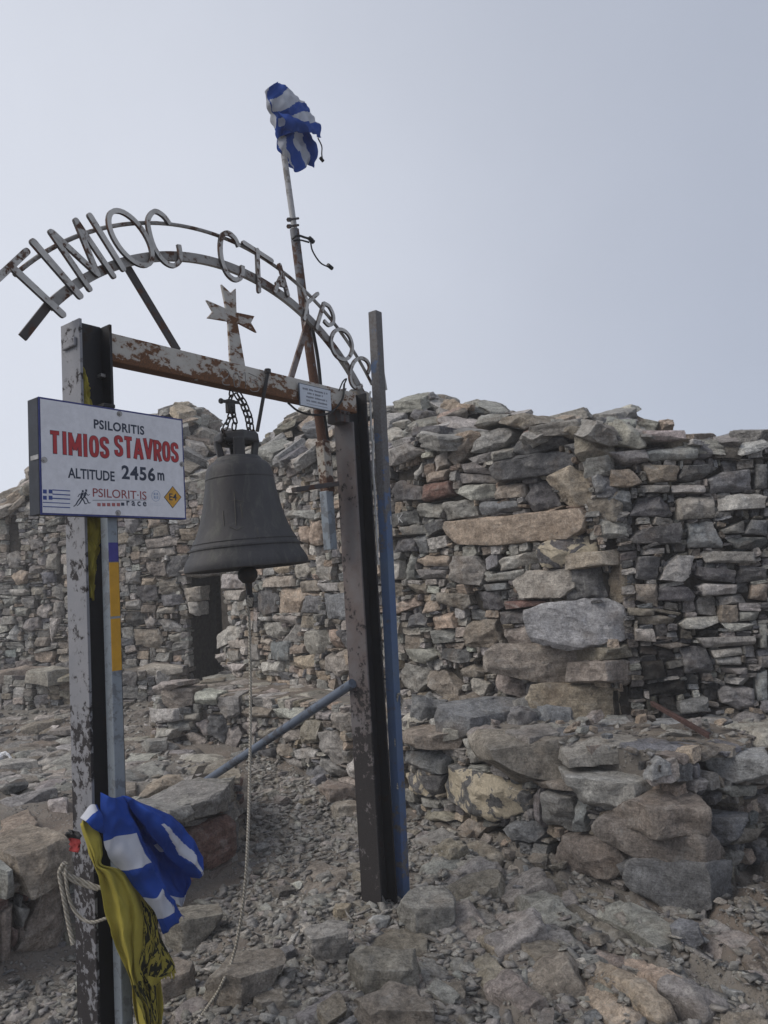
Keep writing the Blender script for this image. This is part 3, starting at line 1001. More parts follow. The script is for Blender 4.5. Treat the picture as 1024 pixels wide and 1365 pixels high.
# ------------------------------------------------------------------ traced stones of the chapel walls (picture crops: origin, scale)
def crop(ox, oy, s):
    return lambda pts: [(ox + x / s, oy + y / s) for x, y in pts]
A_, B_, C_, D_ = crop(510, 510, 3.657), crop(760, 540, 3.879), crop(510, 720, 3.657), crop(760, 740, 3.879)
E_ = crop(0, 0, 1.0)
K_, J_, N_ = crop(150, 680, 3.2), crop(0, 580, 3.594), crop(180, 880, 2.844)
H = lambda f, code, *pts, **o: (f(pts), code, o)
front_heroes = [
    H(A_, 't', (300, 730), (318, 678), (560, 655), (965, 612), (995, 650), (960, 720), (900, 765), (560, 795), (355, 790), prot=0.05),
    H(A_, 'd', (535, 400), (620, 362), (860, 330), (932, 350), (925, 405), (830, 448), (580, 485), (545, 460), prot=0.05),
    H(A_, 'd', (622, 345), (642, 272), (880, 262), (900, 300), (700, 352), prot=0.03),
    H(A_, 'g', (430, 342), (450, 240), (600, 215), (632, 250), (590, 312), (480, 345)),
    H(A_, 'n', (318, 350), (400, 262), (470, 250), (400, 370), (345, 405), prot=0.04),
    H(A_, 'g', (415, 368), (560, 330), (575, 360), (460, 395)),
    H(A_, 'g', (380, 400), (450, 390), (530, 430), (520, 445), (390, 432)),
    H(A_, 'g', (360, 440), (530, 450), (540, 486), (370, 490)),
    H(A_, 'l', (370, 500), (535, 492), (540, 560), (430, 575), (370, 542)),
    H(A_, 'n', (550, 505), (680, 485), (688, 558), (550, 570)),
    H(A_, 'd', (688, 495), (800, 470), (860, 600), (722, 625), (688, 585)),
    H(A_, 't', (806, 470), (900, 425), (1010, 455), (1022, 580), (930, 600), (866, 545), prot=0.04, face=0.6),
    H(A_, 'r', (205, 500), (320, 480), (345, 545), (217, 580), prot=0.04),
    H(A_, 'd', (28, 525), (90, 480), (190, 512), (200, 570), (32, 582)),
    H(A_, 'g', (175, 592), (290, 585), (286, 662), (175, 655)),
    H(A_, 'g', (294, 582), (440, 567), (458, 650), (300, 672), prot=0.03),
    H(A_, 'b', (464, 582), (660, 580), (668, 620), (470, 645)),
    H(A_, 'd', (38, 645), (150, 612), (170, 682), (42, 706), prot=0.03),
    H(A_, 'g', (95, 702), (205, 692), (210, 737), (95, 746)), H(A_, 'd', (42, 765), (140, 752), (145, 822), (46, 832)),
    H(A_, 'b', (150, 748), (215, 742), (220, 830), (160, 836)), H(A_, 'd', (207, 694), (288, 672), (300, 712), (230, 752)),
    H(A_, 'd', (140, 215), (268, 208), (272, 255), (142, 265)), H(A_, 'g', (22, 335), (130, 300), (200, 340), (82, 400), (22, 405), prot=0.05),
    H(A_, 'l', (248, 352), (315, 332), (325, 400), (246, 436)), H(A_, 't', (207, 442), (322, 422), (300, 470), (207, 486)),
    H(A_, 'l', (118, 472), (188, 392), (195, 432), (150, 476)), H(A_, 'r', (708, 245), (828, 210), (832, 235), (730, 268), prot=0.09),
    H(A_, 'n', (568, 172), (700, 150), (790, 198), (700, 232), (572, 196), prot=0.05), H(A_, 'g', (442, 216), (480, 160), (600, 150), (562, 192), (472, 218)),
    H(A_, 'n', (842, 195), (1010, 222), (1024, 290), (905, 272), (852, 232), prot=0.07), H(A_, 'd', (900, 300), (985, 280), (1000, 330), (940, 350)),
    H(E_, 'c', (717, 737), (735, 722), (800, 714), (808, 738), (796, 752), (721, 755), prot=0.03, face=0.6),
    H(E_, 't', (810, 735), (826, 731), (846, 744), (846, 757), (810, 752)),
    H(E_, 'm', (686, 776), (707, 761), (767, 756), (769, 783), (750, 797), (696, 799), prot=0.055),
    H(E_, 'd', (770, 757), (798, 755), (804, 788), (797, 800), (755, 798), (770, 785), prot=0.03, face=0.5),
    H(E_, 't', (806, 758), (832, 757), (844, 776), (842, 796), (814, 797), (807, 780), prot=0.02, face=0.5),
    H(E_, 'w', (708, 815), (735, 806), (780, 802), (808, 804), (826, 813), (835, 847), (800, 856), (762, 863), (715, 852), prot=0.09, depth=0.3, face=0.6),
    H(E_, 'p', (647, 876), (660, 863), (760, 862), (800, 866), (806, 888), (790, 907), (760, 912), (700, 901), (650, 890), prot=0.09, depth=0.3, face=0.7),
    H(E_, 't', (707, 937), (712, 916), (760, 913), (818, 914), (838, 925), (838, 948), (760, 956), (710, 951), prot=0.08, depth=0.3, face=0.65),
    H(E_, 'n', (810, 865), (838, 857), (844, 876), (812, 880)), H(E_, 'n', (808, 884), (832, 879), (852, 888), (854, 906), (834, 914), (809, 908)),
    H(C_, 'r', (600, 297), (790, 295), (800, 315), (612, 336), prot=0.03), H(C_, 'g', (330, 185), (347, 82), (450, 77), (500, 150), (480, 225), (342, 200), prot=0.04),
    H(C_, 'l', (562, 112), (600, 82), (738, 50), (750, 108), (570, 148)), H(C_, 'g', (512, 172), (690, 142), (690, 190), (520, 206)),
    H(C_, 'b', (490, 216), (600, 207), (610, 240), (500, 252)), H(C_, 'd', (442, 252), (560, 247), (588, 328), (560, 345), (442, 335)),
    H(C_, 'n', (268, 252), (420, 262), (432, 310), (390, 336), (272, 300)), H(C_, 't', (55, 312), (150, 277), (170, 320), (60, 366)),
    H(C_, 't', (190, 302), (268, 292), (290, 340), (200, 359)), H(C_, 't', (225, 366), (330, 357), (350, 425), (230, 430)),
    H(C_, 'd', (125, 372), (170, 352), (216, 382), (216, 425), (125, 427)), H(C_, 'g', (235, 442), (335, 432), (345, 500), (240, 506)),
    H(C_, 'n', (395, 452), (430, 392), (550, 386), (570, 490), (520, 525), (410, 522)), H(C_, 'p', (575, 432), (700, 412), (758, 490), (700, 515), (600, 512)),
    H(C_, 'd', (567, 352), (718, 342), (710, 402), (580, 410)), H(C_, 'd', (280, 532), (410, 527), (436, 590), (370, 600), (280, 576)),
    H(C_, 'g', (100, 532), (210, 527), (270, 560), (200, 602), (110, 582)), H(C_, 'g', (80, 645), (120, 602), (225, 622), (216, 700), (160, 745), (82, 722)),
    H(C_, 'n', (220, 642), (300, 642), (385, 720), (380, 778), (300, 760), (217, 702), prot=0.04), H(C_, 'l', (422, 722), (460, 672), (520, 702), (500, 785), (432, 762), prot=0.04),
    H(C_, 'p', (540, 692), (560, 642), (690, 692), (690, 775), (560, 732), prot=0.03), H(C_, 'b', (525, 777), (540, 757), (640, 802), (620, 830), (530, 822)),
    H(C_, 'n', (378, 622), (440, 607), (490, 642), (482, 665), (387, 667)), H(C_, 't', (147, 97), (200, 72), (320, 77), (325, 130), (202, 127)),
    H(C_, 'g', (170, 142), (320, 142), (310, 186), (192, 192)), H(C_, 'n', (115, 217), (205, 207), (210, 260), (120, 266)),
    H(C_, 'd', (700, 700), (735, 690), (735, 800), (715, 810)), H(C_, 'g', (100, 195), (125, 65), (165, 100), (150, 195)),
    H(C_, 'n', (95, 770), (180, 755), (200, 810), (100, 815)), H(C_, 'g', (200, 800), (230, 755), (320, 760), (340, 800), (260, 855)),
]
side_heroes = [
    H(B_, 't', (370, 312), (560, 322), (555, 390), (412, 405), prot=0.04), H(B_, 'm', (545, 492), (560, 472), (735, 472), (750, 580), (560, 595), prot=0.03),
    H(B_, 'b', (705, 385), (780, 350), (930, 330), (945, 440), (722, 455)), H(B_, 'w', (612, 612), (745, 602), (795, 735), (610, 735)),
    H(B_, 'd', (310, 572), (350, 472), (480, 472), (530, 560), (510, 580)), H(B_, 'b', (232, 442), (315, 442), (325, 545), (185, 548), (190, 470)),
    H(B_, 'w', (382, 247), (640, 205), (650, 280), (430, 290), prot=0.05), H(B_, 'g', (182, 247), (380, 232), (405, 290), (280, 310), prot=0.07),
    H(B_, 'm', (205, 200), (230, 75), (300, 95), (372, 150), (400, 220), (332, 235), prot=0.08), H(B_, 'm', (380, 132), (590, 130), (600, 185), (420, 190), (382, 160), prot=0.06),
    H(B_, 'b', (642, 280), (660, 192), (720, 170), (735, 270)), H(B_, 'n', (737, 202), (800, 180), (870, 195), (905, 240), (880, 275), (747, 275)),
    H(B_, 'l', (765, 475), (960, 452), (1022, 470), (1010, 530), (772, 545), prot=0.03), H(B_, 'g', (782, 642), (900, 597), (905, 660), (802, 665)),
    H(B_, 'b', (912, 662), (940, 592), (1024, 592), (1024, 675)), H(B_, 'd', (802, 682), (1024, 682), (1024, 745), (852, 735)),
    H(B_, 'd', (312, 692), (362, 642), (570, 612), (580, 720), (322, 715)), H(B_, 'g', (682, 772), (702, 752), (950, 757), (960, 815), (702, 810)),
    H(B_, 'g', (365, 737), (490, 737), (490, 760), (377, 770)), H(B_, 'b', (962, 302), (1024, 300), (1024, 430), (962, 430)),
    H(B_, 'l', (527, 412), (695, 412), (695, 455), (532, 455)), H(B_, 'g', (362, 412), (515, 412), (515, 450), (372, 450)),
    H(B_, 'd', (565, 380), (592, 310), (700, 302), (770, 322), (700, 378), (602, 395)), H(B_, 't', (202, 420), (202, 332), (300, 332), (370, 402), (300, 430), prot=0.05),
    H(B_, 'b', (112, 372), (150, 347), (195, 402), (182, 450), (132, 455), prot=0.04), H(D_, 'l', (455, 130), (490, 60), (560, 2), (640, 10), (630, 100), (592, 135), prot=0.03),
    H(D_, 'd', (337, 122), (352, 8), (475, 2), (455, 130)), H(D_, 'l', (657, 162), (702, 145), (865, 150), (860, 200), (692, 212)),
    H(D_, 't', (932, 230), (945, 147), (1024, 147), (1024, 240)), H(D_, 'd', (862, 140), (872, 52), (1024, 62), (1024, 130)),
    H(D_, 'd', (457, 240), (472, 167), (600, 157), (650, 202), (640, 240)), H(D_, 'n', (337, 147), (452, 147), (448, 260), (342, 230)),
    H(D_, 'd', (647, 102), (662, 57), (850, 77), (840, 140), (702, 130)), H(D_, 'l', (562, 357), (602, 327), (775, 317), (775, 350), (682, 385), (582, 385)),
    H(D_, 'l', (782, 347), (950, 352), (950, 390), (832, 400)), H(D_, 'g', (657, 432), (960, 422), (960, 465), (702, 480)),
    H(D_, 'd', (577, 482), (700, 482), (755, 600), (602, 610), prot=0.02), H(D_, 'l', (727, 492), (885, 477), (890, 510), (742, 525)),
    H(D_, 'l', (752, 532), (885, 527), (885, 570), (762, 570)), H(D_, 'l', (785, 582), (920, 582), (925, 615), (792, 610)),
    H(D_, 'l', (807, 632), (935, 632), (945, 680), (812, 665)), H(D_, 'g', (772, 702), (802, 677), (955, 692), (955, 790), (870, 800), (782, 760)),
    H(D_, 'w', (957, 612), (1024, 592), (1024, 770), (972, 760)), H(D_, 'g', (772, 217), (900, 202), (920, 245), (782, 260)),
    H(D_, 'l', (877, 292), (990, 287), (990, 335), (882, 340)), H(D_, 'g', (977, 352), (1024, 347), (1024, 490), (990, 480)),
    H(D_, 'n', (342, 322), (470, 312), (550, 332), (540, 365), (352, 360)), H(D_, 'm', (337, 382), (430, 382), (440, 440), (342, 440)),
    H(D_, 'n', (302, 272), (430, 277), (430, 310), (312, 310)), H(D_, 'n', (415, 460), (560, 452), (630, 468), (520, 488)),
    H(D_, 'k', (375, 550), (480, 545), (500, 630), (380, 650)), H(D_, 'k', (400, 665), (600, 640), (620, 720), (410, 740)),
    H(D_, 'b', (560, 760), (690, 728), (695, 790), (570, 810), prot=0.12),
]

front_heroes += [
    H(K_, 'l', (470, 275), (525, 270), (560, 335), (470, 335)),
    H(K_, 'p', (645, 285), (770, 278), (775, 325), (645, 330)),
    H(K_, 'd', (600, 345), (660, 330), (705, 370), (700, 435), (640, 450), (600, 430)),
    H(K_, 't', (715, 340), (790, 330), (815, 370), (780, 440), (710, 440)),
    H(K_, 'b', (815, 365), (885, 360), (885, 450), (800, 435)),
    H(K_, 'b', (895, 355), (1000, 350), (1010, 470), (900, 465)),
    H(K_, 'n', (800, 305), (870, 295), (875, 345), (800, 350)),
    H(K_, 'l', (880, 310), (945, 310), (945, 345), (880, 348)),
    H(K_, 'm', (770, 235), (820, 225), (845, 260), (815, 295), (775, 290)),
    H(K_, 'g', (865, 245), (930, 240), (935, 300), (870, 300)),
    H(K_, 't', (780, 75), (820, 65), (845, 110), (830, 145), (790, 130)),
    H(K_, 't', (845, 45), (890, 38), (900, 150), (850, 150)),
    H(K_, 'g', (750, 5), (860, 0), (860, 35), (750, 35)),
    H(K_, 't', (690, 240), (700, 235), (760, 235), (760, 265), (705, 272)),
    H(K_, 'g', (640, 245), (690, 240), (690, 275), (645, 280)),
    H(K_, 'l', (495, 395), (535, 390), (540, 450), (500, 450)),
    H(K_, 'm', (470, 345), (560, 340), (545, 385), (480, 380)),
    H(K_, 'l', (440, 540), (490, 490), (545, 485), (540, 540), (500, 560), (450, 590)),
    H(K_, 'm', (490, 555), (555, 550), (570, 585), (500, 590)),
    H(K_, 'l', (420, 620), (475, 605), (475, 640), (425, 655)),
    H(K_, 'g', (485, 600), (540, 597), (545, 640), (490, 650)),
    H(K_, 'l', (615, 455), (680, 455), (675, 475), (620, 475)),
    H(K_, 'm', (690, 445), (790, 450), (790, 490), (690, 475)),
    H(K_, 'n', (795, 450), (860, 450), (860, 500), (800, 495)),
    H(K_, 'g', (640, 480), (715, 480), (735, 520), (700, 555), (645, 530)),
    H(K_, 'g', (735, 495), (795, 490), (795, 565), (725, 565)),
    H(K_, 'm', (810, 520), (880, 510), (920, 560), (900, 610), (830, 620), (805, 570)),
    H(K_, 't', (925, 515), (960, 515), (965, 590), (935, 590)),
    H(K_, 'd', (962, 515), (1010, 515), (1010, 600), (965, 590)),
    H(K_, 't', (765, 575), (810, 570), (815, 610), (765, 615)),
    H(K_, 'b', (675, 560), (755, 560), (760, 645), (680, 640)),
    H(K_, 'p', (620, 535), (680, 560), (670, 580), (625, 575)),
    H(K_, 't', (765, 625), (850, 615), (860, 670), (800, 685), (765, 665)),
    H(K_, 'p', (915, 600), (990, 595), (1000, 680), (960, 710), (915, 680)),
    H(K_, 'n', (870, 635), (910, 630), (915, 680), (870, 685)),
    H(K_, 'l', (625, 650), (720, 645), (720, 690), (650, 690)),
    H(K_, 'g', (570, 570), (620, 575), (625, 640), (575, 640)),
    H(K_, 'l', (480, 655), (560, 655), (540, 685), (490, 690)),
]
front_heroes += [
    H(E_, 'n', (770, 585), (812, 580), (816, 605), (776, 612), prot=0.03, depth=0.24, face=0.6),
    H(E_, 'g', (778, 612), (815, 606), (819, 630), (782, 634), prot=0.03, depth=0.24, face=0.6),
    H(E_, 'b', (785, 634), (821, 630), (823, 656), (790, 662), prot=0.03, depth=0.24, face=0.6),
    H(E_, 'n', (784, 662), (826, 656), (829, 690), (788, 694), prot=0.03, depth=0.24, face=0.6),
    H(E_, 'g', (786, 694), (830, 690), (833, 713), (790, 716), prot=0.03, depth=0.24, face=0.6),
    H(E_, 'g', (836, 798), (849, 800), (853, 830), (842, 842), prot=0.03, depth=0.24, face=0.6),
    H(E_, 'd', (838, 840), (852, 838), (856, 860), (840, 858), prot=0.03, depth=0.24, face=0.6),
    H(E_, 'd', (838, 914), (858, 908), (861, 946), (842, 952), prot=0.03, depth=0.24, face=0.6),
    H(E_, 'n', (826, 800), (846, 797), (850, 812), (830, 812), prot=0.03, depth=0.24, face=0.6),
    H(E_, 'g', (812, 556), (845, 560), (846, 582), (808, 580), prot=0.03, depth=0.24, face=0.6),
]
round_heroes = [
    H(K_, 'g', (50, 35), (105, 40), (105, 95), (60, 100)),
    H(K_, 't', (140, 35), (200, 25), (205, 65), (150, 75)),
    H(K_, 'n', (170, 70), (230, 62), (235, 105), (175, 110)),
    H(K_, 't', (285, 80), (375, 68), (375, 125), (290, 130)),
    H(K_, 'm', (135, 125), (215, 110), (280, 120), (270, 150), (140, 165)),
    H(K_, 'm', (150, 170), (250, 155), (265, 185), (160, 210)),
    H(K_, 'g', (65, 110), (110, 100), (130, 140), (100, 155), (65, 155)),
    H(K_, 'n', (130, 225), (160, 212), (220, 220), (225, 280), (180, 285), (135, 255)),
    H(K_, 'd', (215, 250), (240, 200), (310, 190), (345, 200), (290, 280), (235, 285)),
    H(K_, 'g', (50, 265), (115, 260), (120, 315), (50, 320)),
    H(K_, 't', (125, 285), (180, 283), (180, 315), (125, 318)),
    H(K_, 'n', (190, 295), (260, 290), (285, 345), (210, 360)),
    H(K_, 'd', (100, 322), (190, 320), (195, 385), (130, 395), (100, 360)),
    H(K_, 'b', (200, 365), (290, 358), (300, 400), (215, 412)),
    H(K_, 'm', (295, 335), (375, 325), (375, 385), (320, 390), (295, 370)),
    H(K_, 'l', (320, 395), (365, 390), (365, 450), (330, 440)),
    H(K_, 'l', (50, 395), (120, 385), (120, 425), (55, 425)),
    H(K_, 'n', (125, 405), (180, 402), (180, 440), (125, 440)),
    H(K_, 'm', (190, 415), (265, 412), (265, 440), (190, 442)),
    H(K_, 'd', (50, 435), (140, 430), (135, 480), (100, 500), (50, 490)),
    H(K_, 'l', (135, 470), (160, 450), (185, 470), (175, 500), (140, 500)),
    H(K_, 'l', (195, 470), (230, 460), (300, 500), (290, 520), (220, 515)),
    H(K_, 'p', (85, 510), (200, 505), (220, 560), (190, 590), (90, 575)),
    H(K_, 'l', (235, 530), (290, 525), (285, 560), (240, 560)),
    H(J_, 'm', (110, 475), (175, 448), (190, 465), (125, 495)),
    H(J_, 'g', (135, 510), (195, 490), (210, 530), (150, 550)),
    H(J_, 'l', (180, 590), (215, 575), (215, 625), (185, 620)),
    H(J_, 'm', (230, 575), (270, 565), (270, 645), (232, 645)),
    H(J_, 'g', (30, 580), (65, 550), (100, 590), (85, 640), (40, 640)),
    H(J_, 'g', (130, 625), (185, 615), (185, 665), (130, 660)),
    H(J_, 't', (50, 670), (100, 645), (130, 660), (120, 710), (80, 720)),
    H(J_, 'b', (190, 660), (250, 650), (255, 710), (195, 715)),
    H(J_, 'm', (125, 770), (140, 725), (215, 718), (210, 760)),
    H(J_, 'l', (45, 740), (120, 738), (115, 765), (50, 768)),
    H(J_, 'g', (230, 730), (270, 712), (300, 740), (290, 790), (240, 775)),
    H(J_, 'g', (0, 780), (75, 770), (80, 800), (20, 830)),
    H(J_, 'g', (105, 785), (160, 780), (165, 830), (115, 830)),
    H(J_, 'm', (165, 830), (215, 800), (240, 825), (225, 875), (165, 860)),
    H(J_, 'g', (245, 800), (295, 800), (295, 870), (250, 880)),
    H(J_, 'g', (62, 820), (140, 820), (130, 870), (65, 870)),
    H(J_, 'g', (0, 870), (70, 865), (70, 905), (0, 910)),
    H(J_, 'g', (105, 880), (190, 870), (195, 930), (140, 945), (105, 920)),
    H(J_, 'l', (28, 960), (65, 905), (90, 940), (85, 990), (40, 985)),
    H(J_, 'p', (150, 1015), (175, 970), (240, 965), (225, 1010)),
    H(J_, 'l', (235, 880), (290, 875), (265, 950), (240, 1000)),
]
bench_heroes = [
    H(N_, 'm', (60, 105), (95, 85), (155, 85), (155, 100), (95, 125), (62, 135)),
    H(N_, 'p', (98, 110), (215, 108), (215, 170), (130, 185), (98, 160)),
    H(N_, 'l', (222, 122), (310, 130), (305, 175), (222, 165)),
    H(N_, 'g', (312, 145), (395, 135), (400, 205), (355, 218), (315, 195)),
    H(N_, 'n', (395, 185), (440, 180), (520, 185), (515, 220), (400, 218)),
    H(N_, 'l', (62, 185), (130, 190), (135, 235), (65, 238)),
    H(N_, 'm', (180, 205), (240, 203), (242, 232), (182, 235)),
    H(N_, 'g', (117, 235), (205, 230), (210, 265), (130, 270)),
    H(N_, 'b', (270, 215), (340, 205), (345, 290), (330, 318), (275, 285)),
    H(N_, 'g', (340, 260), (385, 245), (410, 285), (380, 345), (335, 325)),
    H(N_, 'm', (225, 240), (270, 220), (270, 290), (230, 280)),
    H(N_, 'm', (180, 285), (215, 275), (270, 305), (260, 335), (215, 315)),
    H(N_, 'l', (62, 255), (135, 265), (130, 300), (70, 308)),
    H(N_, 'g', (35, 340), (90, 312), (120, 325), (100, 360), (40, 360)),
    H(N_, 'd', (210, 345), (240, 335), (300, 360), (285, 385), (215, 380)),
    H(N_, 'm', (275, 325), (310, 312), (325, 345), (300, 368), (275, 355)),
    H(N_, 'm', (395, 240), (450, 225), (470, 240), (450, 290), (410, 280)),
    H(N_, 'p', (465, 265), (530, 255), (540, 285), (470, 300)),
    H(N_, 'l', (525, 185), (620, 180), (625, 225), (530, 225)),
    H(N_, 'n', (620, 250), (640, 228), (700, 235), (695, 310), (620, 320)),
    H(N_, 'g', (700, 270), (750, 262), (785, 330), (790, 390), (745, 400), (710, 330)),
    H(N_, 'm', (740, 200), (810, 195), (810, 275), (745, 255)),
    H(N_, 'g', (660, 190), (740, 192), (740, 225), (665, 225)),
    H(N_, 'n', (530, 318), (590, 320), (590, 365), (535, 360)),
    H(N_, 'l', (600, 345), (640, 330), (685, 335), (680, 365), (610, 375)),
    H(N_, 'g', (545, 370), (620, 375), (635, 410), (590, 418)),
    H(N_, 'b', (630, 405), (690, 400), (740, 440), (720, 470), (640, 450)),
    H(N_, 'g', (695, 360), (750, 390), (785, 430), (760, 460), (705, 400)),
    H(N_, 'l', (790, 410), (840, 345), (850, 445), (810, 440)),
    H(N_, 'd', (450, 345), (530, 330), (530, 365), (450, 365)),
    H(N_, 'p', (555, 275), (620, 260), (620, 300), (570, 310)),
    H(N_, 'p', (720, 475), (785, 470), (780, 520), (725, 520)),
    H(N_, 'm', (760, 450), (845, 445), (840, 485), (790, 480)),
]
F1 = Path([(-2.05, 9.1), (-0.78, 7.35), (0.07, 6.12), (1.40, 4.86), (1.46, 4.93)])
F2 = Path([(1.37, 4.90), (2.2, 4.80), (3.9, 4.45)])
F0 = Path([(-9.0, 14.0), (-7.4, 11.6), (-6.2, 10.4), (-5.0, 9.75), (-3.6, 9.42), (-2.42, 9.22), (-2.05, 9.14)])
c1 = F1.S[3]
z1t = lambda s: float(np.interp(s, [0, 1.5, 3.0, c1 - 0.4, c1, F1.S[-1]], [2.98, 3.0, 2.72, 2.50, 2.42, 2.42])) + 0.05 * math.sin(s * 5.1) + 0.03 * math.sin(s * 13)
z2t = lambda s: 2.40 - 0.105 * s + 0.02 * math.sin(s * 6.3)
soot_f = lambda p, z: 0.9 if (abs(p[0] - 1.72) < 0.30 and z < 1.22) else 0.0

wall1 = thing('stone_wall', 'front dry stone wall of the chapel with a long tan block and big corner blocks', 'wall', (0.3, 5.6, 0.6))
build_wall(wall1, F1, lambda s: 0.62, z1t, front_heroes, 0.0, F1.S[-1], (0.06, 0.18, 0.38), (0.03, 0.10, 0.2), list('ggglbnttlmpd'), seed=3, holes=[[(c1 + 0.02, 0), (F1.S[-1] + 1, 0), (F1.S[-1] + 1, 4), (c1 + 0.02, 4)]])
wall2 = thing('stone_wall', 'dark grey dry stone wall right of the corner with soot at its foot', 'wall', (2.3, 5.0, 0.6))
build_wall(wall2, F2, lambda s: 0.62, z2t, side_heroes, 0.10, 2.35, (0.05, 0.13, 0.28), (0.022, 0.06, 0.12), list('gggbbbddnlm'), seed=4, soot=soot_f)
def core_strip(path, s0, s1, zb, zt, back, root, inset=0.075, drop=0.05):
    mb = MB(); ss = np.linspace(s0, s1, max(3, int((s1 - s0) / 0.2))); vs, fs = [], []
    for s in ss:
        p, t = path.at(s); n = np.array([t[1], -t[0]]); f = p - n * inset; b = p - n * back
        z0, z1 = zb(s) - 0.15, zt(s) - drop
        vs += [(f[0], f[1], z0), (f[0], f[1], z1), (b[0], b[1], z1), (b[0], b[1], z0)]
    for i in range(len(ss) - 1):
        a, c = 4 * i, 4 * (i + 1)
        for q in ((0, 1), (1, 2), (2, 3), (3, 0)): fs.append((a + q[0], c + q[0], c + q[1], a + q[1]))
    e = 4 * (len(ss) - 1); fs += [(0, 1, 2, 3), (e + 3, e + 2, e + 1, e)]
    mb.add(vs, fs); mb.build('wall_core', M_CORE, root, smooth=None)
core_strip(F2, -0.06, 0.12, lambda s: 0.62, z2t, 0.8, wall2, 0.10, 0.09)
jamb = F0.S[5]
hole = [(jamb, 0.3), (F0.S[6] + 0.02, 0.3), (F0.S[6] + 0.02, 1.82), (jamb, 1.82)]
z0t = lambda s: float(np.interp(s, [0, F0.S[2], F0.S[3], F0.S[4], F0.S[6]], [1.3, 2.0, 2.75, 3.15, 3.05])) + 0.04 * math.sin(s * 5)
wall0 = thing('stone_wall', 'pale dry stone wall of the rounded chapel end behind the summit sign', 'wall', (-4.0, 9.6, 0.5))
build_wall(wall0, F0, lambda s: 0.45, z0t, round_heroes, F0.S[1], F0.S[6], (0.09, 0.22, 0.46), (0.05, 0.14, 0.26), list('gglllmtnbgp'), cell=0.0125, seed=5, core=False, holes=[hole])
core_strip(F0, F0.S[1], jamb - 0.02, lambda s: 0.45, z0t, 0.9, wall0)
core_strip(F0, jamb - 0.02, F0.S[6] + 0.05, lambda s: 1.98, z0t, 0.9, wall0)
# dark low doorway between the two masses: lintel and the inside wall
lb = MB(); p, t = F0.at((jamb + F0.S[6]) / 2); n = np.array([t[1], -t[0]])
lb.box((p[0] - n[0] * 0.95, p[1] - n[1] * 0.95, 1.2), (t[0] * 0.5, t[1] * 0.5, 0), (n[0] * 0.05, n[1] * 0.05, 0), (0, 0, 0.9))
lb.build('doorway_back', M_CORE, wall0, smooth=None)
place('lintel', 'slab', (p[0] - n[0] * 0.15, p[1] - n[1] * 0.15, 1.88), (0, 0, math.atan2(t[1], t[0])), (0.75, 0.4, 0.13), tone('g'), wall0)

# ------------------------------------------------------------------ rubble roofs
def rubble_roof(root, path, zt, rise, s0, s1, width, n, size, seed, tones, tfall=1.0, wob=0.085):
    rg = np.random.default_rng(seed); nz = SNoise(seed, 3, 2)
    def surf(s, t):
        p, tg = path.at(s); nr = np.array([tg[1], -tg[0]]); q = p - nr * t
        k = math.sin(min(t / tfall, 1.0) * math.pi / 2)
        z = zt(s) - 0.03 + rise(s) * k - max(t - tfall * 1.25, 0) ** 2 * 0.5
        z += 0.05 * float(nz(np.array([s * 1.3, t * 1.6])))
        return np.array([q[0], q[1], z])
    mb = MB(); S = np.linspace(s0, s1, int((s1 - s0) / 0.15) + 2); T = np.linspace(-0.0, width, int(width / 0.15) + 1)
    vs = [surf(s, t) - UP * 0.05 for s in S for t in T]; nt = len(T)
    fs = [(i * nt + j, (i + 1) * nt + j, (i + 1) * nt + j + 1, i * nt + j + 1) for i in range(len(S) - 1) for j in range(nt - 1)]
    mb.add(vs, fs); mb.build('rubble_bed', M_CORE, root, smooth=60)
    pts = []; tries = 0
    while len(pts) < n and tries < n * 60:
        tries += 1
        s, t = rg.uniform(s0, s1), width * rg.random() ** 1.25
        q = surf(s, t)
        if all((q[0] - r[0]) ** 2 + (q[1] - r[1]) ** 2 > (size * (0.50 + 0.1 * rg.random())) ** 2 for r in pts):
            pts.append(q)
            e = 0.06
            du = (surf(s + e, t) - surf(s - e, t)); dt = (surf(s, t + e) - surf(s, max(t - e, 0)))
            nrm = np.cross(du, dt); nrm = nrm / np.linalg.norm(nrm); nrm = nrm if nrm[2] > 0 else -nrm
            nrm = nrm * 0.75 + UP * 0.35 + rg.normal(size=3) * wob; nrm /= np.linalg.norm(nrm)
            M = Vector(nrm).to_track_quat('Z', 'Y').to_matrix() @ Matrix.Rotation(rg.uniform(0, 6.28), 3, 'Z')
            w = size * min(rg.lognormal(0.12, 0.3), 1.5)
            kd = ['slab', 'slab', 'slab', 'shard', 'block'][int(rg.integers(5))]
            place('stone', kd, q + UP * rg.uniform(0.0, 0.04), M.to_4x4(), (w * 1.25, w * rg.uniform(0.65, 1.0), w * (rg.uniform(0.28, 0.45) if kd == 'slab' else rg.uniform(0.34, 0.5))), tone(tones[int(rg.integers(len(tones)))], 0.14), root)

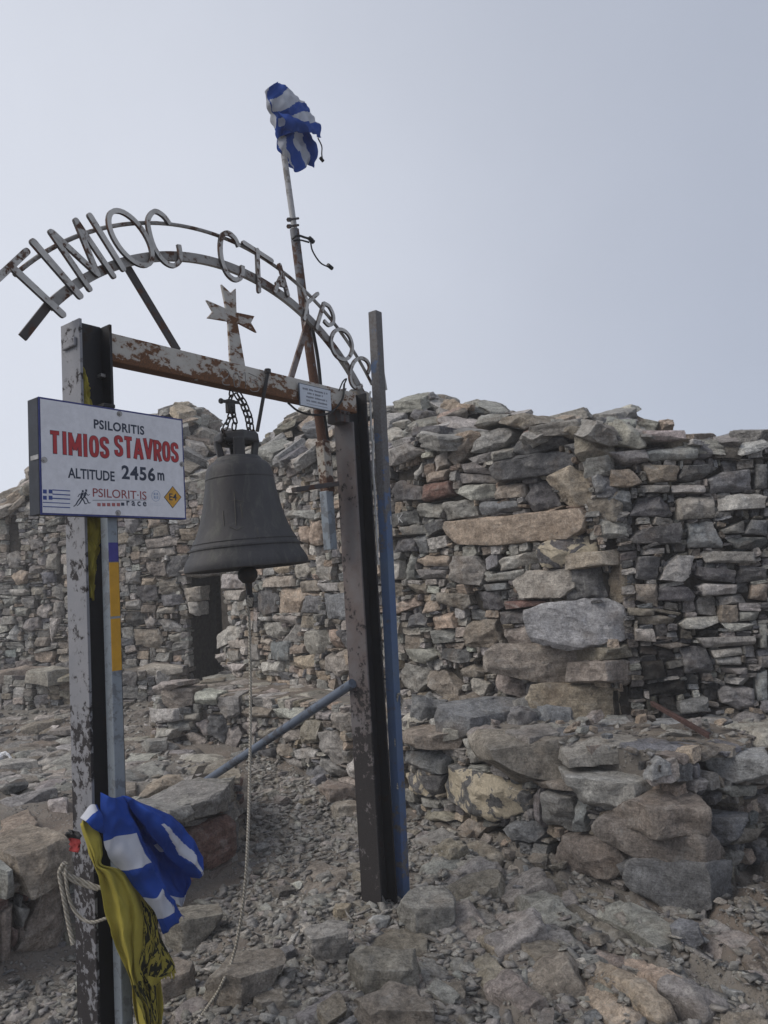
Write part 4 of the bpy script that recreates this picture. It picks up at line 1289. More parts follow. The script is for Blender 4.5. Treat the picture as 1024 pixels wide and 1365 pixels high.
roof1 = thing('stone_roof', 'low rubble dome of loose flat stones topping the front chapel wall', 'roof', (0.2, 6.4, 2.5))
rubble_roof(roof1, F1, z1t, lambda s: float(np.interp(s, [0, 0.5, 1.6, 3.0, c1 - 0.6, c1], [0.28, 0.56, 0.62, 0.48, 0.26, 0.10])), 0.15, c1 - 0.02, 1.7, 300, 0.22, 21, list('ggggmnltb'))
roof2 = thing('stone_roof', 'flat rubble capping above the dark wall at the right', 'roof', (2.3, 5.3, 2.3))
rubble_roof(roof2, F2, z2t, lambda s: 0.10 - 0.03 * s, -0.1, 2.3, 1.2, 140, 0.16, 27, list('ggmnltb'), tfall=0.7, wob=0.05)
F0r = Path([tuple(q) for q in F0.P[1:6]] + [(-1.55, 9.35)])
z0r = lambda s: float(np.interp(s, [0, 1.7, 3.0, 4.4, 5.6, 6.6], [2.0, 2.05, 2.75, 3.15, 3.05, 2.9])) + 0.04 * math.sin(s * 5)
roof0 = thing('stone_roof', 'high hazy rubble dome above the rounded wall behind the sign', 'roof', (-3.5, 10.3, 3.2))
rubble_roof(roof0, F0r, z0r, lambda s: float(np.interp(s, [0, 1.7, 3.0, 4.2, 5.3, 5.9, 6.6], [0.1, 0.35, 0.6, 0.95, 0.97, 0.82, 0.42])), 0.3, F0r.S[-1], 2.0, 300, 0.28, 23, list('gggmlnt'), tfall=1.2)

# ------------------------------------------------------------------ terrace and curved bench in front of the chapel
C5, C6 = crop(520, 930, 3.657), crop(760, 950, 3.879)
terr_heroes = [
    H(C5, 'c', (240, 430), (285, 330), (400, 345), (560, 395), (690, 470), (680, 550), (505, 605), (390, 560), (238, 500), prot=0.05, depth=0.32),
    H(C5, 'n', (408, 195), (640, 175), (915, 230), (945, 285), (840, 390), (700, 400), (600, 362), (470, 312), prot=0.09, depth=0.4, tilt=0.35, stamp=1),
    H(C5, 'n', (662, 405), (850, 402), (930, 455), (760, 442), prot=0.03),
    H(C5, 'g', (757, 447), (888, 482), (883, 660), (762, 622), prot=0.04), H(C5, 'w', (893, 484), (953, 502), (945, 668), (890, 660), prot=0.03),
    H(C5, 'g', (695, 485), (745, 442), (750, 640), (707, 592)),
    H(E_, 'n', (740, 1142), (752, 1111), (798, 1116), (822, 1128), (836, 1145), (830, 1160), (818, 1169), (775, 1170), (746, 1158), prot=0.05, depth=0.35),
    H(C5, 'n', (72, 185), (150, 132), (330, 132), (400, 168), (350, 240), (220, 245), (77, 218), prot=0.07, tilt=0.3, stamp=1), H(C5, 'b', (60, 260), (220, 262), (260, 292), (255, 368), (190, 365), (60, 312)),
    H(C5, 'l', (352, 205), (400, 192), (438, 250), (430, 320), (372, 325)), H(C5, 'c', (65, 375), (140, 352), (188, 478), (120, 470), (67, 432)),
    H(C5, 'd', (152, 372), (250, 382), (222, 488), (188, 480)), H(C5, 'g', (110, 482), (228, 512), (225, 545), (110, 517)),
    H(C5, 'b', (540, 642), (600, 602), (718, 597), (748, 660), (720, 708), (602, 695)), H(C5, 'n', (170, 552), (260, 562), (300, 600), (182, 602)),
    H(C5, 'n', (382, 585), (468, 632), (430, 688), (330, 640)),
    H(C6, 'l', (2, 285), (110, 227), (330, 250), (440, 302), (490, 375), (345, 490), (230, 480), (100, 440), (4, 372), prot=0.16, depth=0.38, tilt=0.5, face=0.8, stamp=1),
    H(C6, 'p', (237, 520), (330, 480), (500, 388), (640, 388), (660, 470), (650, 590), (420, 628), (252, 562), prot=0.13, depth=0.38, tilt=0.4, face=0.55, stamp=1),
    H(C6, 'n', (105, 515), (240, 547), (400, 628), (640, 592), (712, 660), (700, 768), (560, 803), (430, 760), (232, 690), (152, 622), prot=0.06, depth=0.38, face=0.6, stamp=1),
    H(C6, 'b', (282, 832), (400, 762), (560, 812), (700, 780), (735, 860), (700, 958), (590, 1015), (430, 960), (332, 920), prot=0.07, depth=0.38, face=0.6, stamp=1),
    H(C6, 'b', (672, 562), (760, 472), (850, 447), (893, 540), (850, 620), (780, 648), (742, 648), prot=0.05, stamp=1), H(C6, 'w', (702, 242), (980, 182), (998, 300), (860, 348), (722, 290), prot=0.08, tilt=0.3, stamp=1),
    H(C6, 'g', (852, 702), (920, 722), (928, 790), (870, 808), (822, 760)), H(C6, 'n', (882, 602), (1024, 602), (1024, 660), (852, 678)),
    H(C6, 'g', (762, 382), (950, 372), (940, 428), (852, 440)), H(C6, 'n', (770, 762), (850, 780), (858, 870), (802, 888)), H(C6, 't', (318, 762), (395, 752), (395, 830), (330, 810)),
    H(C6, 'd', (955, 690), (1024, 680), (1024, 800), (965, 790)), H(C6, 'b', (104, 452), (178, 455), (178, 512), (108, 508)),
]
T1 = Path([(-2.0, 8.3), (-2.36, 7.5), (-2.2, 7.25), (-1.37, 7.08), (-0.56, 6.27), (0.03, 5.45), (0.25, 5.1), (1.27, 3.78), (1.92, 4.27), (3.3, 4.9)])
s_mid = T1.S[5] - 0.05
terrace = thing('stone_terrace', 'retaining terrace of big rough blocks before the chapel corner, lichened stone in its face', 'terrace', (0.9, 4.6, 0))
ztt = lambda s: 0.66 + 0.02 * math.sin(s * 7)
zbt = lambda s: float(ground_h(*T1.at(s)[0])) - 0.05
build_wall(terrace, T1, zbt, ztt, terr_heroes, s_mid, T1.S[-1], (0.10, 0.22, 0.4), (0.06, 0.13, 0.22), list('ggbnnmtd'), seed=6, core=False)
bench = thing('stone_bench', 'low curved dry stone bench left of the terrace behind the hanging rope', 'bench', (-1.2, 7.0, 0.1))
build_wall(bench, T1, zbt, lambda s: 0.67, bench_heroes, 0.0, s_mid, (0.08, 0.19, 0.32), (0.05, 0.12, 0.2), list('gglmnbtg'), seed=8, core=False)
def fill_top(root, front, back, z, name):
    poly = front + back[::-1]
    mb = MB(); n = len(poly)
    vs = [(x, y, z) for x, y in poly] + [(x, y, -0.2) for x, y in poly]
    mb.add(vs, [tuple(range(n))] + [(i, n + i, n + (i + 1) % n, (i + 1) % n) for i in range(n)])
    return mb.build(name, M_SOIL, root, smooth=None)
def inset(path, s0, s1, d, k=24):
    out = []
    for s in np.linspace(s0, s1, k):
        p, t = path.at(s); out.append((p[0] - t[1] * d, p[1] + t[0] * d))
    return out
fill_top(terrace, inset(T1, s_mid, T1.S[-1], 0.17), [tuple(F1.at(s)[0] + np.array([0.05, 0.1])) for s in np.linspace(F1.S[2], c1, 6)] + [(1.6, 5.25), (2.2, 5.1), (3.5, 5.0)], 0.655, 'terrace_fill')
fill_top(bench, inset(T1, 0.0, s_mid, 0.09), [tuple(F1.at(s)[0] + np.array([0.05, 0.1])) for s in np.linspace(0.0, F1.S[2], 8)], 0.665, 'bench_fill')

gz0 = lambda x, y: float(ground_h(x, y))
def in_poly(x, y, P):
    c = False; n = len(P)
    for i in range(n):
        x1, y1 = P[i]; x2, y2 = P[(i + 1) % n]
        if (y1 > y) != (y2 > y) and x < (x2 - x1) * (y - y1) / (y2 - y1) + x1: c = not c
    return c
FLAT = Matrix.Rotation(-math.pi / 2, 4, 'X')
def flat_slab(name, outline, z, thick, code, parent, seed, proud=0.02, tilt=(0, 0)):
    """a lying slab with the given outline in plan; its top 'proud' above z"""
    c = np.mean(outline, 0)
    me, c0 = hero_mesh([(x - c[0], y - c[1]) for x, y in outline], thick, proud, seed, M_STONE, 0.0, 0.8)
    me.name = name
    o = place(name, None, (c[0] + c0[0], c[1] + c0[1], z), Matrix.Rotation(tilt[0], 4, 'X') @ Matrix.Rotation(tilt[1], 4, 'Y') @ FLAT, (1, 1, 1), tone(code, 0.1), parent, me)
    return o
def rand_outline(cx, cy, a, b, yaw, rg):
    k = int(rg.integers(5, 8)); out = []
    for i in range(k):
        th = 2 * math.pi * (i + rg.uniform(-0.28, 0.28)) / k
        x, y = a * math.cos(th) * rg.uniform(0.8, 1.1), b * math.sin(th) * rg.uniform(0.8, 1.1)
        out.append((cx + x * math.cos(yaw) - y * math.sin(yaw), cy + x * math.sin(yaw) + y * math.cos(yaw)))
    return out
def pave(root, poly, zf, n, size, seed, tones, name='flagstone', thick=0.05, proud=(0.0, 0.035), jit=0.05, gap=0.8):
    rg = np.random.default_rng(seed); P = np.array(poly); pts = []; tries = 0
    while len(pts) < n and tries < n * 80:
        tries += 1
        x, y = rg.uniform(P[:, 0].min(), P[:, 0].max()), rg.uniform(P[:, 1].min(), P[:, 1].max())
        if not in_poly(x, y, poly): continue
        r = size * rg.lognormal(0, 0.28)
        if any((x - q[0]) ** 2 + (y - q[1]) ** 2 < (gap * (r + q[2])) ** 2 for q in pts): continue
        pts.append((x, y, r))
        flat_slab(name, rand_outline(x, y, r * 1.2, r * rg.uniform(0.7, 1.0), rg.uniform(-0.7, 0.9), rg), zf(x, y), thick, tones[int(rg.integers(len(tones)))], root, seed * 997 + len(pts), rg.uniform(*proud), (rg.normal() * jit, rg.normal() * jit))

tpoly = inset(T1, s_mid, T1.S[-1], 0.06, 20) + [(3.4, 4.95), (2.2, 5.0), (1.55, 5.1), (1.36, 4.78), (0.15, 5.95)]
pave(terrace, tpoly, lambda x, y: 0.655, 75, 0.19, 31, list('ggnmwbl'), 'flagstone', 0.07, (0.005, 0.035), 0.03, 0.66)
pave(terrace, [(0.05, 5.55), (0.9, 4.95), (1.2, 4.9), (0.15, 5.95)], lambda x, y: 0.70 + 0.1 * (5.9 - y if y < 5.9 else 0) * 0, 12, 0.13, 32, list('ggnb'), 'flagstone', 0.09, (0.03, 0.1), 0.22)
bpoly = inset(T1, 0.25, s_mid, 0.17, 20) + [tuple(F1.at(s)[0] - np.array([0.0, 0.05])) for s in np.linspace(F1.S[2], 0.0, 8)]
pave(bench, bpoly, lambda x, y: 0.665, 75, 0.18, 33, list('gmnmlg'), 'flagstone', 0.06, (0.0, 0.03), 0.02, 0.68)

# ------------------------------------------------------------------ ledge along the rounded wall
L1 = Path([(-8.2, 11.2), (-6.3, 9.55), (-4.75, 9.05), (-3.0, 8.62), (-2.48, 8.74), (-2.40, 9.1)])
ledge = thing('stone_ledge', 'long low stone seat built along the foot of the rounded wall', 'bench', (-3.8, 8.9, 0.45))
build_wall(ledge, L1, lambda s: float(ground_h(*L1.at(s)[0])) - 0.04, lambda s: 0.80, [], 0.9, L1.S[-1], (0.12, 0.26, 0.42), (0.06, 0.13, 0.2), list('ggnmlb'), seed=9, core=False)
lf = inset(L1, 0.9, L1.S[-1], 0.09); fill_top(ledge, lf, [(-7.6, 11.3), (-6.2, 10.4), (-5.0, 9.75), (-3.6, 9.42), (-2.42, 9.22)], 0.795, 'ledge_fill')
pave(ledge, inset(L1, 1.2, L1.S[-1], 0.0, 16) + [(-2.42, 9.15), (-3.6, 9.35), (-5.0, 9.7), (-6.2, 10.3)], lambda x, y: 0.80, 24, 0.27, 34, list('gmng'), 'flagstone', 0.08, (0.03, 0.08), 0.03)

# ------------------------------------------------------------------ raised step at the left with big face blocks
C4 = crop(0, 960, 3.103)
step_heroes = [
    H(C4, 'g', (800, 352), (955, 268), (960, 378), (800, 410), prot=0.05, depth=0.4), H(C4, 'g', (690, 372), (790, 352), (795, 405), (742, 425), (690, 410), prot=0.05, depth=0.4),
    H(C4, 'r', (770, 462), (960, 388), (968, 560), (870, 618), (800, 610), prot=0.03, depth=0.4),
    H(C4, 'n', (58, 565), (272, 478), (275, 640), (150, 700), (92, 728), (64, 640), prot=0.08, depth=0.4), H(C4, 'n', (66, 965), (115, 850), (185, 690), (278, 655), (276, 925), (150, 965), prot=0.02, depth=0.3),
    H(C4, 'g', (2, 615), (38, 602), (45, 720), (2, 742), prot=0.06), H(C4, 'n', (2, 795), (48, 762), (38, 985), (2, 1000), prot=0.03), H(C4, 'g', (60, 762), (128, 772), (92, 868)),
    H(C4, 'r', (42, 855), (75, 872), (70, 938), (42, 930)),
]
P1 = Path([(-3.4, 1.7), (-2.6, 2.5), (-1.77, 3.46), (-1.57, 3.70), (-0.98, 4.54), (-1.12, 5.6), (-1.55, 6.6)])
step = thing('stone_step', 'raised step edge of big brown and grey blocks beside the left post', 'step', (-1.3, 4.1, 0))
build_wall(step, P1, lambda s: float(ground_h(P1.at(s)[0][0] + 0.12, P1.at(s)[0][1] - 0.1)) - 0.06, lambda s: float(np.interp(s, [0, 2.6, 3.2, 4.0], [0.40, 0.40, 0.44, 0.44])), step_heroes, 0.6, P1.S[5], (0.1, 0.22, 0.4), (0.06, 0.14, 0.24), list('ggnnbr'), seed=10, core=True, core_back=0.3, core_drop=0.03)
pxo = lambda pts, z, f=E_: [tuple(at_z(x, y, z)[:2]) for x, y in f(pts)]
k = 0
for pts, z, code, th in [
    ([(560, 330), (690, 270), (800, 232), (955, 252), (950, 262), (800, 345), (690, 368)], 0.47, 'g', 0.12)]:
    flat_slab('capping_slab', pxo(pts, z, C4), z, th, code, step, 555, 0.012)

# flagstones let into the raised ground at the left
flag_px = [([(0, 420), (100, 370), (160, 440), (150, 480), (10, 545)], 't'), ([(130, 225), (275, 210), (275, 290), (130, 290)], 'g'), ([(0, 300), (110, 230), (105, 275), (10, 310)], 'b'),
           ([(0, 370), (180, 305), (240, 320), (60, 385)], 'g'), ([(20, 545), (110, 490), (150, 485), (60, 555)], 'n'), ([(80, 545), (275, 475), (275, 520), (100, 580)], 'g'),
           ([(210, 360), (275, 340), (275, 395), (205, 400)], 'l'), ([(560, 315), (690, 210), (780, 225), (610, 300)], 't'), ([(510, 60), (600, 50), (600, 150), (510, 150)], 'g'), ([(515, 165), (640, 165), (690, 200), (600, 230), (515, 235)], 'g'),
           ([(515, 245), (570, 240), (560, 300), (515, 310)], 'n'), ([(75, 50), (180, 40), (230, 60), (120, 75)], 'g'), ([(130, 130), (270, 90), (275, 150), (150, 190)], 'm'), ([(0, 55), (60, 50), (60, 80), (0, 90)], 'n'), ([(60, 95), (180, 80), (120, 125), (60, 130)], 'g')]
for k, (pts, code) in enumerate(flag_px):
    ol = pxo(pts, 0.45, C4); c = np.mean(ol, 0)
    flat_slab('flagstone', ol, float(ground_h(*c)), 0.06, code, ground, 700 + k, 0.03, (RNG.normal() * 0.02, RNG.normal() * 0.02))
pave(ground, [(-3.6, 5.0), (-1.3, 5.0), (-1.5, 6.4), (-2.5, 7.2), (-2.6, 8.5), (-6.0, 9.0), (-5.0, 7.0)], lambda x, y: float(ground_h(x, y)), 130, 0.20, 35, list('ggmnl'), 'flagstone', 0.05, (0.005, 0.04), 0.03, 0.60)
# slabs lying flush in the path
for k, (pts, code) in enumerate([([(393, 1165), (430, 1150), (462, 1170), (450, 1200), (415, 1215)], 'n'), ([(425, 1100), (478, 1092), (484, 1120), (440, 1130)], 'g'), ([(455, 1230), (530, 1215), (576, 1245), (570, 1275), (475, 1275)], 'n'),
                                 ([(556, 1282), (600, 1268), (612, 1310), (580, 1330), (557, 1318)], 'g'), ([(640, 1338), (665, 1330), (695, 1362), (650, 1366)], 'b'), ([(712, 1350), (748, 1340), (748, 1358), (716, 1362)], 'g')]):
    ol = [tuple(gpt(x, y)[:2]) for x, y in pts]; c = np.mean(ol, 0)
    flat_slab('embedded_slab', ol, float(ground_h(*c)), 0.06, code, ground, 760 + k, 0.022, (RNG.normal() * 0.03, RNG.normal() * 0.03))
pave(ground, [(-1.3, 2.4), (1.0, 2.4), (0.35, 4.4), (-0.1, 5.3), (-0.9, 6.2), (-0.95, 4.5)], gz0, 70, 0.11, 36, list('gggmn'), 'embedded_slab', 0.05, (-0.002, 0.016), 0.05, 0.95)
# ribs of bedrock running down past the terrace
ribs = [(612, 1182, 705, 1300, 42), (655, 1175, 735, 1245, 26), (690, 1200, 795, 1280, 26), (742, 1205, 832, 1290, 20), (772, 1200, 875, 1265, 18), (880, 1255, 972, 1322, 26), (832, 1265, 932, 1345, 18), (602, 1222, 650, 1312, 30),
        (560, 1120, 612, 1152, 16), (622, 1130, 690, 1168, 18), (900, 1205, 1012, 1285, 18), (860, 1325, 962, 1368, 20), (700, 1150, 790, 1212, 16), (745, 1290, 830, 1350, 14), (800, 1300, 880, 1365, 14), (950, 1250, 1024, 1300, 22), (905, 1330, 1000, 1372, 16), (640, 1290, 700, 1345, 16)]
for k, (x0, y0, x1, y1, w) in enumerate(ribs):
    a, b = gpt(x0, y0)[:2], gpt(x1, y1)[:2]
    d = (b - a); Lr = np.linalg.norm(d); d /= Lr; nn = np.array([-d[1], d[0]])
    hw = w * np.linalg.norm(np.r_[(a + b) / 2, 0] - EYE) / FPX * 1.1; a = a - d * Lr * 0.12; Lr *= 1.25
    rg = np.random.default_rng(900 + k); u = 0.0; j = 0
    while u < Lr * 0.97:
        seg = min(rg.uniform(0.16, 0.45), Lr - u)
        if seg > 0.06:
            h1, h2 = hw * rg.uniform(0.7, 1.25), hw * rg.uniform(0.7, 1.25); off = rg.normal() * hw * 0.25
            ol = [tuple(a + d * (u + seg * p) + nn * q) for p, q in ((0.02, h1 + off), (0.5, (h1 + h2) / 2 * rg.uniform(0.9, 1.2) + off), (0.98, h2 + off), (0.9 + rg.uniform(0, 0.15), -h2 + off), (0.4, -(h1 + h2) / 2 + off), (rg.uniform(-0.1, 0.1), -h1 + off))]
            c = np.mean(ol, 0)
            o = flat_slab('bedrock_rib', ol, float(ground_h(*c)), 0.16, 'gnmgngtm'[(k + j) % 8], ground, 8000 + 20 * k + j, 0.008 + 0.04 * rg.random(), (0.0, 0.0))
            o.rotation_euler = (Matrix.Rotation(rg.uniform(0.08, 0.42), 4, Vector((d[0], d[1], 0))) @ Matrix.Rotation(rg.normal() * 0.06, 4, Vector((nn[0], nn[1], 0))) @ Matrix.Rotation(rg.normal() * 0.08, 4, 'Z') @ FLAT).to_euler()
        u += seg + rg.uniform(-0.01, 0.05); j += 1

# ------------------------------------------------------------------ loose rocks, traced one by one
def rock_px(name, label, poly, split, code, yaw=0.2, depth=0.8, group=None, cat='rock', sink=0.0, anchor=None, parent=None, ax=0.0):
    P = np.array(poly, float)
    bx, by = P[:, 0].mean(), P[:, 1].max() - (np.ptp(P[:, 1]) * 0.06)
    g = gpt(bx, by - sink) if anchor is None else np.asarray(anchor, float)
    dist = np.dot(ROT.T @ (g - EYE), (0, 0, -1))
    f = EYE - g; f[2] = 0; f /= np.linalg.norm(f)                 # horizontal, towards the camera
    w = np.ptp(P[:, 0]) * dist / FPX; D = w * depth
    cpx = ((P[:, 0].min() + P[:, 0].max()) / 2, (P[:, 1].min() + P[:, 1].max()) / 2)
    v = ray(*cpx); v = v / np.linalg.norm(v)
    cen = EYE + v * (np.linalg.norm(g - EYE) + D * 0.30)
    y = v; x = np.cross(y, UP); x /= np.linalg.norm(x); z = np.cross(x, y)
    sc = np.dot(ROT.T @ (cen - EYE), (0, 0, -1)) / FPX
    cu, su = math.cos(ROLL), math.sin(ROLL)
    q = [((px - cpx[0]) * sc, -(py - cpx[1]) * sc) for px, py in poly]
    q = [(cu * a - su * b, su * a + cu * b) for a, b in q]
    Hh = hull2(q); c0 = Hh.mean(0)
    loc = lambda n: np.array([np.dot(n, x), np.dot(n, y), np.dot(n, z)])
    rg = np.random.default_rng(int(P.sum()))
    pl = []
    for i in range(len(Hh)):
        a, b = Hh[i], Hh[(i + 1) % len(Hh)]; e = b - a; m = np.array([e[1], -e[0]]) / (np.linalg.norm(e) + 1e-9)
        dd = float(np.dot(a - c0, m))
        if dd > 0.004: pl.append(((m[0], rg.uniform(-0.15, 0.1), m[1]), dd))
    zs = (0.5 - split) * np.ptp(Hh[:, 1])
    ar = np.array([ax * w, -D * 0.5, zs])
    for n in (UP + rg.normal(size=3) * 0.08, f * math.cos(yaw) + np.cross(UP, f) * math.sin(yaw) + rg.normal(size=3) * 0.06, f * math.cos(yaw - 1.1) + np.cross(UP, f) * math.sin(yaw - 1.1) - 0 * UP, -v):
        nl = loc(n / np.linalg.norm(n)); c = float(np.dot(nl, ar))
        if n is not None and np.dot(n, -v) < -0.9: c = D * 0.5
        if c < 0.015: c = 0.015
        if np.dot(n / np.linalg.norm(n), np.cross(UP, f)) ** 2 > 0.4: c = max(c, w * 0.42)
        pl.append((nl, c))
    pl.append(((0, 1, 0), D * 0.5))
    for _ in range(4):
        n = rg.normal(size=3); n[1] = -abs(n[1]); n /= np.linalg.norm(n)
        pl.append((n, np.dot(np.abs(n), (w / 2, D / 2, np.ptp(Hh[:, 1]) / 2)) * rg.uniform(0.62, 0.8)))
    V, F = star(pl, (w / 2, D / 2, np.ptp(Hh[:, 1]) / 2), bevel=0.02, maxe=max(w * 0.09, 0.012))
    V = roughen(V, w * 0.016, 3.2 / w, int(P.sum()) % 1000, w * 0.007, 22 / w)
    V = V + np.array([c0[0], 0, c0[1]])
    R = np.array([x, y, z]).T
    Wd = V @ R.T + cen
    o0 = Wd.mean(0); o0[2] = Wd[:, 2].min()
    me = rock_mesh(name, Wd - o0, F, M_STONE)
    o = place(name, None, o0, (0, 0, 0), (1, 1, 1), tone(code, 0.06), parent, me)
    return tag(o, label, cat, group) if parent is None else o

RG = 'large loose rocks on the path'
def terrace_rock(f, poly, split, code, yaw, depth, ax, back=0.0):
    P = f(poly); c = np.mean(P, 0); h = T1.hit(*c)
    P = [tuple(c + (np.array(q_) - c) * 1.12) for q_ in P]
    q = EYE + ray(*c) * (h[2] + back)
    rock_px('stone', None, P, split, code, yaw, depth, anchor=q, parent=terrace, ax=ax)
terrace_rock(C6, [(282, 832), (400, 758), (560, 800), (700, 775), (770, 765), (788, 930), (700, 975), (590, 1018), (430, 962), (332, 922)], 0.12, 'b', 0.9, 0.8, 0.28)
terrace_rock(C6, [(105, 512), (240, 540), (400, 615), (640, 585), (712, 655), (705, 768), (560, 806), (430, 762), (232, 692), (152, 622)], 0.25, 'n', 0.9, 0.8, 0.30)
terrace_rock(C6, [(237, 520), (330, 478), (500, 385), (640, 385), (662, 470), (655, 590), (420, 632), (252, 565)], 0.45, 'n', 0.3, 0.9, 0.10)
terrace_rock(C6, [(-20, 290), (20, 260), (110, 225), (330, 245), (440, 300), (490, 375), (345, 492), (230, 484), (100, 442), (4, 375)], 0.55, 'l', 0.85, 0.8, 0.18)
terrace_rock(C6, [(668, 560), (760, 468), (850, 443), (895, 540), (855, 622), (790, 660), (740, 655)], 0.40, 'b', 0.8, 0.8, 0.0)
terrace_rock(C6, [(700, 240), (800, 205), (985, 178), (1000, 300), (860, 352), (720, 292)], 0.38, 'w', -0.2, 0.8, 0.3)
terrace_rock(C5, [(408, 195), (470, 180), (640, 172), (860, 200), (940, 235), (950, 285), (845, 392), (700, 404), (600, 365), (470, 312)], 0.40, 'n', -0.1, 0.8, 0.1)
terrace_rock(C5, [(70, 182), (150, 130), (330, 128), (402, 166), (352, 242), (220, 247), (75, 220)], 0.45, 'n', -0.1, 0.8, 0.0)
rock_px('rock', 'pale angular rock just right of the hanging blue and white flag', [(222, 1236), (230, 1208), (262, 1194), (288, 1192), (296, 1222), (280, 1246), (250, 1272), (224, 1270)], 0.45, 'p', 0.3, 0.8, RG)
rock_px('rock', 'brown rock half hidden behind the hanging yellow flag', [(205, 1290), (232, 1274), (256, 1290), (260, 1322), (232, 1342), (206, 1340)], 0.4, 'n', 0.2, 0.8, RG)
rock_px('rock', 'long brown slab rock lying across the bell rope at the bottom', [(262, 1335), (290, 1290), (338, 1252), (368, 1243), (372, 1275), (382, 1285), (360, 1318), (300, 1348), (272, 1348)], 0.5, 'n', 0.5, 0.7, RG)
rock_px('rock', 'dark grey notched rock in the gravel between rope and right post', [(405, 1238), (440, 1228), (462, 1232), (464, 1270), (448, 1292), (424, 1284), (428, 1262), (408, 1252)], 0.4, 'g', 0.1, 0.7, RG)
rock_px('rock', 'flat brown-grey boulder at the bottom centre before the right post', [(466, 1275), (490, 1266), (550, 1272), (558, 1296), (552, 1322), (480, 1332), (466, 1322)], 0.45, 'n', 0.0, 0.9, RG)
rock_px('rock', 'rounded brown boulder cut by the bottom edge, nearest of all rocks', [(462, 1378), (480, 1345), (520, 1318), (556, 1322), (578, 1350), (580, 1385), (520, 1400)], 0.4, 'n', 0.0, 0.9, RG)
rock_px('rock', 'grey scratched block leaning at the foot of the right post', [(530, 1212), (545, 1186), (585, 1178), (606, 1202), (606, 1228), (590, 1250), (560, 1248), (534, 1232)], 0.42, 'g', 0.2, 0.8, RG)
rock_px('rock', 'wedge shaped brown rock with flat end among the bedrock ribs', [(690, 1252), (706, 1240), (762, 1270), (764, 1288), (745, 1296), (706, 1284)], 0.5, 'n', 0.2, 0.7, RG)
rock_px('rock', 'small tan cube shaped stone on gravel left of the right post', [(444, 1210), (452, 1202), (468, 1206), (466, 1220), (458, 1226), (445, 1222)], 0.4, 't', 0.2, 0.8, RG)
rock_px('rock', 'small light grey flat stone touching the base of the right post', [(491, 1228), (506, 1216), (522, 1222), (516, 1236), (500, 1236)], 0.5, 'w', 0.2, 0.8, RG)
rock_px('rock', 'grey stone at the foot of the terrace corner, on the bedrock', [(896, 1240), (910, 1228), (930, 1232), (936, 1252), (920, 1264), (900, 1258)], 0.4, 'b', 0.2, 0.8, RG)
rock_px('rock', 'flat pale grey stone near the right bottom edge on the ribs', [(962, 1318), (972, 1311), (994, 1322), (990, 1334), (968, 1330)], 0.5, 'w', 0.2, 0.8, RG)
rock_px('rock', 'smallish white-grey stone alone on dusty soil among the ribs', [(840, 1276), (850, 1266), (860, 1270), (858, 1280), (844, 1283)], 0.4, 'l', 0.2, 0.8, RG)
rock_px('rock', 'grey squarish stone in the gravel right of the blue pole', [(633, 1160), (650, 1150), (662, 1154), (660, 1172), (634, 1170)], 0.4, 'g', 0.2, 0.8, RG)
rock_px('rock', 'brown lumpy stone where the bench meets the path', [(425, 1050), (440, 1040), (470, 1046), (476, 1066), (440, 1072)], 0.4, 'n', 0.2, 0.8, RG)
rock_px('rock', 'pink brown rock beside the post under the curved bench', [(440, 1075), (458, 1062), (478, 1068), (480, 1090), (448, 1092)], 0.4, 'p', 0.1, 0.8, RG)
rock_px('rock', 'dark block lying on the raised ground at the left edge', [(0, 1052), (28, 1036), (36, 1044), (34, 1054), (4, 1062)], 0.4, 'd', 0.1, 0.8, RG)
rock_px('rock', 'grey rubble lump at the left end of the curved bench', [(190, 990), (205, 976), (222, 980), (222, 1002), (196, 1006)], 0.4, 'g', 0.1, 0.8, RG)
rock_px('rock', 'upright shard of stone leaning by the lichened terrace block', [(672, 1178), (680, 1168), (690, 1176), (688, 1190), (676, 1190)], 0.4, 'g', 0.1, 0.8, RG)

# ------------------------------------------------------------------ smaller loose stones (counted singly) and gravel (nobody could count it)
def scatter(poly, n, lo, hi, seed, zf, kinds, tones, label, group, name='small_stone'):
    rg = np.random.default_rng(seed); P = np.array(poly); k = 0
    while k < n:
        x, y = rg.uniform(P[:, 0].min(), P[:, 0].max()), rg.uniform(P[:, 1].min(), P[:, 1].max())
        if not in_poly(x, y, poly): continue
        s = lo * (hi / lo) ** (rg.random() ** 1.8); k += 1
        h = s * rg.uniform(0.35, 0.7)
        o = place(name, kinds[int(rg.integers(len(kinds)))], (x, y, zf(x, y) + h * 0.22), (rg.normal() * 0.2, rg.normal() * 0.2, rg.uniform(0, 6.28)), (s * 1.2, s * rg.uniform(0.6, 1), h), tone(tones[int(rg.integers(len(tones)))], 0.12))
        tag(o, label, 'stone', group)
path_poly = [(-1.4, 2.4), (1.2, 2.4), (0.35, 4.6), (0.0, 5.4), (-0.6, 6.2), (-1.3, 6.9), (-1.0, 5.0), (-0.9, 4.4), (-1.4, 3.6)]
gz = lambda x, y: float(ground_h(x, y))
scatter(path_poly, 150, 0.045, 0.12, 41, gz, ['block', 'shard', 'slab'], list('gggmnlb'), 'small loose stone lying in the gravel path', 'small stones on the gravel path')
scatter([(0.3, 4.6), (1.15, 3.5), (1.5, 2.2), (2.6, 3.2), (2.6, 4.3), (1.95, 4.0), (1.3, 3.55)], 70, 0.04, 0.10, 42, gz, ['block', 'shard', 'slab'], list('gnnpmt'), 'small loose stone lying among the bedrock ribs', 'small stones among the bedrock ribs')
scatter(tpoly, 50, 0.05, 0.14, 43, lambda x, y: 0.70, ['slab', 'shard', 'block'], list('gnmbt'), 'small loose stone lying on top of the terrace', 'small stones on the terrace')
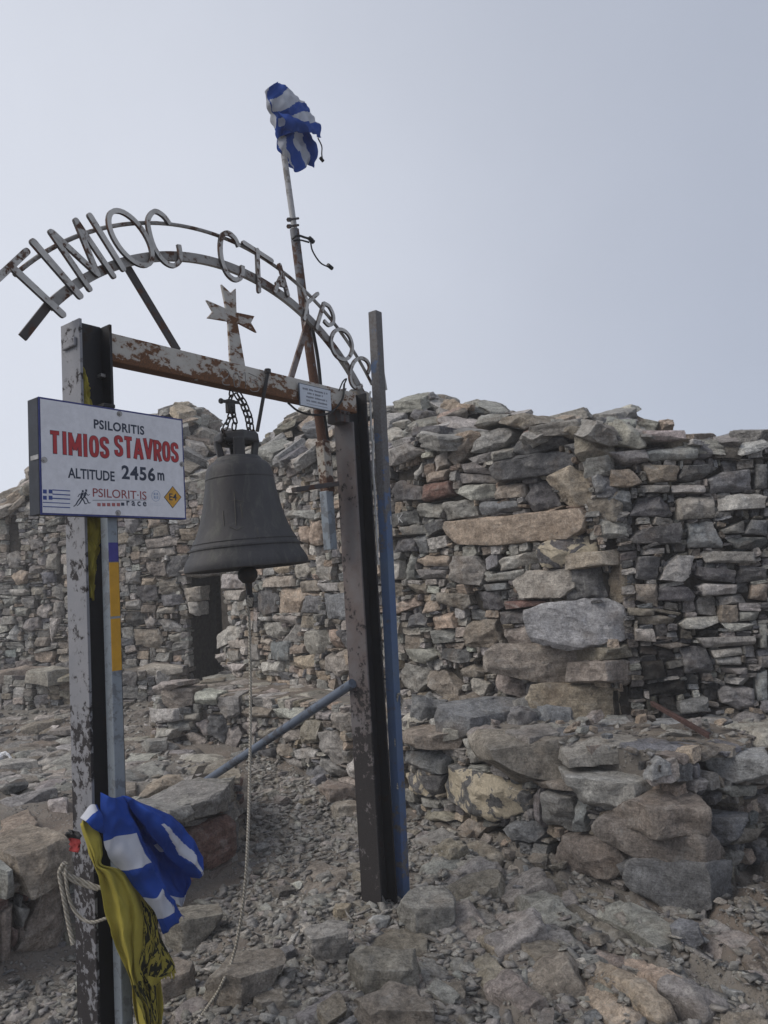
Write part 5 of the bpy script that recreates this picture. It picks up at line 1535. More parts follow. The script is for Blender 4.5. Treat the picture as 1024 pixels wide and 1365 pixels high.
scatter([(-3.4, 4.6), (-1.4, 4.6), (-1.5, 6.4), (-2.5, 7.0), (-2.6, 8.5), (-4.5, 8.8)], 60, 0.05, 0.14, 44, gz, ['slab', 'shard', 'block'], list('ggmnl'), 'small loose stone lying on the raised flagged ground', 'small stones on the raised ground')

def chips(name, areas, n, lo, hi, seed, tones):
    rg = np.random.default_rng(seed)
    cube = np.array([(-1, -1, -1), (1, -1, -1), (1, 1, -1), (-1, 1, -1), (-1, -1, 1), (1, -1, 1), (1, 1, 1), (-1, 1, 1)], float) * 0.5
    qf = np.array([(0, 3, 2, 1), (4, 5, 6, 7), (0, 1, 5, 4), (1, 2, 6, 5), (2, 3, 7, 6), (3, 0, 4, 7)])
    V, F, C = [], [], []; k = 0
    W = np.array([a[2] for a in areas]); W = W / W.sum()
    while k < n:
        poly, zf, _ = areas[int(rg.choice(len(areas), p=W))]; P = np.array(poly)
        x, y = rg.uniform(P[:, 0].min(), P[:, 0].max()), rg.uniform(P[:, 1].min(), P[:, 1].max())
        if not in_poly(x, y, poly): continue
        s = lo * (hi / lo) ** (rg.random() ** 2.2)
        c = cube * (1 + rg.uniform(-0.42, 0.35, (8, 3))) * np.array([s * 1.45, s * rg.uniform(0.5, 1.0), s * rg.uniform(0.18, 0.42)])
        a, b, g = rg.normal() * 0.3, rg.normal() * 0.3, rg.uniform(0, 6.28)
        R = np.array(Matrix.Rotation(g, 3, 'Z') @ Matrix.Rotation(b, 3, 'Y') @ Matrix.Rotation(a, 3, 'X'))
        V.append(c @ R.T + np.array([x, y, zf(x, y) + s * 0.12])); F.append(qf + 8 * k)
        t = tone(tones[int(rg.integers(len(tones)))], 0.15); C.append(np.tile([t[0], t[1], t[2], rg.random()], (8, 1))); k += 1
    V = np.concatenate(V); F = np.concatenate(F); C = np.concatenate(C); o = V.mean(0)
    me = bpy.data.meshes.new(name)
    me.vertices.add(len(V)); me.vertices.foreach_set('co', (V - o).ravel())
    me.loops.add(F.size); me.loops.foreach_set('vertex_index', F.ravel().astype(np.int32))
    me.polygons.add(len(F)); me.polygons.foreach_set('loop_start', np.arange(0, F.size, 4, dtype=np.int32))
    me.update(); me.validate()
    at = me.color_attributes.new('tone', 'FLOAT_COLOR', 'POINT'); at.data.foreach_set('color', C.ravel())
    me.materials.append(M_STONE_V)
    ob = bpy.data.objects.new(name, me); COL.objects.link(ob); ob.location = Vector(o); ob['kind'] = 'stuff'
    return ob
rib_poly = [(0.1, 4.9), (1.2, 3.5), (1.95, 4.0), (2.8, 4.4), (2.8, 2.2), (0.9, 2.2)]
t1f = inset(T1, T1.S[3], T1.S[-1] - 0.3, -0.02, 30) + inset(T1, T1.S[3], T1.S[-1] - 0.3, -0.34, 30)[::-1]
scatter(t1f, 60, 0.05, 0.13, 45, gz, ['block', 'shard', 'slab'], list('ggnmpb'), 'small fallen stone lying along the foot of the terrace and bench', 'fallen stones along the foot of the terrace')
chips('gravel', [(t1f, gz, 3.0), (path_poly, gz, 7.0), (rib_poly, gz, 4.2), ([(-2.4, 2.3), (-1.2, 2.3), (-0.9, 4.4), (-1.5, 3.7), (-1.8, 3.3)], gz, 2.2), ([(1.4, 3.5), (1.95, 3.95), (3.0, 4.6), (3.0, 2.6), (1.6, 2.4)], gz, 0.7), (tpoly, lambda x, y: 0.655, 0.5), ([(-3.6, 4.4), (-1.2, 4.7), (-1.5, 6.4), (-2.4, 7.2), (-2.6, 8.6), (-5.5, 8.9)], gz, 2.6)], 34000, 0.008, 0.052, 51, list('ggggmmnll'))

# rusty bar lying on the terrace, and a scrap of white plastic bag at the left edge
rb = MB(); a, b = at_z(868, 938, 0.80), at_z(945, 982, 0.74)
rb.bar(a, b, UP, 0.012, 0.004); rb.bar(a + UP * 0.009 + np.array([0.010, 0.016, 0]), b + UP * 0.009 + np.array([0.010, 0.016, 0]), np.array([1, 0.5, 0]), 0.012, 0.003)
tag(rb.build('rusty_bar', M_RUSTBAR, None, base=True, bevel=0.003), 'red rusted angle bar lying on the terrace near the sooty wall', 'metal bar')
mb = MB(); rg = np.random.default_rng(77); c = gpt(2, 1018); nb_ = 14; rings = []
for i in range(9):
    f = i / 8; r = 0.085 * math.sin(math.pi * min(0.12 + f * 0.9, 1.0)) ** 0.6
    rings.append([(c[0] - 0.04 + 1.15 * r * math.cos(2 * math.pi * k / nb_) * (1 + rg.normal() * 0.3), c[1] + r * math.sin(2 * math.pi * k / nb_) * (1 + rg.normal() * 0.3), c[2] - 0.01 + 0.10 * f + rg.normal() * 0.016) for k in range(nb_)])
mb.add([p for q in rings for p in q], [(i * nb_ + k, i * nb_ + (k + 1) % nb_, (i + 1) * nb_ + (k + 1) % nb_, (i + 1) * nb_ + k) for i in range(8) for k in range(nb_)])
loop = catmull([(c[0] + 0.0, c[1] - 0.03, c[2] + 0.08), (c[0] + 0.06, c[1] - 0.05, c[2] + 0.10), (c[0] + 0.11, c[1] - 0.06, c[2] + 0.05), (c[0] + 0.08, c[1] - 0.07, c[2] + 0.005), (c[0] + 0.02, c[1] - 0.06, c[2] + 0.0)], 5)
mb.tube(loop, [0.016 - 0.008 * abs(math.sin(i * 1.3)) for i in range(len(loop))], 6)
tag(mb.build('plastic_bag', M_BAG, None, smooth=25, base=True), 'crumpled white plastic bag on the flagged ground at the left edge', 'bag')

# ================================================================== THE BELL GATE
HWF = 0.062                                                  # half flange width
gate = thing('bell_gate', 'rusty steel bell gate of two beam posts, crossbeam and lettered arch', 'gate', gw(-0.75, 0, 0))

def h_post(u0, u1, z0, zn, zf, zw, mat_out, name):
    """I-section post: near flange (outer face towards -u), web, far flange"""
    post = MB(); t = 0.011
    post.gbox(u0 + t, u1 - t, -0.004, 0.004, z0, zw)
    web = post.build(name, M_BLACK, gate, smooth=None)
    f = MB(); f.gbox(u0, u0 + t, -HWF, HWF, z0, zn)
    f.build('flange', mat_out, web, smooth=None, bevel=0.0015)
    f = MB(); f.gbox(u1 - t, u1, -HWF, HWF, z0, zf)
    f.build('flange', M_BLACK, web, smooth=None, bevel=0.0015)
    return web
uL0 = guz(111.5, 650, HWF)[0]; uL1 = uL0 + 0.132
zLt = guz(107, 424, HWF)[1]
lpost = h_post(uL0, uL1, -0.12, zLt, guz(150, 433, HWF)[1], guz(130, 436, 0)[1], M_GREYPOST, 'post')
uR0 = guz(470, 562, HWF)[0]; uR1 = guz(491, 562, HWF)[0]
zRn = guz(470, 562, HWF)[1]; zRf = guz(488, 524, HWF)[1]
rpost = h_post(uR0, uR1, -0.12, zRn, zRf, zRf, M_RPOST, 'post')
# crossbeam: hollow section with a bent lower lip
zb1 = (guz(152, 443, 0.035)[1] + guz(440, 516, 0.035)[1]) / 2; zb0 = (guz(152, 481, 0.035)[1] + guz(440, 544, 0.035)[1]) / 2
bm = MB(); bm.gbox(uL1 - 0.002, uR0 + 0.075, -0.03, 0.035, zb0, zb1)
beam = bm.build('crossbeam', M_BEAM2, gate, smooth=None, bevel=0.004)
bm = MB(); bm.gbox(uR0 - 0.07, uR0 - 0.002, -0.045, 0.045, zRn - 0.004, zb0 - 0.003)
bm.build('bracket_plate', M_DARKRUST, gate, smooth=None, bevel=0.002)
bm = MB()
for du in (-0.055, -0.02):
    c = gw(uR0 + du, 0.048, zb0 - 0.016); bm.tube([c - GN * 0.004, c + GN * 0.012], 0.008, 6)
bm.build('bolt_heads', M_DARKRUST, gate)
bm = MB(); c0 = gw(uL0 - 0.004, 0.02, zLt - 0.085)              # welded patch and lug on the left post
bm.gbox(uL0 - 0.012, uL0, -0.04, 0.045, zLt - 0.10, zLt - 0.065)
bm.build('weld_plate', M_GREYPOST, lpost, smooth=None, bevel=0.005)
bm = MB(); bm.gbox(uL1 - 0.03, uL1 - 0.012, 0.0, 0.03, zLt - 0.19, zLt - 0.178); bm.build('bolt', M_SCREW, lpost)

# arch rails: circles fitted to the arch
def fit(px):
    A = np.array([guz(x, y) for x, y in px]); M = np.c_[2 * A, np.ones(len(A))]
    s = np.linalg.lstsq(M, (A ** 2).sum(1), rcond=None)[0]
    return s[0], s[1], math.sqrt(s[2] + s[0] ** 2 + s[1] ** 2)
ci = fit([(30, 448), (100, 385), (150, 352), (190, 345), (240, 341), (300, 355), (345, 375), (390, 405), (440, 455), (480, 520)])
co = fit([(65, 335), (110, 312), (150, 300), (190, 297), (240, 301), (300, 319), (340, 335), (390, 372), (430, 415), (465, 462), (492, 500)])
def arcpts(c, p0, p1, n=60):
    a = [math.atan2(guz(*p)[1] - c[1], guz(*p)[0] - c[0]) for p in (p0, p1)]
    if a[0] < 0: a[0] += 2 * math.pi
    return [(c[0] + c[2] * math.cos(t), c[1] + c[2] * math.sin(t)) for t in np.linspace(a[0], a[1], n)]
r = MB(); r.ribbon(arcpts(ci, (66, 408), (487, 524)), 0.019, -0.012, 0.008)
r.build('arch_rail', M_RAIL, gate, smooth=40)
r = MB(); r.tube([gw(u, 0.0, z) for u, z in arcpts(co, (24, 372), (497, 512))], 0.0085, 8)
r.build('arch_rail', M_RAIL, gate, smooth=60)
r = MB(); r.bar(gp(68, 402), gp(30, 450), GU, 0.016, 0.006)
r.build('arch_foot', M_DARKRUST, gate, smooth=None, bevel=0.002)
# stays from beam to arch
r = MB(); a = np.array(guz(166, 350, -0.02)); b = np.array(guz(237, 468, -0.02))
r.bar(gw(a[0], -0.02, a[1]), gw(b[0], -0.02, b[1]), GU, 0.017, 0.006); r.build('stay', M_DARKRUST, gate, smooth=None, bevel=0.0015)
r = MB(); r.bar(gp(411, 428, -0.02), gp(386, 510, -0.02), GU, 0.016, 0.006); r.build('stay', M_BARE, gate, smooth=None, bevel=0.0015)

# letters, flat strip bent to shape
C1 = lambda pts: [(x / 2, 250 + y / 2) for x, y in pts]
C8 = lambda pts: [(250 + x / 3.103, 80 + y / 3.103) for x, y in pts]
def ell(cx, cy, ax, ay, bx, by, n=36, a0=0, a1=360):
    return [(cx + ax * math.cos(t) + bx * math.sin(t), cy + ay * math.cos(t) + by * math.sin(t)) for t in np.radians(np.linspace(a0, a1, n, endpoint=(a1 - a0) < 359))]
def letter(strokes, f, hw=0.0115, closed=False):
    L = MB()
    for k, st in enumerate(strokes):
        pts = f(st)
        if len(pts) > 2 and not closed: pts = [tuple(p) for p in catmull([np.array(p) for p in pts], 6)] if len(pts) > 3 else pts
        uz = [guz(x, y, 0.02) for x, y in pts]
        if len(uz) == 2:
            a, b = np.array(uz[0]), np.array(uz[1]); d = (b - a) / np.linalg.norm(b - a); nn = np.array([-d[1], d[0]])
            out = []
            for t in np.linspace(-90, 90, 7): out.append(tuple(b + hw * (d * math.cos(math.radians(t)) + nn * math.sin(math.radians(t)))))
            for t in np.linspace(90, 270, 7): out.append(tuple(a + hw * (d * math.cos(math.radians(t)) + nn * math.sin(math.radians(t)))))
            L.prism(out, 0.009 + 0.0007 * k, 0.022 + 0.0007 * k, 0, 1)
        else:
            L.ribbon(uz, hw, 0.009 + 0.0007 * k, 0.022 + 0.0007 * k, closed, 0, 1)
    return L.build('letter', [M_LETTER, M_DARKRUST], gate, smooth=35)
letter([[(-6, 243), (72, 170)], [(33, 212), (168, 338)]], C1, 0.0125)
letter([[(90, 145), (214, 288)]], C1, 0.013)
letter([[(137, 118), (240, 270)], [(141, 120), (261, 231)], [(203, 88), (261, 231)], [(203, 88), (303, 236)]], C1, 0.0105)
letter([[(241, 75), (329, 216)]], C1, 0.0115)
letter([ell(349, 134, 44, 72, 38, -12)], C1, 0.0095, True)
letter([[(454, 97), (436, 74), (413, 63), (397, 82), (398, 112), (412, 158), (436, 194), (462, 208), (480, 196), (481, 172), (478, 152)]], C1, 0.0095)
letter([[(214, 772), (198, 738), (172, 716), (148, 722), (138, 760), (142, 820), (162, 876), (190, 905), (216, 905), (229, 880), (229, 850)]], C8, 0.0105)
letter([[(234, 755), (350, 830)], [(290, 786), (297, 955)]], C8, 0.0105)
letter([[(383, 848), (417, 972)], [(388, 900), (362, 955)], [(371, 924), (404, 932)]], C8, 0.0105)
letter([[(540, 966), (502, 1000)], [(478, 950), (497, 1002)], [(497, 1002), (484, 1070)]], C8, 0.0095)
letter([[(566, 1006), (535, 1108)], [(566, 1006), (588, 1020), (604, 1055), (603, 1085), (586, 1096), (566, 1078)]], C8, 0.0095)
letter([ell(640, 1176, 15, 62, 41, -10)], C8, 0.009, True)
letter([[(748, 1296), (755, 1270), (742, 1242), (715, 1232), (690, 1250), (676, 1290), (678, 1330), (698, 1356), (724, 1345)]], C8, 0.009)
# cross with swallow-tail ends
r = MB(); r.prism([guz(*p, 0.02) for p in C8([(140, 928), (178, 964), (199, 945), (202, 1044), (276, 1060), (262, 1087), (286, 1128), (206, 1086), (242, 1290), (178, 1280), (168, 1081), (83, 1067), (105, 1040), (78, 993), (160, 1029)])], 0.012, 0.022)
r.build('cross', M_BEAM, gate, smooth=None, bevel=0.001)
# year welded on the beam
yr = MB(); ZF = 0.036
C9 = lambda pts: [(280 + x / 11.38, 470 + y / 11.38) for x, y in pts]
for st in ([(160, 295), (190, 255), (240, 252), (285, 300), (280, 350), (220, 400), (190, 460), (230, 490), (300, 490)], [(365, 330), (390, 300), (425, 330), (445, 400), (450, 460), (430, 510), (385, 520), (365, 460), (360, 390), (365, 330)], [(495, 345), (530, 300), (540, 400), (540, 540)], [(585, 310), (650, 340), (715, 375), (690, 425), (640, 450), (710, 465), (745, 520), (730, 580), (650, 590), (610, 560)]):
    pts = catmull([np.array(p, float) for p in C9(st)], 4)
    yr.tube([gw(*(lambda q: (q[0], ZF, q[1]))(guz(p[0], p[1], ZF))) for p in pts], 0.0018, 6)
yr.build('year_numerals', M_RAIL, beam, smooth=60)
# long bolt hooked over the beam
r = MB(); a, b = gp(357, 497, 0.055), gp(343, 575, 0.03)
r.tube([a, b], 0.0085, 10); hd = gp(357, 496, 0.055); r.tube([hd - UP * 0.006, hd + UP * 0.014], 0.015, 6)
tag(r.build('hanger_bolt', M_CHAIN, None, smooth=40), 'long dark bolt hooked over the crossbeam beside the chain', 'bolt')

# ------------------------------------------------------------------ bell
ub, _ = guz(326.5, 690); zr = guz(329, 757)[1]; zs = guz(319, 616)[1]
bd = float(np.dot(ROT.T @ (gw(ub, 0, zr) - EYE), (0, 0, -1))); PX = bd / FPX * 0.955; VS = (zs - zr) / 141.0
bell = thing('bell', 'large dark bronze bell hanging by chains from the rusty crossbeam', 'bell', gw(ub, 0, zr))
prof = [(79, 2), (82, -1), (85.5, 0), (86, 4), (84.5, 9), (80.5, 16), (76.5, 22), (75.6, 25), (76.6, 26.5), (76.2, 28.5), (75, 29.5), (72.6, 33), (72.9, 34.5), (71.8, 36.5), (67.5, 43), (63.5, 52), (59.5, 63), (56, 75), (53, 88), (50.2, 102), (48.2, 114), (47.6, 117), (48.1, 118.5), (47.4, 121), (46.6, 126), (45, 132), (42.5, 136.5), (39, 139.5), (34.5, 141.5), (33.2, 144), (30, 147.5), (24, 149), (0.01, 149.5)]
prof += [(0.01, 138), (34, 134), (43, 118), (50, 80), (58, 50), (68, 25), (79, 2)]
L = MB(); L.lathe([(r_ * PX, z_ * VS) for r_, z_ in prof], gw(ub, 0, zr), 96)
L.build('bell_body', M_BELL, bell, smooth=28)
L = MB(); cz = zr + 166 * VS
L.lathe([(12 * PX, 0), (30 * PX, 0.0), (32.5 * PX, 3 * VS), (32 * PX, 11 * VS), (29 * PX, 15 * VS), (12 * PX, 15 * VS), (11 * PX, 10 * VS), (12 * PX, 0)], gw(ub, 0, cz), 6)
L.build('crown', M_BELL, bell, smooth=25, bevel=0.004)
_ba = math.atan2(np.dot(EYE - gw(ub, 0, zr), GN), np.dot(EYE - gw(ub, 0, zr), GU))
for k in range(4):
    a = _ba - 0.12 + k * math.pi / 2; d = GU * math.cos(a) + GN * math.sin(a); s = np.cross(d, UP)
    L = MB(); L.bar(gw(ub, 0, zr + 144 * VS) + d * 22 * PX, gw(ub, 0, cz + 5 * VS) + d * 27.5 * PX, s, 7.6 * PX, 4.5 * PX)
    L.build('crown_leg', M_BELL, bell, smooth=25, bevel=0.005)
def on_bell(px, py):
    o = gw(ub, 0, zr); d = ray(px, py)
    for t in np.arange(2.0, 4.0, 0.002):
        p = EYE + d * t; z = (p[2] - zr) / VS
        if 0 < z < 135 and math.hypot(p[0] - o[0], p[1] - o[1]) / PX < np.interp(z, [q[1] for q in prof[2:28]], [q[0] for q in prof[2:28]]): return p - d * 0.001
    return None
L = MB()
for st in ([(316, 655), (317, 700)], [(305, 668), (318, 666), (329, 669)], [(300, 680), (301, 700)], [(324, 672), (326, 690)], [(309, 702), (318, 706), (327, 702)], [(345, 705), (348, 722)]):
    pts = [on_bell(x, y) for x, y in st]
    if all(p is not None for p in pts): L.tube(pts, 0.0018, 5)
L.build('cast_relief', plain('worn_bronze', (0.075, 0.07, 0.062), 0.6, 0.3, 60, 0.3, 0.3), bell, smooth=60)
c = gw(ub, 0, zr - 9 * VS)
L = MB(); L.tube([c + UP * 0.36, c + UP * 0.05], 0.012, 8)
L.lathe([(0.001, -13 * PX), (8 * PX, -11 * PX), (13.5 * PX, -4 * PX), (14 * PX, 2 * PX), (11 * PX, 9 * PX), (5 * PX, 13 * PX), (0.001, 13.5 * PX)], c, 24)
L.lathe([(0.001, -47 * PX), (4.5 * PX, -46 * PX), (5.5 * PX, -40 * PX), (6 * PX, -30 * PX), (4.2 * PX, -26 * PX), (5.2 * PX, -10 * PX), (0.001, -8 * PX)], c, 14)
L.build('clapper', M_CHAIN, bell, smooth=40)

_ax = EYE - gw(ub, 0, zr); _ax[2] = 0
bell.rotation_mode = 'QUATERNION'
bell.rotation_quaternion = Matrix.Rotation(math.radians(2.2), 3, Vector(_ax).normalized()).to_quaternion()
def chain(pts, name, label, llen=0.036, w=0.0105, r=0.0038):
    P = [np.asarray(p, float) for p in pts]
    seg = np.array([np.linalg.norm(P[i + 1] - P[i]) for i in range(len(P) - 1)]); S = np.r_[0, np.cumsum(seg)]
    step_ = llen - 2 * r - 0.001; n = max(2, int(S[-1] / step_))
    root = thing(name, label, 'chain', P[0])
    for k in range(n):
        s = (k + 0.5) / n * S[-1]; i = min(int(np.searchsorted(S, s, side='right') - 1), len(seg) - 1)
        c = P[i] + (P[i + 1] - P[i]) * ((s - S[i]) / seg[i]); d = (P[i + 1] - P[i]) / seg[i]
        side = np.cross(d, GU if k % 2 else GN); side /= np.linalg.norm(side); h = llen / 2 - w
        loop_ = [c + d * (h + w * math.sin(t)) + side * w * math.cos(t) for t in np.linspace(0, math.pi, 6)] + [c - d * (h + w * math.sin(t)) - side * w * math.cos(t) for t in np.linspace(0, math.pi, 6)]
        m_ = MB(); m_.tube(loop_, r, 6, closed=True); m_.build('link', M_CHAIN, root, smooth=60)
    return root
C10 = lambda x, y, w: gp(280 + x / 11.38, 520 + y / 11.38, w)
ch1 = chain([C10(330, 20, 0.03), C10(300, 180, 0.045), C10(330, 330, 0.05), C10(270, 480, 0.045), C10(200, 640, 0.035), C10(235, 790, 0.0), C10(420, 830, -0.02)], 'chain', 'left rusty chain strand with a bolt from beam to bell crown')
lk = MB(); lk.tube([C10(165, 165, 0.05), C10(440, 190, 0.05)], 0.008, 8); lk.tube([C10(150, 165, 0.05), C10(185, 165, 0.05)], 0.013, 6)
lk.box(C10(310, 250, 0.045), GU * 0.02, GN * 0.011, UP * 0.03); lk.build('shackle', M_CHAIN, ch1, smooth=30, bevel=0.004)
chain([C10(390, 60, 0.0), C10(480, 200, 0.01), C10(560, 400, 0.02), C10(600, 640, 0.03), C10(560, 800, 0.0), C10(430, 850, -0.02)], 'chain', 'right rusty chain strand beside the long bolt above the bell')
chain([C10(430, 40, 0.03), C10(530, 200, 0.04), C10(610, 400, 0.045), C10(645, 640, 0.04), C10(600, 790, 0.01)], 'chain', 'doubled chain strand nearest the long bolt above the bell')
chain([C10(340, 300, 0.06), C10(380, 460, 0.06), C10(360, 600, 0.06)], 'chain', 'short loose chain end dangling over the bell crown')

# rope hung from the clapper and trailing to the lower left
ct = c - UP * 38 * PX
rp = [ct + UP * 0.05 + GN * 0.008, ct, gp(333, 860, 0.0), gp(334, 930, 0.01), gp(333, 1030, 0.04), gp(330, 1130, 0.10)]
_dg = bpy.context.evaluated_depsgraph_get()
def lie(x, y):
    d = Vector(ray(x, y)); h = scene.ray_cast(_dg, Vector(EYE), d)
    return np.array(h[1]) if h[0] else gpt(x, y)
g3 = [lie(x, y) for x, y in ((309, 1284), (300, 1305), (290, 1325), (276, 1346), (262, 1366), (240, 1395))] + [gpt(215, 1440)]
_n0 = np.linalg.norm(g3[0] - EYE); _e0 = np.linalg.norm(gp(330, 1130, 0.10) - EYE)
rp += [EYE + ray(x, y) / np.linalg.norm(ray(x, y)) * (_e0 + (_n0 - _e0) * f) for x, y, f in ((326, 1190, 0.3), (318, 1245, 0.7))] + [q + UP * 0.006 for q in g3]
ro = MB(); ro.tube(catmull(rp, 10), 0.0062, 8)
ro.tube([ct + UP * 0.02 + GN * 0.012, ct - UP * 0.018 + GN * 0.006], 0.014, 8); ro.tube([ct + UP * 0.03 - GU * 0.01 + GN * 0.01, ct - UP * 0.06 - GU * 0.012], 0.006, 6)
tag(ro.build('bell_rope', M_ROPE, None, smooth=60), 'long pale rope hanging from the bell clapper down to the ground', 'rope')

# small plaque on the beam
WP = 0.052
pl_ = thing('plaque', 'small white notice with four lines of faint print on the crossbeam', 'notice', gp(420, 530, WP))
cr = [guz(*p, WP) for p in ((398.5, 509.5), (441.5, 520.5), (442, 548.5), (400, 541))]
u0, u1 = (cr[0][0] + cr[3][0]) / 2, (cr[1][0] + cr[2][0]) / 2; z1_, z0_ = (cr[0][1] + cr[1][1]) / 2, (cr[2][1] + cr[3][1]) / 2
m_ = MB(); m_.gbox(u0, u1, WP - 0.006, WP, z0_, z1_); m_.build('plate', M_PLAQUEEDGE, pl_, smooth=None, bevel=0.001)
m_ = MB(); m_.gbox(u0 + 0.004, u1 - 0.004, WP - 0.001, WP + 0.0012, z0_ + 0.004, z1_ - 0.004); m_.build('face', M_PLAQUE, pl_, smooth=None)
m_ = MB(); rg = np.random.default_rng(5); W_, H_ = u1 - u0, z1_ - z0_
for row, (a, b) in enumerate(((0.1, 0.88), (0.24, 0.72), (0.2, 0.85), (0.2, 0.85))):
    x = a; zz = z1_ - H_ * (0.22 + 0.165 * row)
    while x < b:
        w_ = rg.uniform(0.025, 0.05); x2 = min(x + w_, b)
        m_.gbox(u0 + W_ * x, u0 + W_ * x2, WP + 0.001, WP + 0.0019, zz - H_ * rg.uniform(0.028, 0.045), zz + H_ * rg.uniform(0.028, 0.05))
        x = x2 + (0.008 if rg.random() < 0.75 else 0.035)
m_.gbox(u0 + W_ * 0.2, u0 + W_ * 0.85, WP + 0.001, WP + 0.0019, z0_ + H_ * 0.13, z0_ + H_ * 0.15)
m_.build('printed_lines', M_GREYINK, pl_, smooth=None)
m_ = MB(); m_.tube(catmull([gp(384, 537, 0.045), gp(398, 548, 0.06), (gp(418, 553, 0.062)), gp(440, 550, 0.06), gp(456, 533, 0.055), gp(459, 512, 0.04)], 6), 0.0055, 6)
m_.tube(catmull([gp(459, 512, 0.04), gp(462, 505, 0.045), gp(457, 509, 0.05), gp(452, 521, 0.05)], 5), 0.004, 6)
tag(m_.build('cable', M_CABLE, None, smooth=60), 'black cable looped under the small white notice', 'cable')

# ------------------------------------------------------------------ flagpole fixed to the gate
WPOLE = -0.055
fp = thing('flagpole', 'leaning flagpole of thin white tube set in a rusty pipe', 'flagpole', gp(440, 735, WPOLE))
m_ = MB(); m_.tube([gp(367, 122, WPOLE), gp(394, 316, WPOLE)], 0.0155, 14); m_.build('upper_pole', M_POLEW, fp, smooth=50)
m_ = MB(); m_.tube([gp(392.5, 306, WPOLE), gp(409, 440, WPOLE), gp(430, 590, WPOLE)], 0.0235, 16); m_.build('lower_pipe', M_POLEG, fp, smooth=50)
m_ = MB(); m_.bar(gp(430, 588, WPOLE), gp(437, 656, WPOLE), GU, 0.028, 0.026); m_.build('peeling_tube', M_WOODPEEL, fp, smooth=None, bevel=0.004)
m_ = MB(); m_.bar(gp(435, 655, WPOLE), gp(441, 733, WPOLE), GU, 0.026, 0.024); m_.build('square_tube', M_GALV, fp, smooth=None, bevel=0.003)
m_ = MB(); m_.bar(gp(392, 653, WPOLE + 0.03), gp(449, 645, WPOLE + 0.05), UP, 0.012, 0.02); m_.build('bracket', M_DARKRUST, fp, smooth=None, bevel=0.003)
m_ = MB()
for y in (292, 301):
    m_.tube([gp(384, y + 1, WPOLE + 0.03), gp(398, y - 1, WPOLE + 0.03)], 0.006, 6); m_.tube([gp(384, y + 1, WPOLE + 0.03), gp(387, y + 0.6, WPOLE + 0.03)], 0.011, 6)
m_.build('clamp_bolts', M_DARKRUST, fp, smooth=40)
m_ = MB(); m_.tube(catmull([gp(415, 430, WPOLE - 0.03), gp(424, 480, WPOLE - 0.03), gp(430, 540, WPOLE - 0.03), gp(441, 620, WPOLE - 0.03), gp(443, 700, WPOLE - 0.03)], 5), 0.0095, 8)
m_.build('pole_cable', M_CABLE, fp, smooth=60)
m_ = MB()
m_.tube(catmull([gp(389, 319, WPOLE + 0.02), gp(397, 314, WPOLE + 0.045), gp(408, 317, WPOLE + 0.05), gp(417, 319, WPOLE + 0.05)], 5), 0.006, 6); m_.tube(catmull([gp(391, 321, WPOLE + 0.02), gp(400, 320, WPOLE + 0.045), gp(412, 323, WPOLE + 0.05)], 5), 0.005, 6)
m_.tube([gp(412, 317, WPOLE + 0.05), gp(418, 323, WPOLE + 0.05)], 0.012, 6)
m_.tube(catmull([gp(414, 322, WPOLE + 0.05), gp(417, 335, WPOLE + 0.05), gp(427, 350, WPOLE + 0.05), gp(438, 356, WPOLE + 0.05)], 5), 0.004, 6); m_.tube([gp(437, 353, WPOLE + 0.05), gp(443, 358, WPOLE + 0.05)], 0.011, 6)
tag(m_.build('frayed_cord', M_CABLE, None, smooth=60), 'dark frayed cord knotted round the flagpole joint', 'cord')

# ------------------------------------------------------------------ cloth
def cloth(name, patches, mats, parent=None, label=None, cat=None, wr=0.006, fr=16, seed=3):
    """each patch: (f, rows[[(x,y,w)...]...], colour function of (s,t) -> material index)"""
    V, F, Mi, UV = [], [], [], []
    nz = SNoise(seed, 3)
    for f, rows, cf, kr, kc in patches:
        R = []
        for row in rows:
            pts = [np.array([*f([(p[0], p[1])])[0], p[2]]) for p in row]
            R.append(catmull(pts, kc))
        nc = len(R[0]); cols = [catmull([R[i][j] for i in range(len(R))], kr) for j in range(nc)]
        nr = len(cols[0]); b = len(V)
        for i in range(nr):
            for j in range(nc):
                q = cols[j][i]; p = gp(q[0], q[1], q[2]); V.append(p + GN * wr * (1.1 - 2.4 * abs(float(nz(p * np.array([fr, fr, fr * 0.45]) * 0.8))) + 0.5 * float(nz(p * fr * 0.4 + 5))) + GU * wr * 0.3 * float(nz(p * fr * 0.5 + 9)))
                UV.append((j / (nc - 1), i / (nr - 1)))
        for i in range(nr - 1):
            for j in range(nc - 1):
                F.append((b + i * nc + j, b + (i + 1) * nc + j, b + (i + 1) * nc + j + 1, b + i * nc + j + 1))
                Mi.append(cf((j + 0.5) / (nc - 1), (i + 0.5) / (nr - 1)))
    m_ = MB(); m_.add(V, F); m_.m = Mi
    o = m_.build(name, mats, parent, smooth=70)
    uvl = o.data.uv_layers.new(name='UVMap')
    for lp in o.data.loops: uvl.data[lp.index].uv = UV[lp.vertex_index]
    sd = o.modifiers.new('thickness', 'SOLIDIFY'); sd.thickness = 0.0014; sd.offset = 0
    if label: tag(o, label, cat)
    return o
def rows3(rows, ws):
    return [[(p[0], p[1], w[k] if hasattr(w, '__len__') else w) for k, p in enumerate(r_)] for r_, w in zip(rows, ws)]
C7 = lambda pts: [(340 + x / 4.875, 90 + y / 4.875) for x, y in pts]
CY_ = lambda pts: [(60 + x / 4.2, 1040 + y / 4.2) for x, y in pts]
def band(v, edges, cols):
    for e, k in zip(edges, cols):
        if v < e: return k
    return cols[-1]
w0 = WPOLE
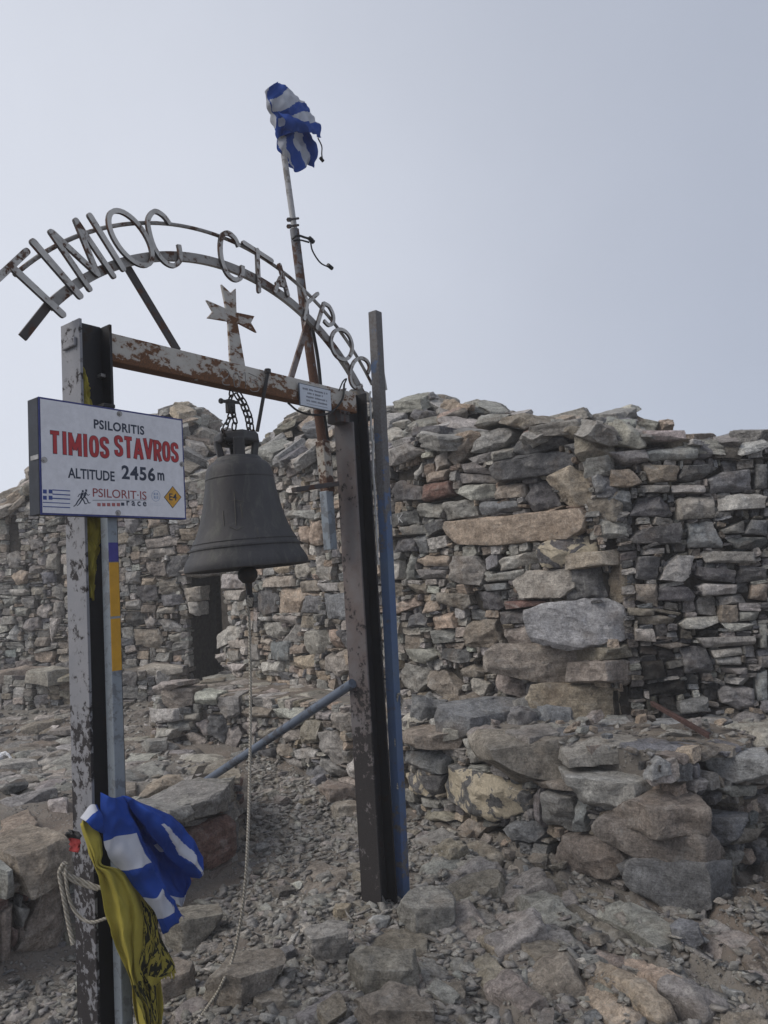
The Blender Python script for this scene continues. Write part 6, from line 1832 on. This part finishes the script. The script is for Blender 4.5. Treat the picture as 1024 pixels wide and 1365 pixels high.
up1 = rows3([[(78, 200), (100, 130), (150, 92), (170, 95), (190, 112)], [(78, 240), (118, 225), (170, 190), (220, 160), (262, 178)], [(100, 310), (150, 290), (200, 275), (270, 262), (345, 258)], [(135, 410), (165, 370), (215, 345), (300, 345), (410, 352)], [(165, 485), (190, 430), (250, 420), (340, 425), (449, 447)]],
            [(w0 - .02, w0 + .05, w0 + .03, w0 + .0, w0 - .02), (w0 - .03, w0 + .05, w0 + .06, w0 + .02, w0 - .03), (w0 - .02, w0 + .04, w0 + .07, w0 + .03, w0 - .02), (w0 - .02, w0 + .05, w0 + .03, w0 + .07, w0 + .02), (w0 + .0, w0 + .05, w0 + .07, w0 + .08, w0 + .05)])
cf1 = lambda s, t: (1 if s < 0.30 - 0.1 * t and t < 0.72 else 0 if s < 0.3 else band(t + 0.04 * math.sin(9 * s), (0.2, 0.45, 0.62, 0.80), (0, 1, 0, 1, 0))) if not (s > 0.42 and t > 0.70 + 0.25 * (s - 0.42) and s < 0.9) else 0
up2 = rows3([[(168, 480), (195, 400), (290, 400), (350, 420)], [(180, 525), (240, 490), (310, 480), (395, 490)], [(212, 570), (270, 580), (335, 560), (418, 566)], [(228, 605), (300, 664), (345, 628), (376, 656)]],
            [(w0 + .02, w0 + .04, w0 - .02, w0), (w0 + .03, w0 + .05, w0 - .03, w0 + .02), (w0 + .02, w0 + .04, w0 - .02, w0 + .03), (w0 + .02, w0 + .05, w0 - .02, w0 + .03)])
cf2 = lambda s, t: band(s + 0.05 * math.sin(5 * t), (0.16, 0.42 - 0.25 * t, 0.52 - 0.1 * t, 0.72, 1.1), (0, 1, 0, 1, 0))
up3 = rows3([[(160, 275), (190, 290), (230, 310)], [(185, 340), (250, 350), (330, 370)], [(190, 390), (260, 415), (345, 420)]], [w0 + .085, w0 + .10, w0 + .085])
cloth('flag', [(C7, up1, cf1, 16, 14), (C7, up2, cf2, 16, 16), (C7, up3, lambda s, t: 0, 5, 6)], [M_CFADE, M_CGREY], None, 'faded blue and white flag wrapped round the top of the flagpole', 'flag', 0.0065, 12, 31)
m_ = MB(); m_.tube(catmull([gp(424, 184, w0 + .04), gp(429, 195, w0 + .04), gp(429, 205, w0 + .04), gp(430, 213, w0 + .04)], 5), 0.0035, 6); m_.tube([gp(427, 210, w0 + .04), gp(431, 215, w0 + .04)], 0.009, 6)
tag(m_.build('cord', M_CABLE, None, smooth=60), 'short dark cord dangling from the flag at the pole top', 'cord')

wf = 0.20
fA = rows3([[(316, 66), (380, 95), (445, 92)], [(318, 200), (400, 195), (485, 200)], [(318, 342), (415, 318), (522, 298)], [(362, 430), (455, 405), (560, 395)], [(452, 515), (525, 508), (602, 465)], [(545, 640), (610, 635), (655, 560)], [(600, 725), (675, 725), (720, 665)], [(672, 862), (725, 815), (778, 760)]],
           [(wf, wf + .03, wf), (wf, wf + .045, wf + .03), (wf, wf + .04, wf + .05), (wf + .01, wf + .05, wf + .06), (wf + .02, wf + .06, wf + .06), (wf + .03, wf + .055, wf + .06), (wf + .03, wf + .06, wf + .05), (wf + .03, wf + .06, wf + .04)])
cfA = lambda s, t: 0 if (s > 0.86 and t > 0.55) else band(t, (0.285, 0.555, 0.74, 0.92), (0, 1, 0, 1, 0))
fB = rows3([[(440, 90), (455, 95), (475, 95)], [(482, 200), (520, 195), (565, 180)], [(520, 298), (585, 335), (630, 310)], [(556, 392), (640, 410), (705, 400)], [(598, 462), (690, 500), (790, 500)], [(652, 560), (740, 600), (828, 560)], [(700, 640), (750, 650), (795, 636)], [(735, 690), (755, 705), (770, 690)]],
           [(wf, wf - .01, wf), (wf + .03, wf - .03, wf), (wf + .05, wf - .05, wf), (wf + .06, wf - .05, wf), (wf + .06, wf - .05, wf), (wf + .05, wf - .04, wf + .01), (wf + .04, wf - .03, wf), (wf + .03, wf - .02, wf)])
cfB = lambda s, t: 1 if (t > 0.87 or (0.33 < t < 0.42 and s > 0.55)) else 0
fC = rows3([[(440, 88), (470, 92), (500, 112)], [(510, 190), (580, 172), (640, 165)], [(592, 305), (680, 265), (752, 228)], [(680, 405), (760, 355), (812, 310)], [(750, 480), (815, 430), (868, 400)], [(805, 530), (858, 500), (886, 468)], [(828, 545), (872, 542), (892, 520)]],
           [(wf, wf + .01, wf), (wf + .02, wf + .06, wf + .02), (wf + .03, wf + .09, wf + .03), (wf + .03, wf + .10, wf + .03), (wf + .03, wf + .09, wf + .03), (wf + .02, wf + .07, wf + .03), (wf + .02, wf + .05, wf + .03)])
cfC = lambda s, t: 1 if (0.30 < t < 0.93 and abs(s - 0.52 - 0.12 * (t - 0.3)) < 0.17 * (1 - abs(t - 0.62) / 0.36) + 0.02) or (t > 0.94 and s > 0.7) else 0
fD = rows3([[(204, 212), (262, 140), (292, 136)], [(235, 238), (285, 205), (322, 190)], [(265, 268), (300, 262), (325, 255)], [(300, 292), (318, 300), (330, 310)]], [wf - .02, wf + .02, wf + .02, wf])
cfD = lambda s, t: 1 if t < 0.2 and s < 0.8 else 0
flag = cloth('flag', [(CY_, fA, cfA, 10, 20), (CY_, fB, cfB, 10, 14), (CY_, fC, cfC, 14, 22), (CY_, fD, cfD, 5, 6)], [M_CBLUE, M_CWHITE], None, 'bright blue and white striped flag tied low on the left post', 'flag', 0.0055, 12, 32)
# frayed threads along the torn edge
fr_ = MB(); rg = np.random.default_rng(9)
for k in range(46):
    t = k / 45; ex, ey = (522 + (606 - 522) * t * 1.0, 300 + (470 - 300) * t) if k % 2 else (665 + 110 * t, 640 + 130 * t)
    a = gp(*CY_([(ex, ey)])[0], wf + .063); b = gp(*CY_([(ex + rg.uniform(4, 20), ey + rg.uniform(-6, 18))])[0], wf + .066)
    fr_.tube([a, (a + b) / 2 + GN * 0.002, b], 0.0006, 4)
fr_.build('frayed_threads', M_CBLUE, flag, smooth=None)

wy = 0.185
yA = rows3([[(205, 250), (235, 228), (275, 258)], [(224, 340), (266, 330), (310, 310)], [(250, 420), (288, 410), (322, 402)], [(274, 486), (295, 478), (318, 470)], [(300, 560), (370, 525), (440, 512)], [(340, 690), (430, 655), (530, 640)], [(365, 810), (462, 800), (556, 765)], [(390, 910), (472, 900), (550, 900)], [(440, 1012), (500, 1010), (540, 985)], [(474, 1092), (500, 1090), (530, 1062)], [(490, 1180), (530, 1200), (562, 1155)], [(510, 1290), (560, 1290), (602, 1262)], [(545, 1420), (585, 1420), (622, 1400)]],
           [(wy - .03, wy + .02, wy - .01), (wy - .03, wy + .02, wy), (wy - .02, wy + .02, wy), (wy - .01, wy + .015, wy), (wy - .01, wy + .03, wy), (wy - .01, wy + .04, wy + .01), (wy - .01, wy + .04, wy + .02), (wy - .01, wy + .045, wy + .02), (wy, wy + .04, wy + .03), (wy, wy + .03, wy + .02), (wy, wy + .03, wy + .01), (wy, wy + .03, wy + .01), (wy, wy + .03, wy + .01)])
def fold(rows, f, amp, n):
    out = []
    for i, r_ in enumerate(rows):
        P = catmull([np.array(p, float) for p in r_], 4); k = len(P)
        out.append([(p[0], p[1], p[2] + amp * math.sin(j / (k - 1) * math.pi * n + i * 0.25) * min(1, i / 4)) for j, p in enumerate(P)])
    return out
yB = rows3([[(440, 512), (490, 560), (530, 620)], [(525, 680), (590, 700), (634, 762)], [(552, 800), (612, 800), (652, 842)], [(548, 900), (622, 920), (692, 950)], [(518, 1000), (612, 1020), (722, 1052)], [(510, 1080), (590, 1118), (650, 1110)], [(545, 1150), (600, 1180), (652, 1150)], [(560, 1260), (610, 1260), (662, 1260)], [(592, 1420), (622, 1420), (655, 1390)]],
           [wy - .01, wy - .01, (wy + .0, wy + .02, wy - .01), (wy + .0, wy + .03, wy - .01), (wy + .0, wy + .03, wy), (wy, wy + .02, wy), wy, wy, wy])
yflag = cloth('flag', [(CY_, fold(yA, 0, 0.014, 5), lambda s, t: 1 if (t > 0.8 and s > 0.35) else 0, 5, 3), (CY_, fold(yB, 0, 0.010, 4), lambda s, t: 0 if (0.60 < t < 0.68 and s > 0.5) or (t > 0.7 and s > 0.72) else 1, 6, 3)], [M_CYEL, M_CYELP], None, 'yellow flag with black print knotted and hanging down the left post', 'flag', 0.0045, 14, 33)
fr_ = MB(); rg = np.random.default_rng(19)
for k in range(16):
    x0 = 655 + 68 * k / 15; a = gp(*CY_([(x0, 1005 + 45 * k / 15)])[0], wy); b = gp(*CY_([(x0 + rg.uniform(0, 14), 1075 + rg.uniform(0, 40))])[0], wy)
    fr_.tube([a, b], 0.0025, 4)
fr_.build('fringe', M_CYELP, yflag, smooth=None)
yt = rows3([[(107, 486), (109, 488), (111, 490)], [(109, 512), (114, 510), (118, 514)], [(110, 545), (116, 545), (123, 548)], [(111, 620), (120, 620), (134, 620)], [(112, 692), (123, 692), (136, 690)], [(113, 735), (123, 735), (134, 738)], [(115, 770), (120, 765), (129, 770)], [(117, 803), (121, 797), (125, 801)]], [(.04, .05, .03)] * 8)
cloth('yellow_ribbon', [(lambda p: p, fold(yt, 0, 0.008, 3), lambda s, t: 0, 6, 4)], [M_CYEL], None, 'faded yellow ribbon stuffed in the recess of the left post', 'ribbon', 0.006, 40, 35)

# cords on the left post
m_ = MB(); wc = HWF + 0.012
for st, rr in (([(108, 462, 0), (88, 500, -.02), (84, 540, -.03), (105, 650, -.02), (130, 790, -.02), (158, 920, 0)], .0075), ([(118, 465, 0), (122, 590, 0), (150, 700, 0), (200, 770, .02), (265, 795, .05), (345, 772, .08)], .0055), ([(100, 480, -.02), (130, 525, 0), (200, 560, .02), (300, 600, .06), (340, 600, .08)], .0065), ([(96, 505, -.02), (130, 545, 0), (200, 582, .02), (300, 612, .06)], .006)):
    m_.tube(catmull([gp(*CY_([(x, y)])[0], wc + dw) for x, y, dw in st], 7), rr, 8)
tag(m_.build('cord', M_ROPE, None, smooth=60), 'white cord looped round the left post below the flags', 'rope')
rd = rows3([[(140, 290), (168, 282), (198, 290)], [(142, 330), (172, 325), (205, 335)], [(146, 370), (172, 365), (196, 372)], [(160, 402), (172, 400), (186, 402)]], [(wc - .02, wc, wc + .01)] * 4)
cloth('red_rag', [(CY_, rd, lambda s, t: 1 if t < 0.35 else 0, 5, 5)], [M_REDCORD, M_CABLE], None, 'small dark red rag tied to the left post beside the yellow flag', 'rag', 0.006, 60, 36)
M_ROPE_ = M_ROPE
m_ = MB(); m_.tube(catmull([gp(528, 945, 0.06), gp(531, 925, 0.09), gp(536, 932, 0.09), gp(533, 952, 0.07), gp(527, 985, 0.065), gp(531, 1020, 0.065), gp(530, 1052, 0.065)], 7), 0.005, 6)
tag(m_.build('cord', M_ROPE, None, smooth=60), 'thin pale cord tied round the blue pole at its lower part', 'rope')
m_ = MB(); m_.tube(catmull([gp(500, 512, 0.05), gp(503, 505, 0.06), gp(510, 497, 0.06), gp(513, 505, 0.05)], 6), 0.0045, 6); m_.tube([gp(510, 496, 0.05), gp(514, 520, 0.05)], 0.011, 6)
rg = np.random.default_rng(3); m_.tube([gp(493 + (504 - 493) * t + rg.normal() * 0.5, 522 + 230 * t, 0.058) for t in np.linspace(0, 1, 30)], [0.0045 + 0.0022 * rg.random() for _ in range(30)], 6)
tag(m_.build('cord', M_CHALK, None, smooth=60), 'frayed whitish cord running down between right post and blue pole', 'rope')

# ------------------------------------------------------------------ blue square pole, brace pipe
bf = gpt(537, 1196); n_ = np.array([-bf[0] * 0, -1.0, 0.0]); q = on_plane(500, 416, bf, n_)
bx = GU * 0.80 + GN * 0.6
m_ = MB(); m_.bar(bf - UP * 0.1, q, GU, 0.027, 0.027)
tag(m_.build('blue_pole', M_BLUE, None, smooth=None, base=True, bevel=0.004), 'tall square pole with worn blue paint standing against the right post', 'pole')
pa, pb = gp(470, 911, -0.02), gpt(276, 1040)
pb = EYE + (pb - EYE) * 0.97
m_ = MB(); m_.tube([pa, pa + (pb - pa) * 1.08], 0.024, 18)
tag(m_.build('brace_pipe', M_BRACE, None, smooth=50), 'blue-grey pipe slanting from the right post down to the raised ground', 'pipe')

# ------------------------------------------------------------------ summit sign on its own tube
WS, WT = 0.165, 0.055
CS = lambda x, y: (20 + x / 3.938, 500 + y / 3.938)
sguz = lambda x, y, w=WS: guz(*CS(x, y), w)
tl, tr, br, bl = sguz(130, 138), sguz(893, 213), sguz(886, 736), sguz(130, 757)
su0, su1, sz1, sz0 = (tl[0] + bl[0]) / 2, (tr[0] + br[0]) / 2, (tl[1] + tr[1]) / 2, (bl[1] + br[1]) / 2
sp0, sp1 = guz(149.5, 900, 0.125)[0], guz(163.5, 900, 0.125)[0]; TWD = sp1 - sp0
sign = thing('summit_sign', 'white summit sign with red name lettering on a grey square tube', 'sign', gw((sp0 + sp1) / 2, 0.1, 0))
m_ = MB(); m_.gbox(sp0, sp1, 0.079, 0.124, -0.12, sz1 + 0.022); m_.build('sign_tube', M_GALV, sign, smooth=None, bevel=0.004)
m_ = MB(); m_.gbox(sp0 - 0.003, sp1 + 0.003, 0.076, 0.128, sz1 + 0.012, sz1 + 0.026); m_.build('tube_cap', M_CABLE, sign, smooth=None, bevel=0.003)
m_ = MB(); m_.gbox(su0, su1, WS - WT + 0.018, WS - 0.003, sz0, sz1); m_.gbox(su0 - 0.002, su0 + 0.02, WS - WT - 0.012, WS - 0.0035, sz0 + 0.001, sz1 - 0.001)
board = m_.build('sign_board', M_SIGNBACK, sign, smooth=None, bevel=0.002)
m_ = MB(); m_.gbox(su0, su1, WS - 0.003, WS - 0.0012, sz0, sz1); m_.build('blue_border', M_SIGNEDGE, board, smooth=None)
m_ = MB(); e = 0.0062; m_.gbox(su0 + e, su1 - e, WS - 0.0022, WS, sz0 + e, sz1 - e); m_.build('white_face', M_SIGNW, board, smooth=None)
m_ = MB(); m_.gbox(su0 - 0.004, su0 - 0.0005, WS - 0.05, WS - 0.004, (sz0 + sz1) / 2 - 0.012, (sz0 + sz1) / 2 + 0.003); m_.build('side_strap', M_SCREW, board, smooth=None)
for x, y in ((548, 203), (153, 445), (876, 468), (541, 723)):
    u_, z_ = sguz(x, y); s_ = MB(); s_.tube([gw(u_, WS - 0.001, z_), gw(u_, WS + 0.003, z_)], 0.010, 16); s_.tube([gw(u_, WS + 0.002, z_), gw(u_, WS + 0.007, z_)], 0.0055, 6)
    s_.build('screw', M_SCREW, board, smooth=40)
def text(body, quad, w, mat, name, parent, bold=0.0, thick=0.0006, space=1.0):
    """quad: crop pixels left-top, left-bottom, right-top, right-bottom"""
    P = [sguz(*p) for p in quad]
    u0, u1 = (P[0][0] + P[1][0]) / 2, (P[2][0] + P[3][0]) / 2; z1_, z0_ = (P[0][1] + P[2][1]) / 2, (P[1][1] + P[3][1]) / 2
    cu = bpy.data.curves.new('t', 'FONT'); cu.body = body; cu.extrude = 0.01; cu.offset = bold; cu.resolution_u = 4; cu.space_character = space
    ob = bpy.data.objects.new('t', cu); COL.objects.link(ob); bpy.context.view_layer.update()
    me = bpy.data.meshes.new_from_object(ob.evaluated_get(bpy.context.evaluated_depsgraph_get()))
    bpy.data.objects.remove(ob); bpy.data.curves.remove(cu)
    V = np.empty(len(me.vertices) * 3); me.vertices.foreach_get('co', V); V = V.reshape(-1, 3)
    lo, hi = V.min(0), V.max(0); N_ = (V - lo) / (hi - lo)
    fs = [tuple(p.vertices) for p in me.polygons]; bpy.data.meshes.remove(me)
    t = MB(); t.add([gw(u0 + (u1 - u0) * a, w + thick * c, z0_ + (z1_ - z0_) * b) for a, b, c in N_], fs)
    return t.build(name, mat, parent, smooth=None)
text('PSILORITIS', [(414, 240), (414, 290), (678, 260), (678, 306)], WS, M_INK, 'lettering', board, 0.026, 0.0006, 1.08)
GLYPH = {'T': (0.62, [[(0, 1), (1, 1)], [(0.5, 1), (0.5, -0.12)]]), 'I': (0.20, [[(0.5, 1.12), (0.5, -0.12)]]), 'M': (0.80, [[(0, -0.12), (0, 1.1)], [(0, 1.02), (0.5, 0.18)], [(0.5, 0.18), (1, 1.02)], [(1, 1.1), (1, -0.12)]]),
         'O': (0.56, 'O'), 'S': (0.54, [[(1, 0.74), (0.93, 0.93), (0.5, 1.0), (0.08, 0.92), (0.02, 0.74), (0.2, 0.58), (0.8, 0.42), (0.98, 0.26), (0.92, 0.08), (0.5, 0), (0.07, 0.07), (0, 0.26)]]), 'A': (0.66, [[(-0.06, -0.12), (0.5, 1.05)], [(1.06, -0.12), (0.5, 1.05)], [(0.2, 0.24), (0.8, 0.24)]]),
         'V': (0.66, [[(-0.06, 1.12), (0.5, -0.05)], [(1.06, 1.12), (0.5, -0.05)]]), 'R': (0.56, [[(0, -0.12), (0, 1.1)], [(0, 1), (0.6, 1), (0.95, 0.88), (1, 0.72), (0.92, 0.55), (0.6, 0.46), (0, 0.46)], [(0.5, 0.46), (1.02, -0.12)]])}
def fat_word(word, quad):
    P = [sguz(*p) for p in quad]
    u0, u1 = (P[0][0] + P[1][0]) / 2, (P[2][0] + P[3][0]) / 2; z1_, z0_ = (P[0][1] + P[2][1]) / 2, (P[1][1] + P[3][1]) / 2
    hw = (z1_ - z0_) * 0.080; gap = 0.19; tot = sum(GLYPH[c][0] for c in word) + gap * (len(word) - 1) + 0.2 * len(word)
    k = (u1 - u0) / tot; u = u0
    for c in word:
        wd, st = GLYPH[c]; a = u + 0.1 * k; b = a + wd * k
        for nm, h_, mat, dz in (('lettering_outline', hw + 0.0016, M_INK, 0.0), ('lettering', hw, M_RED, 0.0007)):
            L_ = MB()
            if st == 'O':
                L_.ribbon([((a + b) / 2 + (b - a) / 2 * math.copysign(abs(math.cos(t)) ** 0.7, math.cos(t)), (z0_ + z1_) / 2 + ((z1_ - z0_) / 2 - hw) * math.copysign(abs(math.sin(t)) ** 0.8, math.sin(t))) for t in np.linspace(0, 2 * math.pi, 40, endpoint=False)], h_, WS, WS + 0.0005 + dz, True)
            else:
                for q, s_ in enumerate(st):
                    pts = catmull([np.array(p, float) for p in s_], 5) if c == 'S' else [np.array(p, float) for p in s_]
                    e_ = (h_ - hw) / (z1_ - z0_)
                    pz = [(a + (b - a) * p[0], z0_ + hw + (z1_ - z0_ - 2 * hw) * (p[1] + (e_ if p[1] > 1.03 else -e_ if p[1] < -0.03 else 0))) for p in pts]
                    if len(pts) == 2 and s_[0][1] == s_[1][1] and c == 'T': pz = [(pz[0][0] - h_ * 0.4, pz[0][1]), (pz[1][0] + h_ * 0.4, pz[1][1])]
                    L_.ribbon(pz, h_, WS, WS + 0.0005 + dz + 0.00006 * q)
            L_.build(nm, mat, board, smooth=None)
        u = b + (0.1 + gap) * k
fat_word('TIMIOS', [(183, 300), (183, 414), (491, 319), (491, 431)])
fat_word('STAVROS', [(525, 328), (525, 436), (855, 345), (855, 449)])
text('ALTITUDE', [(278, 495), (278, 549), (523, 497), (523, 550)], WS, M_INK, 'lettering', board, 0.02)
text('2456', [(560, 478), (560, 552), (736, 480), (736, 553)], WS, M_INK, 'lettering', board, 0.03, 0.0006, 1.1)
text('m', [(748, 512), (748, 553), (784, 512), (784, 553)], WS, M_INK, 'lettering', board, 0.03)
text('PSILORIT\u00b7IS', [(409, 604), (409, 648), (690, 601), (690, 646)], WS, M_MAROON, 'lettering', board, 0.004)
text('r a c e', [(586, 664), (586, 689), (690, 660), (690, 686)], WS, M_INK, 'lettering', board, 0.02)
text('E4', [(809, 622), (809, 658), (848, 622), (848, 658)], WS + 0.0012, M_INK, 'lettering', board, 0.01)
def rect(mb_, x0, y0, x1, y1, w0_, w1_):
    a, b = sguz(x0, y0), sguz(x1, y1); mb_.gbox(min(a[0], b[0]), max(a[0], b[0]), w0_, w1_, min(a[1], b[1]), max(a[1], b[1]))
m_ = MB()
for k in range(9):
    if k % 2 == 0:
        y0 = 600 + k * 10.9; rect(m_, 147 if k > 4 else 197, y0, 290, y0 + 10.9, WS, WS + 0.0006)
for x0, x1 in ((147, 167), (177, 197)):
    for y0, y1 in ((600, 622), (633, 654.5)): rect(m_, x0, y0, x1, y1, WS, WS + 0.0006)
m_.build('flag_print', M_INKBLUE, board, smooth=None)
m_ = MB()
for ox, oy in ((0, 0), (-18, 4)):
    for st, hw in (([(374, 600), (374, 612)], .0032), ([(372, 614), (364, 640)], .0036), ([(364, 638), (350, 655), (338, 676)], .002), ([(365, 640), (378, 652), (386, 672)], .002), ([(371, 618), (384, 632), (392, 626)], .0013), ([(371, 618), (356, 622), (348, 636)], .0013), ([(338, 676), (326, 686)], .0014), ([(386, 672), (397, 670)], .0014)):
        m_.ribbon([sguz(x + ox, y + oy) for x, y in st], hw, WS, WS + 0.0006 + (0.0001 if ox else 0))
m_.build('runners_print', M_INK, board, smooth=None)
m_ = MB(); m_.ribbon([sguz(408, 657), sguz(690, 656)], 0.0007, WS, WS + 0.0006); m_.build('rule_print', M_INK, board, smooth=None)
m_ = MB()
for k in range(5): rect(m_, 432 + k * 25.5, 671, 450 + k * 25.5, 689, WS, WS + 0.0006)
m_.build('squares_print', M_PINKRED, board, smooth=None)
m_ = MB(); rect(m_, 557, 669, 574, 686, WS, WS + 0.0006); m_.build('square_print', M_INK, board, smooth=None)
m_ = MB(); m_.ribbon([sguz(x, y) for x, y in ell(740, 634, 22, 0, 0, 28, 28)], 0.0009, WS, WS + 0.0006, True)
rect(m_, 728, 617, 752, 650, WS, WS + 0.0005)
for y in (673, 681): rect(m_, 708, y, 772, y + 3.5, WS, WS + 0.0006)
m_.build('crest_print', M_PALEBLUE, board, smooth=None)
m_ = MB(); rect(m_, 737.5, 618, 742.5, 649, WS, WS + 0.0008); rect(m_, 729, 630, 751, 636, WS, WS + 0.00081); m_.build('crest_cross_print', M_SIGNW, board, smooth=None)
m_ = MB(); m_.prism([sguz(x, y) for x, y in ((828, 582), (874, 641), (828, 700), (782, 641))], WS, WS + 0.0005); m_.build('diamond_outline_print', M_INK, board, smooth=None)
m_ = MB(); m_.prism([sguz(x, y) for x, y in ((828, 587), (870, 641), (828, 695), (786, 641))], WS, WS + 0.001); m_.build('diamond_print', M_ORANGE, board, smooth=None)
# trail stickers on the tube's right-hand face
fx = sp1
def sticker(y0, y1, mat, name):
    z1_, z0_ = guz(156, y0, 0.1)[1], guz(156, y1, 0.1)[1]
    s_ = MB(); s_.gbox(sp0 + 0.002, sp1 - 0.002, 0.1235, 0.1250, z0_, z1_); s_.build(name, mat, sign, smooth=None)
sticker(724, 749, M_STICKBLUE, 'blue_sticker'); sticker(750, 821, M_STICKER, 'yellow_sticker'); sticker(824, 893, M_STICKER, 'yellow_sticker')
# chalk initials on a dark stone of the front wall
deps = bpy.context.evaluated_depsgraph_get()
m_ = MB()
def chalk(strokes):
    for st in strokes:
        out = []
        for x, y in catmull([np.array(p, float) for p in st], 3) if len(st) > 2 else [np.array(st[0]) * (1 - t) + np.array(st[1]) * t for t in np.linspace(0, 1, 5)]:
            d = Vector(ray(x, y)); hit = scene.ray_cast(deps, Vector(EYE), d)
            if hit[0]: out.append(np.array(hit[1]) - np.array(d.normalized()) * 0.0012)
        if len(out) > 1 and max(np.linalg.norm(out[i + 1] - out[i]) for i in range(len(out) - 1)) < 0.05: m_.tube(out, 0.0035, 5)
chalk([[(520.5, 688), (521.5, 699)], [(526, 687), (521.5, 694)], [(522, 693), (527, 699)], [(530.5, 686), (531.5, 697)], [(536.5, 685), (531.5, 692)], [(532, 691.5), (537, 697)], [(170, 778), (174, 766)], [(174, 766), (179, 778)], [(172, 774), (177, 774)]])
if m_.v: m_.build('chalk_letters', M_CHALK, wall1, smooth=None)

# ------------------------------------------------------------------ mist
hz = MB()
hz.box((0, 6, -13.0), (90, 0, 0), (0, 90, 0), (0, 0, 17.9))
hm = bpy.data.materials.new('mist'); hm.use_nodes = True
ht = hm.node_tree; ht.nodes.clear()
ho = ht.nodes.new('ShaderNodeOutputMaterial'); hv = ht.nodes.new('ShaderNodeVolumePrincipled')
hv.inputs['Color'].default_value = (0.93, 0.94, 0.96, 1); hv.inputs['Density'].default_value = 0.0055
ht.links.new(hv.outputs['Volume'], ho.inputs['Volume'])
haze = hz.build('haze', hm, None, smooth=None)
haze['kind'] = 'stuff'
